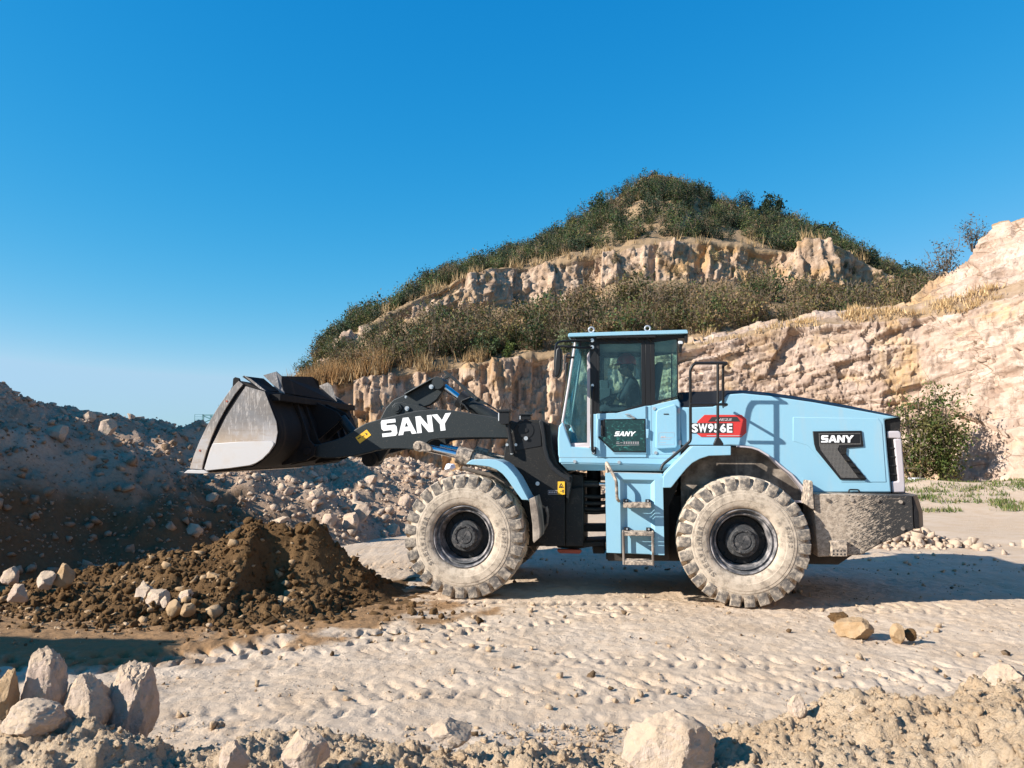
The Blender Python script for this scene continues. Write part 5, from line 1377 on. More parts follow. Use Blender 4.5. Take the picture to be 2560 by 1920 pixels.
plate(mb, z4((2130, 1340), (2150, 1340), (2150, 1345), (2130, 1345)), -0.738, -0.735); plate(mb, z4((2152, 1328), (2168, 1328), (2166, 1345), (2163, 1362), (2157, 1362), (2154, 1345)), -0.738, -0.735)
mb.build("sticker_print", M['sticker_black'], fr)
mb = MB(); fp = z4((2008, 1336), (2104, 1336), (2104, 1374), (2008, 1374)); q = T3(fp, -0.7225)
mb.tube(q, 0.0035, 6, closed=True)
for i in range(5): plate(mb, z4((2014 + i * 18, 1346), (2026 + i * 18, 1346), (2026 + i * 18, 1364), (2014 + i * 18, 1364)), -0.7225, -0.7202)
mb.build("type_plate", M['grey'], fr)
mb = MB(); mb.tube(T3(zA((1680, 510), (1700, 600), (1690, 700), (1650, 770), (1610, 800)), -0.76), 0.02, 10); mb.build("brake_hose", M['liner'], fr, smooth=35)
mb = MB(); plate(mb, z7((290, 1290), (560, 1295), (615, 1300), (628, 1330), (600, 1352), (330, 1345), (300, 1320)), -0.5, -0.40); mb.build("tow_lug", M['rust'], fr, bevel=0.006)
# work lamps on their posts
for (hood, body_, post, y) in ((((1478, 505), (1622, 505), (1618, 530), (1482, 530)), ((1505, 530), (1612, 530), (1608, 655), (1530, 660), (1505, 630)), ((1590, 640), (1620, 800), (1638, 955)), -0.86), (((1716, 550), (1838, 550), (1838, 566), (1716, 566)), ((1724, 566), (1830, 566), (1830, 612), (1724, 612)), ((1780, 610), (1785, 680)), 0.80)):
    mb = MB(); mb.prism(LP(z4(*body_), y), y, y + 0.14); ob = mb.build("headlight", M['black_clean'], loader, bevel=0.006)
    mb = MB(); mb.prism(LP(z4(*hood), y), y - 0.02, y + 0.16); mb.build("lamp_visor", M['black'], ob, bevel=0.003)
    mb = MB(); c = L(*z4(body_[0])[0], y); e = L(*z4(body_[-1])[0], y); mb.prism([(c[0] - 0.012, c[1] - 0.01), (c[0], c[1] - 0.01), (e[0], e[1] + 0.01), (e[0] - 0.012, e[1] + 0.01)], y + 0.01, y + 0.13); mb.build("lamp_lens", M['lamp'], ob)
    mb = MB(); mb.tube(T3(z4(*post), y + 0.07), 0.032, 10); c = L(*z4(post[-1])[0], y + 0.07); mb.build("lamp_post", M['black_clean'], ob, smooth=35)

# ---- front mudguard
fen_out = z4((1168, 1066), (1200, 1036), (1228, 1020), (1300, 1017), (1400, 1017), (1480, 1024), (1540, 1048), (1590, 1085), (1640, 1140), (1690, 1205), (1740, 1300), (1812, 1436))
fen_in = z4((1740, 1432), (1690, 1365), (1640, 1295), (1590, 1222), (1540, 1165), (1480, 1122), (1400, 1092), (1300, 1080))
def mudguard(sd):
    yo = -1.34
    mb = MB(); q = LP(fen_out + fen_in, yo); mb.prism(q, sd * abs(yo), sd * (abs(yo) - 0.025))
    top = LP(fen_out[1:], yo); tin = [(x - 0.006, z - 0.022) for x, z in top]
    mb.prism(top + tin[::-1], sd * (abs(yo) - 0.02), sd * 0.80)
    ob = mb.build("front_mudguard", M['blue'], loader, bevel=0.008, seg=3)
    mb = MB(); fp = LP(zA((1500, 425), (1560, 398), (1590, 520), (1618, 780), (1612, 850), (1552, 905), (1540, 880), (1535, 700), (1515, 560)), yo + 0.03)
    mb.prism(fp, sd * (abs(yo) - 0.01), sd * 0.82); mb.build("mud_flap", M['liner'], ob, bevel=0.005)
    mb = MB(); mb.tube(T3(zA((770, 85), (960, 140), (1120, 170), (1330, 300)), -1.05) if sd < 0 else [(x, -y, z) for x, y, z in T3(zA((770, 85), (960, 140), (1120, 170), (1330, 300)), -1.05)], 0.028, 8)
    mb.build("mudguard_bracket", M['liner'], ob, smooth=35)
mudguard(-1); mudguard(1)

# ---- articulation: hinges, steering cylinder, hoses, rear frame
mb = MB()
mb.prism(LP(z7((500, 300), (860, 345), (860, 420), (700, 420), (640, 470), (500, 560)), -0.3), -0.30, 0.30)
mb.prism(LP(z7((280, 1240), (650, 1195), (950, 1180), (950, 1250), (760, 1255), (560, 1290), (300, 1270)), -0.35), -0.35, 0.35)
mb.prism(LP(z7((650, 955), (960, 955), (960, 1055), (650, 1055)), -0.2), -0.12, 0.12)
mb.prism(LP(z7((775, 1250), (950, 1250), (950, 1350), (790, 1350)), -0.2), -0.2, 0.2)
c = L(*z7((800, 380))[0], 0); mb.cyl((c[0], 0, c[1] - 0.35), (c[0], 0, c[1] + 0.30), 0.10, 18)
hinge = mb.build("hinge", M['frame'], loader, bevel=0.008)
mb = MB(); mb.tube(T3(z7((620, 385), (860, 388)), -0.42), 0.045, 14); mb.tube(T3(z7((860, 388), (960, 390)), -0.42), 0.028, 14); mb.build("steering_cylinder", M['black'], loader, smooth=35)
mb = MB(); mb.tube(T3(z7((875, 388), (955, 390)), -0.424), 0.029, 14); mb.build("rod", M['chrome'], hinge, smooth=35)
mb = MB()
for i, yz in enumerate((560, 650, 735, 775)):
    mb.tube(smooth_path(T3(z7((560, yz - 15), (700, yz - 4 + 6 * (i % 2)), (820, yz + 6), (980, yz - 8)), [-0.25 + 0.04 * i] * 4), 0.1), 0.030, 10)
for i in range(3): mb.tube(T3(z7((560, 470), (620, 700 + 90 * i), (660, 1000), (640, 1150)), 0.05 + 0.1 * i), 0.03, 8)
mb.build("hydraulic_hose", M['rubber'], loader, smooth=35)
mb = MB()
xr0 = L(*z7((960, 700))[0], -0.5)[0]
mb.prism([(xr0, 0.42), (XR + 1.3, 0.42), (XR + 1.7, 0.7), (XR + 1.7, 1.30), (xr0, 1.30)], -0.50, 0.50)
mb.prism(LP(z2((440, 1000), (820, 1000), (880, 1050), (820, 1200), (820, 1530), (440, 1530)), -0.8), -0.80, 0.80)
mb.build("rear_frame", M['frame'], loader, bevel=0.01)

# ---- battery box with ladder under the cab
yb = -1.20
mb = MB()
bx = z7((955, 232), (1755, 250), (1775, 1370), (975, 1335)); plate(mb, bx, yb + 0.05, -0.55)
q = LP(bx, yb + 0.05); mb.prism(q, 0.55, 1.15)
box_ = mb.build("battery_box", M['blue_low'], loader, bevel=0.008)
def sheet3(mb, px4, ys): mb.add(T3(px4, ys), [tuple(range(len(px4)))])
o_ = z7((955, 232), (1750, 250), (1775, 1370), (975, 1335)); f_ = z7((1160, 322), (1640, 330), (1648, 1366), (1172, 1344)); i_ = z7((1235, 382), (1572, 384), (1580, 1363), (1246, 1347))
mb = MB()
d = yb
mb.add(T3([o_[0], o_[1], f_[1], f_[0]], d), [(0, 1, 2, 3)]); mb.add(T3([o_[1], o_[2], f_[2], f_[1]], d), [(0, 1, 2, 3)]); mb.add(T3([o_[3], o_[0], f_[0], f_[3]], d), [(0, 1, 2, 3)])
mb.add(T3([f_[0], f_[1], i_[1], i_[0]], [d, d, d + 0.06, d + 0.06]), [(0, 1, 2, 3)]); mb.add(T3([f_[1], f_[2], i_[2], i_[1]], [d, d, d + 0.06, d + 0.06]), [(0, 1, 2, 3)]); mb.add(T3([f_[3], f_[0], i_[0], i_[3]], [d, d, d + 0.06, d + 0.06]), [(0, 1, 2, 3)])
mb.add(T3(i_, d + 0.06), [(0, 1, 2, 3)])
for a, c in ((0, 1), (1, 2), (3, 0)):
    p = T3([o_[a], o_[c]], d); mb.add([p[0], p[1], (p[1][0], d + 0.2, p[1][2]), (p[0][0], d + 0.2, p[0][2])], [(0, 1, 2, 3)])
me_ = mb.build("box_door", M['blue_low'], box_)
bm = bmesh.new(); bm.from_mesh(me_.data); bmesh.ops.remove_doubles(bm, verts=bm.verts, dist=0.002); bmesh.ops.recalc_face_normals(bm, faces=bm.faces); bm.to_mesh(me_.data); bm.free()
mb = MB(); text_on(mb, "lectric", z7((1338, 470))[0], z7((1518, 474))[0], z7((1338, 418))[0], d + 0.057, 0.012); mb.build("lettering", M['electric'], box_)
mb = MB(); plate(mb, z7((1280, 428), (1318, 425), (1322, 432), (1290, 440), (1288, 452), (1318, 450), (1312, 462), (1282, 466), (1276, 448)), d + 0.055, d + 0.0595); mb.build("green_letter", M['green'], box_)
mb = MB(); plate(mb, z7((1335, 1166), (1486, 1170), (1492, 1206), (1322, 1203)), d + 0.055, d + 0.0595); mb.build("reflector", M['red'], box_)
yl = -1.42
mb = MB()
def step(zl, zr, zt, zb_):
    q = LP(z7((zl, zt), (zr, zt), (zr, zb_), (zl, zb_)), yl)
    x0_, x1_ = q[0][0], q[1][0]; z1_, z0_ = q[0][1], q[2][1]
    mb.box(x0_, x1_, yl, yl + 0.02, z0_, z1_); mb.box(x0_, x1_, yl + 0.20, yl + 0.22, z0_, z1_)
    for i in range(4): mb.box(x0_, x1_, yl + 0.035 + 0.042 * i, yl + 0.06 + 0.042 * i, z1_ - 0.025, z1_ - 0.008)
    for xx in (x0_, x1_ - 0.015): mb.box(xx, xx + 0.015, yl + 0.02, yl + 0.20, z0_, z1_)
step(1205, 1590, 648, 718); step(1190, 1630, 1048, 1108)
lad = mb.build("ladder", M['dusted'], loader, bevel=0.004)
mb = MB(); step(1205, 1632, 1448, 1515); mb.build("bottom_step", M['dusted'], lad, bevel=0.004)
mb = MB()
for u in ((1206, 1215), (1610, 1618)):
    for yo in (yl + 0.01, yl + 0.2): mb.tube(T3(z7((u[0], 1055), (u[1], 1500)), yo), 0.016, 8)
mb.build("side_rail", M['liner'], lad, smooth=35)
mb = MB()
for zx, zy in ((1240, 622), (1545, 628), (1252, 1015), (1556, 1020)):
    q = LP(z7((zx - 33, zy - 26), (zx + 33, zy - 26), (zx + 33, zy + 60), (zx - 33, zy + 60)), yl + 0.2); mb.prism(q, yl + 0.20, d + 0.06)
mb.build("step_bracket", M['black_clean'], lad, bevel=0.003)
mb = MB()
for zx, zy in ((1248, 615), (1545, 622), (1258, 1008), (1558, 1012)):
    c = L(*z7((zx, zy))[0], yl + 0.2); mb.cyl((c[0], yl + 0.185, c[1]), (c[0], yl + 0.2, c[1]), 0.013, 8)
mb.build("bolt", M['bolt'], lad)
mb = MB(); mb.tube(smooth_path(T3(z7((985, 232), (970, 75), (1110, 340), (1120, 590), (1145, 622)), [-1.16, -1.16, -1.30, -1.30, -1.22]), 0.04), 0.020, 10); mb.build("grab_handle", M['dusted'], box_, smooth=35)

# ---- cab
yc = -0.86
body_px = z5((160, 1160), (205, 1112), (250, 1240), (300, 1383), (500, 1390), (512, 1022), (580, 1024), (800, 1012), (1105, 936), (1165, 930), (1465, 862), (1490, 905), (1492, 1530), (1480, 1590), (180, 1560), (155, 1470), (150, 1300))
mb = MB()
bl = LP(body_px, yc)
mb.prism(bl, yc, yc + 0.05); mb.prism(bl, -yc, -yc - 0.05)
xf_, xr_ = L(*z5((158, 1165))[0], yc)[0], L(*z5((1490, 1300))[0], yc)[0]
zt_, zb2 = L(*z5((158, 1165))[0], yc)[1], L(*z5((158, 1560))[0], yc)[1]
zr_ = L(*z5((1480, 870))[0], yc)[1]
mb.box(xf_, xf_ + 0.05, yc + 0.05, -yc - 0.05, zb2, zt_ - 0.02); mb.box(xr_ - 0.05, xr_, yc + 0.05, -yc - 0.05, zb2, zr_ - 0.02)
cab = mb.build("cab", M['blue'], loader, bevel=0.018, seg=3)
# tapered belly below the body
mb = MB()
bt = LP(z5((180, 1562), (1480, 1590)), yc); bb_ = LP(z5((255, 1640), (1400, 1652)), yc + 0.12)
vs = [(bt[0][0], yc, bt[0][1]), (bt[1][0], yc, bt[1][1]), (bb_[1][0], yc + 0.12, bb_[1][1]), (bb_[0][0], yc + 0.12, bb_[0][1])]
mb.add(vs + [(x, -y, z) for x, y, z in vs], [(0, 1, 2, 3), (7, 6, 5, 4), (3, 2, 6, 7), (0, 3, 7, 4), (1, 5, 6, 2), (0, 4, 5, 1)])
mb.build("cab_floor", M['blue'], cab, bevel=0.01)
mb = MB()
sp = z5((163, 1497), (1490, 1505), (1490, 1511), (163, 1503)); plate(mb, sp, yc - 0.0015, yc + 0.002)
mb.build("seam", M['electric'], cab)
# black pillars and window surrounds, the same on both sides
mb = MB()
def frame_ring(outer, inner):
    n = len(outer)
    for i in range(n):
        j = (i + 1) % n; mirror_plate(mb, [outer[i], outer[j], inner[j], inner[i]], yc + 0.003, yc + 0.06)
# B frame of the door window
frame_ring(z5((580, 240), (1102, 212), (1106, 934), (800, 1012), (580, 1022)), z5((606, 262), (1060, 250), (1068, 920), (802, 998), (606, 998)))
frame_ring(z5((1163, 208), (1462, 200), (1466, 832), (1168, 932)), z5((1206, 240), (1450, 208), (1454, 832), (1215, 882)))
mirror_plate(mb, z5((500, 205), (578, 205), (578, 1024), (512, 1024), (505, 700)), yc + 0.001, yc + 0.07)
mirror_plate(mb, z5((1106, 205), (1160, 205), (1166, 930), (1110, 936)), yc + 0.001, yc + 0.07)
mirror_plate(mb, z5((300, 178), (1565, 148), (1562, 196), (1462, 200), (1163, 208), (580, 238), (500, 206), (350, 212)), yc + 0.002, yc + 0.07)
cf = mb.build("cab_frame", M['black_clean'], cab, bevel=0.003)
# front posts of the slanting windscreen corner
def fy(t): return -0.60 - 0.06 * t
mb = MB()
post = T3(z5((343, 240), (270, 715), (203, 1112)), [-0.62, -0.66, -0.70]); post2 = T3(z5((203, 1112), (300, 1386), (500, 1392)), [-0.70, -0.80, yc + 0.01])
mb.tube(post, 0.018, 8); mb.tube([(x, -y, z) for x, y, z in post], 0.018, 8); mb.tube(post2, 0.014, 8); mb.tube([(x, -y, z) for x, y, z in post2], 0.014, 8)
mb.build("windscreen_frame", M['grey'], cab, smooth=35)
def pane(name, pts3, th=0.006):
    mb = MB(); n = len(pts3); v = [Vector(p) for p in pts3]; nn = (v[1] - v[0]).cross(v[2] - v[1]).normalized() * th
    mb.add([tuple(p) for p in v] + [tuple(p + nn) for p in v], [tuple(range(n)), tuple(range(2 * n - 1, n - 1, -1))] + [(i, n + i, n + (i + 1) % n, (i + 1) % n) for i in range(n)])
    return mb.build(name, M['glass'], cab)
for sd in (1, -1):
    f2 = lambda pts: [(x, y * sd, z) for x, y, z in pts]
    pane("window", f2(T3(z5((606, 262), (1060, 250), (1068, 920), (802, 998), (606, 998)), yc + 0.025)))
    pane("window", f2(T3(z5((1206, 240), (1450, 208), (1454, 832), (1215, 882)), yc + 0.025)))
    pa = T3(z5((343, 225), (500, 205), (503, 700), (505, 1388), (300, 1383), (203, 1110), (270, 715)), [-0.62, yc + 0.02, yc + 0.02, yc + 0.02, -0.80, -0.70, -0.66])
    v = f2(pa)
    mb = MB(); mb.add(v, [(0, 1, 2, 6), (6, 2, 3, 5), (5, 3, 4)]); ob = mb.build("quarter_window", M['glass'], cab)
    md = ob.modifiers.new("solid", 'SOLIDIFY'); md.thickness = 0.005
a = T3(z5((343, 225), (270, 715), (203, 1110)), [-0.62, -0.66, -0.70])
mb = MB(); nx = 8; vs = []
for (x, y, z) in a:
    for i in range(nx + 1):
        t = -1 + 2 * i / nx; vs.append((x - 0.10 * (1 - t * t), y * -t, z))
fs = [(r * (nx + 1) + i, r * (nx + 1) + i + 1, (r + 1) * (nx + 1) + i + 1, (r + 1) * (nx + 1) + i) for r in range(2) for i in range(nx)]
mb.add(vs, fs); ob = mb.build("windscreen", M['glass'], cab, smooth=60); md = ob.modifiers.new("solid", 'SOLIDIFY'); md.thickness = 0.006
rw = [L(*z5((1470, 250))[0], yc), L(*z5((1475, 860))[0], yc)]
pane("rear_window", [(rw[0][0] - 0.01, -0.78, rw[0][1]), (rw[0][0] - 0.01, 0.78, rw[0][1]), (rw[1][0] - 0.01, 0.78, rw[1][1]), (rw[1][0] - 0.01, -0.78, rw[1][1])])
# black graduated edge low on the quarter window
mb = MB(); v = T3(z5((470, 380), (503, 330), (505, 1388), (300, 1383), (285, 1345), (470, 1340)), [yc + 0.014, yc + 0.012, yc + 0.012, -0.808, -0.80, yc + 0.014]); mb.add(v, [(0, 1, 2, 5), (5, 2, 3, 4)])
ob = mb.build("window_border", M['grey'], cab); md = ob.modifiers.new("solid", 'SOLIDIFY'); md.thickness = 0.003
# roof
yr = -0.95
mb = MB(); rp = z5((262, 158), (275, 143), (900, 124), (1545, 106), (1565, 110), (1572, 140), (1568, 147), (262, 182)); mb.prism(LP(rp, yr), yr, -yr)
roof = mb.build("roof", M['blue'], cab, bevel=0.02, seg=3)
mb = MB(); q = LP(z5((275, 183), (1565, 148), (1560, 190), (300, 205)), yr + 0.08); mb.prism(q, yr + 0.08, -yr - 0.08); mb.prism(LP(z5((1535, 150), (1570, 148), (1568, 245), (1540, 245)), yr + 0.03), yr + 0.03, yr + 0.10)
mb.build("roof_lining", M['black_clean'], cab, bevel=0.004)
mb = MB()
mb.tube(smooth_path(T3(z5((575, 195), (620, 186), (1180, 178), (1215, 180)), yc - 0.06), 0.05), 0.022, 10)
for u in (640, 760, 880, 1000, 1120): mb.tube(T3(z5((u, 190), (u + 55, 235)), [yc - 0.05, yc - 0.01]), 0.010, 8)
mb.build("roof_rail", M['black'], cab, smooth=35)
mb = MB()
for u, v_ in ((517, 106), (1130, 92)):
    for yy in (-0.75,):
        c = L(*z5((u, v_))[0], yy); mb.tube([(c[0] + 0.036 * math.cos(t), yy, c[1] + 0.036 * math.sin(t)) for t in np.linspace(0, math.tau, 17)[:-1]], 0.0115, 8, closed=True)
        c2 = L(*z5((u, v_ + 36))[0], yy); mb.cyl((c2[0], yy, c2[1] - 0.03), (c[0], yy, c[1] - 0.036), 0.016, 10)
mb.build("lifting_eye", M['bolt'], roof, smooth=35)
mb = MB(); mb.prism(LP(z5((1463, 235), (1475, 228), (1510, 228), (1520, 245), (1515, 262), (1470, 262)), yc - 0.02), yc - 0.02, yc + 0.12)
ob = mb.build("rear_work_lamp", M['lamp'], cab, bevel=0.006)
mb = MB(); mb.prism(LP(z5((1470, 264), (1512, 264), (1502, 355), (1480, 350)), yc), yc, yc + 0.08); mb.build("lamp_bracket", M['black_clean'], cab, bevel=0.004)
# mirrors
for y0, arms, head, y1 in ((-1.05, [((525, 225), (350, 225), (160, 236), (128, 275), (118, 480), (128, 610)), ((525, 300), (430, 305), (300, 296), (200, 285), (140, 292)), ((392, 228), (392, 300))], ((150, 350), (175, 318), (200, 325), (208, 400), (204, 540), (185, 615), (155, 645), (135, 620), (138, 480)), 0.10),
                      (0.95, [((330, 372), (260, 368), (238, 392), (232, 480)), ((330, 408), (250, 410))], ((228, 480), (250, 455), (262, 470), (258, 560), (255, 690), (240, 700), (226, 660)), 0.10)):
    mb = MB(); mb.prism(LP(z5(*head), y0), y0, y0 - 0.24 if y0 < 0 else y0 + 0.24); ob = mb.build("mirror", M['black_clean'], loader, bevel=0.018, seg=3)
    mb = MB()
    for ar in arms:
        n = len(ar); ys = [(-0.88 if y0 < 0 else 0.86) + (y0 - 0.10 * (1 if y0 < 0 else -1) - (-0.88 if y0 < 0 else 0.86)) * min(1, i / max(1, n - 3)) for i in range(n)] if n > 2 else [-0.93] * n
        mb.tube(smooth_path(T3(z5(*ar), ys), 0.05), 0.016, 8)
    mb.build("mirror_arm", M['black_clean'], ob, smooth=35)
    mb = MB()
    if y0 < 0:
        for p in ((527, 225), (527, 300)): c = L(*z5(p)[0], yc); mb.cyl((c[0], yc - 0.04, c[1]), (c[0], yc, c[1]), 0.026, 10)
        mb.build("bolt", M['bolt'], ob, smooth=35)
# door
mb = MB()
dp = z5((570, 1024), (800, 1014), (1110, 938), (1118, 1500), (760, 1500), (570, 1500)); q = LP(dp, yc); mb.prism(q, yc - 0.012, yc - 0.0005)
door = mb.build("door", M['blue'], loader, bevel=0.008)
mb = MB(); plate(mb, z5((582, 1080), (1126, 1080), (1124, 1460), (762, 1458), (568, 1275), (568, 1265)), yc - 0.024, yc - 0.012); mb.build("window_frame", M['blue'], door, bevel=0.004)
mb = MB(); gl = z5((665, 1092), (1096, 1087), (1106, 1434), (766, 1430), (600, 1272), (665, 1268)); plate(mb, gl, yc - 0.030, yc - 0.02); mb.build("lower_window", M['dark_glass'], door, bevel=0.003)
mb = MB()
go = z5((652, 1082), (1104, 1078), (1114, 1444), (756, 1440), (586, 1276), (652, 1272))
for i in range(6):
    j = (i + 1) % 6; plate(mb, [go[i], go[j], gl[j], gl[i]], yc - 0.033, yc - 0.022)
mb.build("window_rubber", M['black_clean'], door)
mb = MB(); word(mb, z5((765, 1268))[0], z5((985, 1268))[0], z5((785, 1216))[0], yc - 0.030, 0.005); mb.build("lettering", M['white'], door)
mb = MB()      # small line of print below the name: two bars, one bar, then small square signs
for r_ in ((790, 820, 1330, 1334), (786, 824, 1346, 1350), (832, 858, 1338, 1342)): plate(mb, z5((r_[0], r_[2]), (r_[1], r_[2]), (r_[1], r_[3]), (r_[0], r_[3])), yc - 0.033, yc - 0.029)
for i in range(7):
    u = 868 + i * 25
    for e in ((0, 18, 1329, 1333), (0, 18, 1338, 1341), (0, 18, 1347, 1351)): plate(mb, z5((u + e[0], e[2]), (u + e[1], e[2]), (u + e[1], e[3]), (u + e[0], e[3])), yc - 0.033, yc - 0.029)
    plate(mb, z5((u + 7, 1328), (u + 11, 1328), (u + 11, 1352), (u + 7, 1352)), yc - 0.0335, yc - 0.0331)
plate(mb, z5((790, 1366), (1040, 1362), (1040, 1365), (790, 1369)), yc - 0.033, yc - 0.029)
mb.build("small_print", M['grey'], door)
mb = MB(); plate(mb, z5((617, 1092), (660, 1090), (660, 1266), (622, 1266)), yc - 0.035, yc - 0.022); plate(mb, z5((620, 1150), (642, 1150), (645, 1262), (624, 1262)), yc - 0.06, yc - 0.035); mb.build("door_handle", M['black_clean'], door, bevel=0.006)
mb = MB(); mb.tube(smooth_path(T3(z5((885, 1030), (925, 1025), (995, 1072)), [yc - 0.03, yc - 0.04, yc - 0.03]), 0.03), 0.008, 8); mb.tube(T3(z5((900, 1045), (985, 1075)), yc - 0.02), 0.007, 8); mb.build("window_catch", M['bolt'], door, smooth=35)
mb = MB(); plate(mb, z5((1116, 1190), (1146, 1190), (1140, 1290), (1118, 1290)), yc - 0.035, yc - 0.012)
mb.build("hinge", M['blue'], door, bevel=0.005)
mb = MB(); mb.tube(smooth_path(T3(z5((530, 716), (525, 760), (525, 1300), (528, 1420), (540, 1440)), [yc, yc - 0.09, yc - 0.09, yc - 0.09, yc - 0.02]), 0.03), 0.020, 10); plate(mb, z5((512, 700), (550, 705), (556, 745), (516, 760)), yc - 0.03, yc); plate(mb, z5((522, 1385), (566, 1385), (566, 1462), (522, 1462)), yc - 0.03, yc)
hr = mb.build("door_rail", M['black_clean'], loader, smooth=35)
mb = MB()
for p in ((530, 714), (540, 1402), (540, 1446)): c = L(*z5(p)[0], yc - 0.03); mb.cyl((c[0], yc - 0.048, c[1]), (c[0], yc - 0.03, c[1]), 0.02, 10)
mb.build("bolt", M['bolt'], hr, smooth=35)
# side locker panel
mb = MB()
pan = z5((1224, 1010), (1232, 985), (1255, 972), (1425, 918), (1442, 930), (1452, 965), (1456, 1375), (1440, 1398), (1235, 1408), (1218, 1390)); plate(mb, pan, yc - 0.055, yc)
lk = mb.build("locker_door", M['blue'], loader, bevel=0.035, seg=4)
mb = MB(); plate(mb, z5((1306, 1021), (1362, 1021), (1362, 1034), (1306, 1034)), yc - 0.060, yc - 0.054); mb.build("latch", M['sticker_black'], lk, bevel=0.003)
mb = MB(); q = T3(z5((1252, 1230), (1420, 1230), (1420, 1362), (1252, 1362)), yc - 0.0555); mb.tube(q, 0.0022, 6, closed=True)
for r_ in ((1268, 1405, 1282), (1268, 1385, 1300), (1262, 1330, 1335)): plate(mb, z5((r_[0], r_[2]), (r_[1], r_[2]), (r_[1], r_[2] + 4), (r_[0], r_[2] + 4)), yc - 0.0565, yc - 0.054)
plate(mb, z5((1275, 1275), (1290, 1262), (1300, 1278), (1315, 1262), (1330, 1280), (1275, 1290)), yc - 0.0565, yc - 0.054)
mb.build("label_print", M['grey'], lk)
mb = MB()
for p in ((1202, 966), (1420, 1448), (1220, 1448), (335, 1544), (818, 1552)): c = L(*z5(p)[0], yc); mb.cyl((c[0], yc - 0.012, c[1]), (c[0], yc, c[1]), 0.022, 12)
mb.build("bolt", M['bolt'], cab, smooth=35)
mb = MB()
for p in ((1470, 990), (1482, 1340)): plate(mb, z5((p[0] - 14, p[1] - 28), (p[0] + 16, p[1] - 28), (p[0] + 16, p[1] + 26), (p[0] - 14, p[1] + 26)), yc - 0.02, yc)
mb.build("hinge", M['grey'], lk, bevel=0.004)
plate_gap = MB(); plate(plate_gap, z5((1115, 938), (1118, 938), (1124, 1500), (1120, 1500)), yc - 0.0135, yc - 0.0005); plate(plate_gap, z5((1166, 934), (1171, 934), (1178, 1462), (1174, 1462)), yc - 0.0012, yc + 0.001); plate(plate_gap, z5((1174, 1462), (1488, 1466), (1488, 1470), (1174, 1466)), yc - 0.0012, yc + 0.001); plate_gap.build("panel_gap", M['electric'], cab)
# inside the cab
fz0 = L(*z5((800, 1500))[0], 0)[1]
mb = MB(); mb.box(xf_ + 0.06, xr_ - 0.06, -0.79, 0.79, fz0 - 0.03, fz0); mb.build("cab_deck", M['inside'], cab)
sx, sz = L(*z5((975, 1020))[0], 0)
mb = MB(); mb.box(sx - 0.26, sx + 0.28, -0.26, 0.26, sz - 0.12, sz + 0.02); mb.box(sx - 0.15, sx + 0.15, -0.18, 0.18, fz0, sz - 0.12)
seat = mb.build("seat", M['seat'], loader, bevel=0.04, seg=3)
mb = MB(); mb.prism([(sx + 0.20, sz), (sx + 0.32, sz), (sx + 0.44, sz + 0.72), (sx + 0.33, sz + 0.72)], -0.24, 0.24); mb.build("backrest", M['seat'], seat, bevel=0.04, seg=3)
hx_, hz_ = L(*z5((1222, 590))[0], 0); mb = MB(); mb.box(hx_ - 0.045, hx_ + 0.045, -0.14, 0.14, hz_ - 0.15, hz_ + 0.13); mb.build("headrest", M['seat'], seat, bevel=0.03, seg=3)
a0 = L(*z5((660, 830))[0], 0); a1 = L(*z5((845, 785))[0], 0); w0 = L(*z5((720, 880))[0], 0)
mb = MB(); cwx, cwz = L(*z5((745, 870))[0], 0); tl = math.radians(42)
mb.tube([(cwx + 0.19 * math.cos(t) * math.cos(tl), 0.19 * math.sin(t), cwz + 0.19 * math.cos(t) * math.sin(tl)) for t in np.linspace(0, math.tau, 25)[:-1]], 0.016, 8, closed=True)
mb.tube([(cwx, 0, cwz), (cwx - 0.14, 0, cwz - 0.22), (cwx - 0.22, 0, fz0)], 0.04, 10); mb.tube([(cwx + 0.18 * math.cos(tl), 0, cwz + 0.18 * math.sin(tl)), (cwx - 0.18 * math.cos(tl), 0, cwz - 0.18 * math.sin(tl))], 0.014, 8)
sw = mb.build("steering_wheel", M['inside'], loader, smooth=35)
mb = MB(); q = LP(z5((610, 665), (706, 665), (706, 762), (615, 762)), 0.1); mb.prism(q, -0.02, 0.22); q = LP(z5((610, 770), (740, 765), (730, 850), (620, 900)), 0.1); mb.prism(q, -0.3, 0.3); mb.build("dashboard", M['inside'], cab, bevel=0.01)
mb = MB(); mb.tube([(a0[0], 0.30, a0[1]), (a1[0], 0.34, a1[1]), (a1[0] + 0.35, 0.34, a1[1] - 0.02)], 0.028, 8); mb.build("armrest", M['inside'], seat, smooth=35)

# ---- engine hood
yh = -0.84
side_px = z6((62, 505), (180, 506), (372, 500), (402, 490), (515, 386), (650, 377), (900, 401), (1300, 459), (1700, 530), (2000, 585), (2095, 600), (1962, 624), (1990, 940), (2026, 1296), (1300, 1296), (1240, 1330), (1222, 1270), (1200, 1240), (1100, 1122), (1000, 1045), (900, 957), (800, 897), (740, 876), (680, 868), (545, 862), (90, 860))
mb = MB(); q = LP(side_px, yh); mb.prism(q, yh, yh + 0.06); mb.prism(q, -yh, -yh - 0.06)
hood = mb.build("hood", M['blue'], loader, bevel=0.02, seg=3)
top_px = z6((62, 372), (300, 362), (480, 354), (640, 352), (760, 360), (900, 373), (1200, 416), (1600, 486), (2000, 571), (2098, 598))
mb = MB(); tp = LP(top_px, -0.70); lo_ = [(x, z - 0.16) for x, z in tp]
mb.prism(tp + lo_[::-1], -0.70, 0.70)
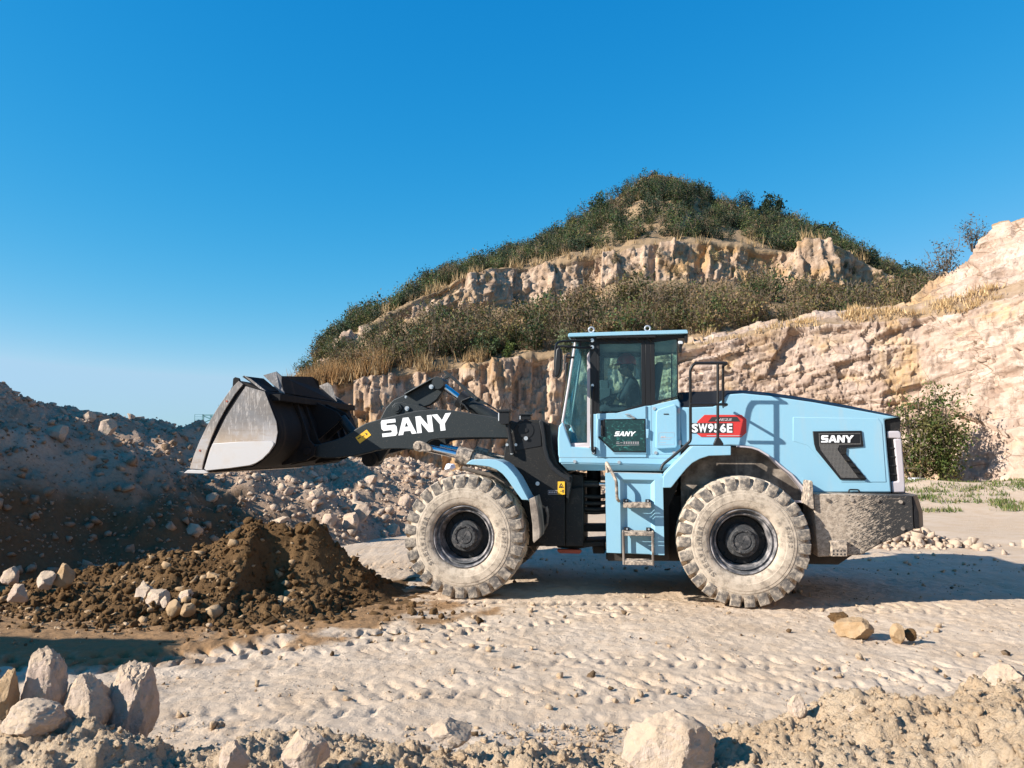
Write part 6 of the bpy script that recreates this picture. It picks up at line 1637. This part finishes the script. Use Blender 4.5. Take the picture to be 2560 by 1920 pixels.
# dark rounded shoulder between the top and the blue sides
sh_px = z6((62, 505), (180, 506), (372, 500), (402, 490), (515, 386), (650, 377), (900, 401), (1300, 459), (1700, 530), (2000, 585), (2095, 600))
top_at = lambda x: np.interp(x, [p[0] for p in tp], [p[1] for p in tp])
for sd in (-1, 1):
    s0 = LP(sh_px, yh); n = len(s0)
    vs = [(x, sd * abs(yh) * 0.999, z) for x, z in s0] + [(x, sd * 0.72, top_at(x) - 0.004) for x, z in s0]
    mb.add(vs, [(i, i + 1, n + i + 1, n + i) for i in range(n - 1)])
mb.prism([(tp[0][0], tp[0][1] - 0.02), (tp[0][0] + 0.05, tp[0][1] - 0.02), (tp[0][0] + 0.05, 1.6), (tp[0][0], 1.6)], -0.78, 0.78)
mb.build("hood_top", M['black_clean'], hood, bevel=0.012)
mb = MB(); core = LP(z6((95, 520), (400, 500), (640, 390), (900, 410), (1700, 545), (1940, 640), (2005, 1290), (1300, 1290), (1000, 1040), (800, 890), (95, 855)), yh + 0.05); mb.prism(core, yh + 0.05, -yh - 0.05); mb.build("hood_core", M['black_clean'], hood)
# raised panel round the vent
mb = MB(); rp = z6((1115, 600), (1900, 612), (1935, 660), (1975, 1200), (1560, 1200), (1250, 860), (1115, 820)); plate(mb, rp, yh - 0.006, yh + 0.01); mb.build("hood_panel", M['blue'], hood, bevel=0.0058, seg=3)
vent = z6((1298, 730), (1750, 725), (1768, 872), (1612, 884), (1606, 940), (1795, 1168), (1785, 1180), (1553, 1177), (1330, 905), (1312, 850))
mb = MB(); plate(mb, vent, yh - 0.024, yh); vt = mb.build("vent", M['black_clean'], hood, bevel=0.006)
mb = MB(); plate(mb, z6((1352, 750), (1735, 745), (1742, 852), (1540, 858), (1525, 900), (1720, 1162), (1562, 1160), (1372, 905), (1360, 860)), yh - 0.030, yh - 0.02); mb.build("vent_grille", M['grille'], hood)
mb = MB(); plate(mb, z6((1362, 758), (1730, 753), (1732, 840), (1366, 842)), yh - 0.034, yh - 0.03); mb.build("name_plate", M['black_clean'], hood)
mb = MB(); word(mb, z6((1375, 834))[0], z6((1672, 834))[0], z6((1378, 768))[0], yh - 0.034, 0.008); mb.build("lettering", M['white'], hood)
mb = MB()
plate(mb, z6((1545, 870), (1608, 885), (1602, 940), (1560, 945)), yh - 0.030, yh - 0.024)
for t in (0.18, 0.42, 0.66, 0.88):
    u = 1580 + t * 190; v_ = 945 + t * 230; plate(mb, z6((u - 25, v_), (u + 22, v_ + 4), (u + 34, v_ + 20), (u - 10, v_ + 18)), yh - 0.05, yh - 0.024)
mb.build("vent_louvre", M['frame'], hood, bevel=0.003)
# badge
bdg = z6((233, 642), (300, 579), (640, 579), (686, 620), (686, 742), (640, 785), (268, 783), (233, 755))
mb = MB(); plate(mb, bdg, yh - 0.006, yh); mb.build("badge", M['red'], hood, bevel=0.002)
mb = MB(); plate(mb, z6((178, 655), (562, 655), (562, 747), (178, 747)), yh - 0.009, yh - 0.004); plate(mb, z6((368, 599), (600, 597), (628, 640), (332, 642)), yh - 0.009, yh - 0.004); mb.build("badge_bar", M['sticker_black'], hood)
mb = MB()
for ch, ua, ub in (("S", 181, 240), ("W", 243, 326), ("9", 331, 383), ("5", 388, 438), ("6", 444, 498), ("E", 506, 556)): text_on(mb, ch, z6((ua, 742))[0], z6((ub, 743))[0], z6((ua, 660))[0], yh - 0.0115, 0.035)
mb.build("model_lettering", M['white'], hood)
mb = MB(); text_on(mb, "HE25", z6((400, 634))[0], z6((545, 634))[0], z6((412, 612))[0], yh - 0.0115, 0.02); plate(mb, z6((318, 768), (640, 768), (636, 774), (322, 774)), yh - 0.008, yh - 0.004); mb.build("badge_print", M['grey'], hood)
mb = MB(); plate(mb, z6((660, 610), (683, 640), (683, 700), (560, 740), (560, 700)), yh - 0.0075, yh - 0.005); 
# rear grille and grey surround
mb = MB(); xg = L(*z6((1975, 760))[0], yh)[0]
rear = LP(z6((1962, 624), (2095, 606), (2110, 640), (2098, 730), (2150, 1296), (2026, 1296), (1990, 940)), yh + 0.06); mb.prism(rear, yh + 0.05, -yh - 0.05)
gr = mb.build("rear_grille", M['frame'], hood, bevel=0.006)
mb = MB()
gy_ = yh + 0.03
mb.prism(LP(z6((1984, 728), (2095, 727), (2112, 745), (2118, 800), (2080, 800), (2072, 795), (1988, 795)), gy_), gy_, -gy_); mb.prism(LP(z6((2022, 1192), (2080, 1192), (2092, 1170), (2145, 1170), (2152, 1240), (2148, 1296), (2032, 1296)), gy_), gy_, -gy_)
pc = LP(z6((2044, 800), (2118, 800), (2150, 1196), (2086, 1196)), gy_); mb.prism(pc, gy_, gy_ + 0.16); mb.prism(pc, -gy_, -gy_ - 0.16)
mb.build("rear_surround", M['grey'], hood, bevel=0.02, seg=3)
mb = MB()
for v_ in (880, 960, 1040, 1120): plate(mb, z6((2005, v_), (2066, v_ + 2), (2068, v_ + 12), (2006, v_ + 10)), yh + 0.035, yh + 0.06)
mb.build("grille_bar", M['rubber'], hood)
mb = MB(); mb.tube(smooth_path(T3(z6((1628, 1300), (1632, 1268), (1722, 1270), (1732, 1302)), yh - 0.03), 0.02), 0.010, 8); mb.build("hood_handle", M['black_clean'], hood, smooth=35)
# rear wheel arch: liner wall and curved lip
mb = MB()
lin = z6((545, 862), (680, 870), (800, 897), (900, 957), (1000, 1046), (1100, 1123), (1200, 1241), (1240, 1385), (1120, 1385), (880, 1500), (600, 1700), (90, 1700), (75, 860))
mb.prism(LP(lin, -0.62), -0.62, -0.56); mb.prism(LP(lin, -0.62), 0.56, 0.62)
arch = mb.build("wheel_arch", M['liner'], loader)
mb = MB()
ed = LP(z6((600, 862), (680, 867), (740, 875), (800, 895), (900, 955), (1000, 1043), (1100, 1120), (1160, 1190), (1205, 1240), (1228, 1300), (1243, 1385)), -0.83)
ein = [(x - 0.012, z - 0.02) for x, z in ed]
mb.prism(ed + ein[::-1], -0.875, -0.60); mb.prism(LP(z6((1120, 1372), (1243, 1376), (1240, 1392), (1130, 1390)), -0.87), -0.87, -0.70)
mb.build("arch_lip", M['grey'], arch, bevel=0.003)
# rear mudguard
rm_o = z2((780, 1012), (800, 985), (870, 915), (955, 830), (965, 823), (1198, 823)); rm_i = z2((1198, 880), (1062, 884), (1005, 903), (960, 928), (925, 962), (880, 1016), (838, 1070), (828, 1080), (780, 1080))
ym = -1.32
def rear_guard(sd):
    mb = MB(); mb.prism(LP(rm_o + rm_i, ym), sd * abs(ym), sd * (abs(ym) - 0.03))
    t = LP(rm_o, ym); ti = [(x, z - 0.025) for x, z in t]; mb.prism(t + ti[::-1], sd * (abs(ym) - 0.02), sd * 0.83)
    return mb.build("rear_mudguard", M['blue'], loader, bevel=0.01, seg=3)
rg = rear_guard(-1); rear_guard(1)
mb = MB(); plate(mb, z2((785, 985), (800, 970), (955, 815), (1180, 815), (1180, 822), (960, 826), (790, 1000)), ym + 0.1, -0.9); 
# tall handrail beside the hood
mb = MB()
nr_ = T3(z6((170, 800), (168, 160), (205, 103), (508, 103)), -1.27)
low_ = T3(z6((-20, 985),), -1.15)
tail = T3(z5((1600, 1300), (1590, 1330), (1455, 1450), (1295, 1580), (1275, 1640)), -1.18)
inn = T3(z6((455, 135), (455, 845)), -0.92)
path = tail[::-1] + nr_[1:]
mb.tube(smooth_path(path, 0.09), 0.019, 10)
top_in = inn[0]
mb.tube(smooth_path([nr_[-2], nr_[-1], (top_in[0] + 0.02, -0.92, nr_[-1][2]), (top_in[0] + 0.02, -0.92, top_in[2] - 0.1)], 0.05), 0.018, 10)
mb.tube(T3(z6((422, 103), (422, 800)), -1.27), 0.018, 10)
mb.tube([(inn[0][0] + 0.02, -0.92, nr_[-1][2] - 0.04), (inn[0][0] + 0.02, -0.72, L3(z6((462, 858))[0], -0.92)[2] - 0.05)], 0.018, 10)
mr = T3(z6((170, 481), (508, 483)), -1.27); mi_ = L3(z6((470, 492))[0], -0.92)
mb.tube(smooth_path([mr[0], mr[1], (inn[0][0] + 0.02, -0.92, mr[1][2])], 0.05), 0.018, 10)
hand = mb.build("handrail", M['black_clean'], loader, smooth=40)
mb = MB(); plate(mb, z6((408, 792), (442, 792), (476, 845), (472, 862), (385, 862), (385, 845)), -1.30, -1.20); mb.build("rail_foot", M['black_clean'], hand, bevel=0.006)

# ---- counterweight
yw = -1.18
mb = MB()
cw = z8((292, 925), (1268, 945), (1286, 1276), (940, 1430), (760, 1530), (335, 1550), (300, 1100)); cq = LP(cw, yw); mb.prism(cq, yw, -yw)
xe = cq[1][0]
cwt = mb.build("counterweight", M['counter'], loader, bevel=0.012)
mb = MB()   # chamfered rear block
e0 = LP(z8((1272, 946), (1287, 1276)), yw); 
z_t, z_b = e0[0][1], e0[1][1]
corner = L(*z8((1378, 1040))[0], -1.0)
dx = corner[0] - xe
pl = [(xe + 0.012, yw + 0.01), (xe + 0.07, yw + 0.02), (xe + 0.17, -1.0), (xe + 0.20, -0.84), (xe + 0.20, 0.84), (xe + 0.17, 1.0), (xe + 0.07, -yw - 0.02), (xe + 0.012, -yw - 0.01)]
n = len(pl); mid = z_t - 0.20
mb.add([(x - 0.05 * (x > xe + 0.05), y * 0.985, z_t) for x, y in pl] + [(x, y, mid) for x, y in pl] + [(x, y, z_b + 0.10 * (x - xe)) for x, y in pl],
       [tuple(range(n))] + [(i, (i + 1) % n, n + (i + 1) % n, n + i) for i in range(n)] + [(n + i, n + (i + 1) % n, 2 * n + (i + 1) % n, 2 * n + i) for i in range(n)] + [tuple(range(3 * n - 1, 2 * n - 1, -1))])
mb.build("rear_bumper", M['black'], cwt, bevel=0.012)
mb = MB()
for p in ((433, 990), (668, 988), (918, 990), (1150, 1005), (1172, 1270), (672, 1388), (922, 1390)): c = L(*z8(p)[0], yw); mb.cyl((c[0], yw - 0.02, c[1]), (c[0], yw, c[1]), 0.022, 12)
mb.build("bolt", M['liner'], cwt, smooth=30)
mb = MB(); plate(mb, z8((640, 974), (1150, 974), (1150, 978), (640, 978)), yw - 0.003, yw + 0.002); plate(mb, z8((640, 1400), (925, 1402), (925, 1406), (640, 1404)), yw - 0.003, yw + 0.002); mb.build("weld_line", M['liner'], cwt)
mb = MB(); plate(mb, z8((256, 815), (263, 800), (275, 797), (285, 815), (288, 915), (300, 1080), (285, 1080), (235, 1040)), yw - 0.05, yw + 0.35); mb.build("bracket_plate", M['dusted'], cwt, bevel=0.006)
mb = MB(); plate(mb, z8((470, 1396), (625, 1392), (628, 1548), (470, 1546)), yw - 0.10, yw); fb = mb.build("fixing_block", M['dusted'], cwt, bevel=0.008)
mb = MB()
for i in range(4):
    for j in range(2):
        c = L(*z8((490 + 37 * i, 1490 + 34 * j))[0], yw - 0.1); mb.cyl((c[0], yw - 0.1015, c[1]), (c[0], yw - 0.09, c[1]), 0.011, 10)
mb.build("bolt_hole", M['sticker_black'], cwt)

# ================================================================== the driver
M['skin'] = plain('skin', (0.22, 0.12, 0.08), 0.6); M['jacket'] = plain('dark_jacket', (0.02, 0.022, 0.027), 0.85); M['trousers'] = plain('dark_trousers', (0.025, 0.025, 0.03), 0.9)
M['helmet'] = plain('red_helmet', (0.40, 0.02, 0.025), 0.3); M['hair'] = plain('black_hair', (0.01, 0.01, 0.01), 0.7)
def C5(u, v, y): x, z = L(*z5((u, v))[0], y); return Vector((x, y, z))
def skin_mesh(name, nodes, edges, radii, mat, parent, sub=2):
    me = bpy.data.meshes.new(name); me.from_pydata([tuple(p) for p in nodes], edges, [])
    ob = link(bpy.data.objects.new(name, me), parent)
    md = ob.modifiers.new("skin", 'SKIN'); md.use_smooth_shade = True
    for i, r in enumerate(radii): me.skin_vertices[0].data[i].radius = (r, r) if not isinstance(r, tuple) else r
    me.skin_vertices[0].data[0].use_root = True
    s = ob.modifiers.new("sub", 'SUBSURF'); s.levels = sub; s.render_levels = sub
    me.materials.append(mat); return ob
hip = C5(985, 1010, 0); chest = C5(965, 760, 0); neckb = C5(935, 635, 0); head = C5(900, 545, 0)
belly = (hip + chest) / 2 + Vector((0.02, 0, 0))
person = link(bpy.data.objects.new("person", None)); person.location = LO; person.rotation_euler = (0, 0, -YAW)
tag(person, "driver in red helmet and dark jacket seated inside the loader cab", "person")
nodes = [hip, belly, chest, neckb, neckb + Vector((-0.01, 0, 0.05)), head]; edges = [(0, 1), (1, 2), (2, 3), (3, 4), (4, 5)]; rad = [(0.15, 0.12), (0.155, 0.12), (0.165, 0.12), (0.075, 0.07), (0.058, 0.058), (0.07, 0.06)]
jn = [hip, belly, chest, neckb]; je = [(0, 1), (1, 2), (2, 3)]; jr = [(0.17, 0.135), (0.175, 0.135), (0.185, 0.14), (0.09, 0.085)]
wheel_c = Vector((cwx, 0, cwz))
for sd in (-1, 1):
    sh = C5(950, 690, 0) + Vector((0, sd * 0.20, 0.0)); el = C5(855, 880, 0) + Vector((0, sd * 0.27, 0)); wr = wheel_c + Vector((0.06 * math.cos(tl), sd * 0.17, 0.06))
    palm = wheel_c + Vector((0.0, sd * 0.185, 0.025))
    i0 = len(nodes); nodes += [sh, el, wr, palm]; edges += [(2, i0), (i0, i0 + 1), (i0 + 1, i0 + 2), (i0 + 2, i0 + 3)]; rad += [0.062, 0.046, 0.030, (0.034, 0.02)]
    for k in range(4):      # fingers curled round the rim
        base = palm + Vector((-0.035, sd * (-0.03 + 0.02 * k), 0.005)); j = len(nodes); ln_ = (0.034, 0.04, 0.038, 0.03)[k]
        nodes += [base, base + Vector((-ln_, 0, -0.008)), base + Vector((-ln_ - 0.012, 0, -0.035)), base + Vector((-ln_ + 0.01, 0, -0.055))]
        edges += [(i0 + 3, j), (j, j + 1), (j + 1, j + 2), (j + 2, j + 3)]; rad += [0.010, 0.009, 0.0085, 0.008]
    j = len(nodes); nodes += [palm + Vector((0.0, -sd * 0.04, 0.0)), palm + Vector((-0.025, -sd * 0.06, -0.02)), palm + Vector((-0.035, -sd * 0.055, -0.045))]
    edges += [(i0 + 3, j), (j, j + 1), (j + 1, j + 2)]; rad += [0.012, 0.0105, 0.009]
    kn = hip + Vector((-0.46, sd * 0.14, 0.06)); an = Vector((kn[0] - 0.10, sd * 0.14, fz0 + 0.09)); toe = an + Vector((-0.19, 0, -0.05))
    i1 = len(nodes); nodes += [hip + Vector((-0.05, sd * 0.09, -0.02)), kn, an, toe]; edges += [(0, i1), (i1, i1 + 1), (i1 + 1, i1 + 2), (i1 + 2, i1 + 3)]; rad += [0.10, 0.072, 0.045, 0.04]
    a = len(jn); jn += [sh, el, wr + Vector((0.03, 0, 0.01))]; je += [(2, a), (a, a + 1), (a + 1, a + 2)]; jr += [0.078, 0.060, 0.044]
    skin_mesh("trouser_leg", [hip + Vector((-0.05, sd * 0.09, -0.02)), kn, an], [(0, 1), (1, 2)], [0.115, 0.085, 0.06], M['trousers'], person)
body = skin_mesh("body", nodes, edges, rad, M['skin'], person)
skin_mesh("jacket", jn, je, jr, M['jacket'], person)
# head: face looking forward (toward the boom), nose, brow, chin, ears
V, F = ICO[4]; V = V.copy() * (0.098, 0.076, 0.125)
x, y, z = V[:, 0], V[:, 1], V[:, 2]
x += np.where(x < 0, -0.030 * np.exp(-((z + 0.012) / 0.022) ** 2 - (y / 0.016) ** 2), 0)            # nose
x += np.where(x < 0, 0.012 * np.exp(-((z - 0.02) / 0.012) ** 2 - ((np.abs(y) - 0.03) / 0.016) ** 2), 0)   # eye sockets
x += np.where(x < 0, -0.008 * np.exp(-((z + 0.055) / 0.010) ** 2 - (y / 0.024) ** 2), 0)            # lips
x += np.where(x < 0, -0.014 * np.exp(-((z + 0.10) / 0.022) ** 2 - (y / 0.03) ** 2), 0)              # chin
y += np.sign(y) * 0.016 * np.exp(-((x - 0.012) / 0.014) ** 2 - ((z - 0.0) / 0.028) ** 2)           # ears
hd = obj_np("head", V + np.array(head) + (0, 0, 0.015), F, M['skin'], True, parent=person)
V2 = ICO[3][0] * (0.103, 0.082, 0.12); k = V2.copy(); k = np.where((k[:, 2:3] < 0.0) & (k[:, 0:1] < 0.03), k * (0.9, 0.9, 0.4), k) + (0.006, 0, 0.012); k[:, 2] = np.maximum(k[:, 2], -0.04)
obj_np("hair", k + np.array(head) + (0, 0, 0.015), ICO[3][1], M['hair'], True, parent=person)
hc_ = C5(900, 480, 0)
mb = MB(); prof = [(0.0, 0.128), (0.05, 0.124), (0.10, 0.104), (0.135, 0.070), (0.150, 0.03), (0.152, 0.001)]
n = 32; vs = []; fs = []
for j in range(n):
    t = math.tau * j / n
    for h, r in prof: vs.append((hc_[0] + 1.12 * r * math.cos(t), hc_[1] + 0.95 * r * math.sin(t), hc_[2] + h))
kk = len(prof)
for j in range(n):
    for i in range(kk - 1): fs.append((j * kk + i, ((j + 1) % n) * kk + i, ((j + 1) % n) * kk + i + 1, j * kk + i + 1))
mb.add(vs, fs)
brim = []
for j in range(n):
    t = math.tau * j / n; ext = 1.0 + 0.34 * max(0, -math.cos(t)) ** 2
    brim.append((hc_[0] + 1.15 * 0.130 * ext * math.cos(t), hc_[1] + 0.98 * 0.130 * math.sin(t), hc_[2] - 0.012 * ext))
o_ = [(hc_[0] + 1.10 * 0.122 * math.cos(math.tau * j / n), hc_[1] + 0.93 * 0.122 * math.sin(math.tau * j / n), hc_[2] + 0.012) for j in range(n)]
mb.add(brim + o_, [(j, (j + 1) % n, n + (j + 1) % n, n + j) for j in range(n)])
mb.tube([(hc_[0] + 0.12 * math.cos(t), 0, hc_[2] + 0.152 * math.sin(t) + 0.004) for t in np.linspace(0.25, math.pi - 0.25, 12)], 0.010, 8)
mb.build("helmet", M['helmet'], person, smooth=40)
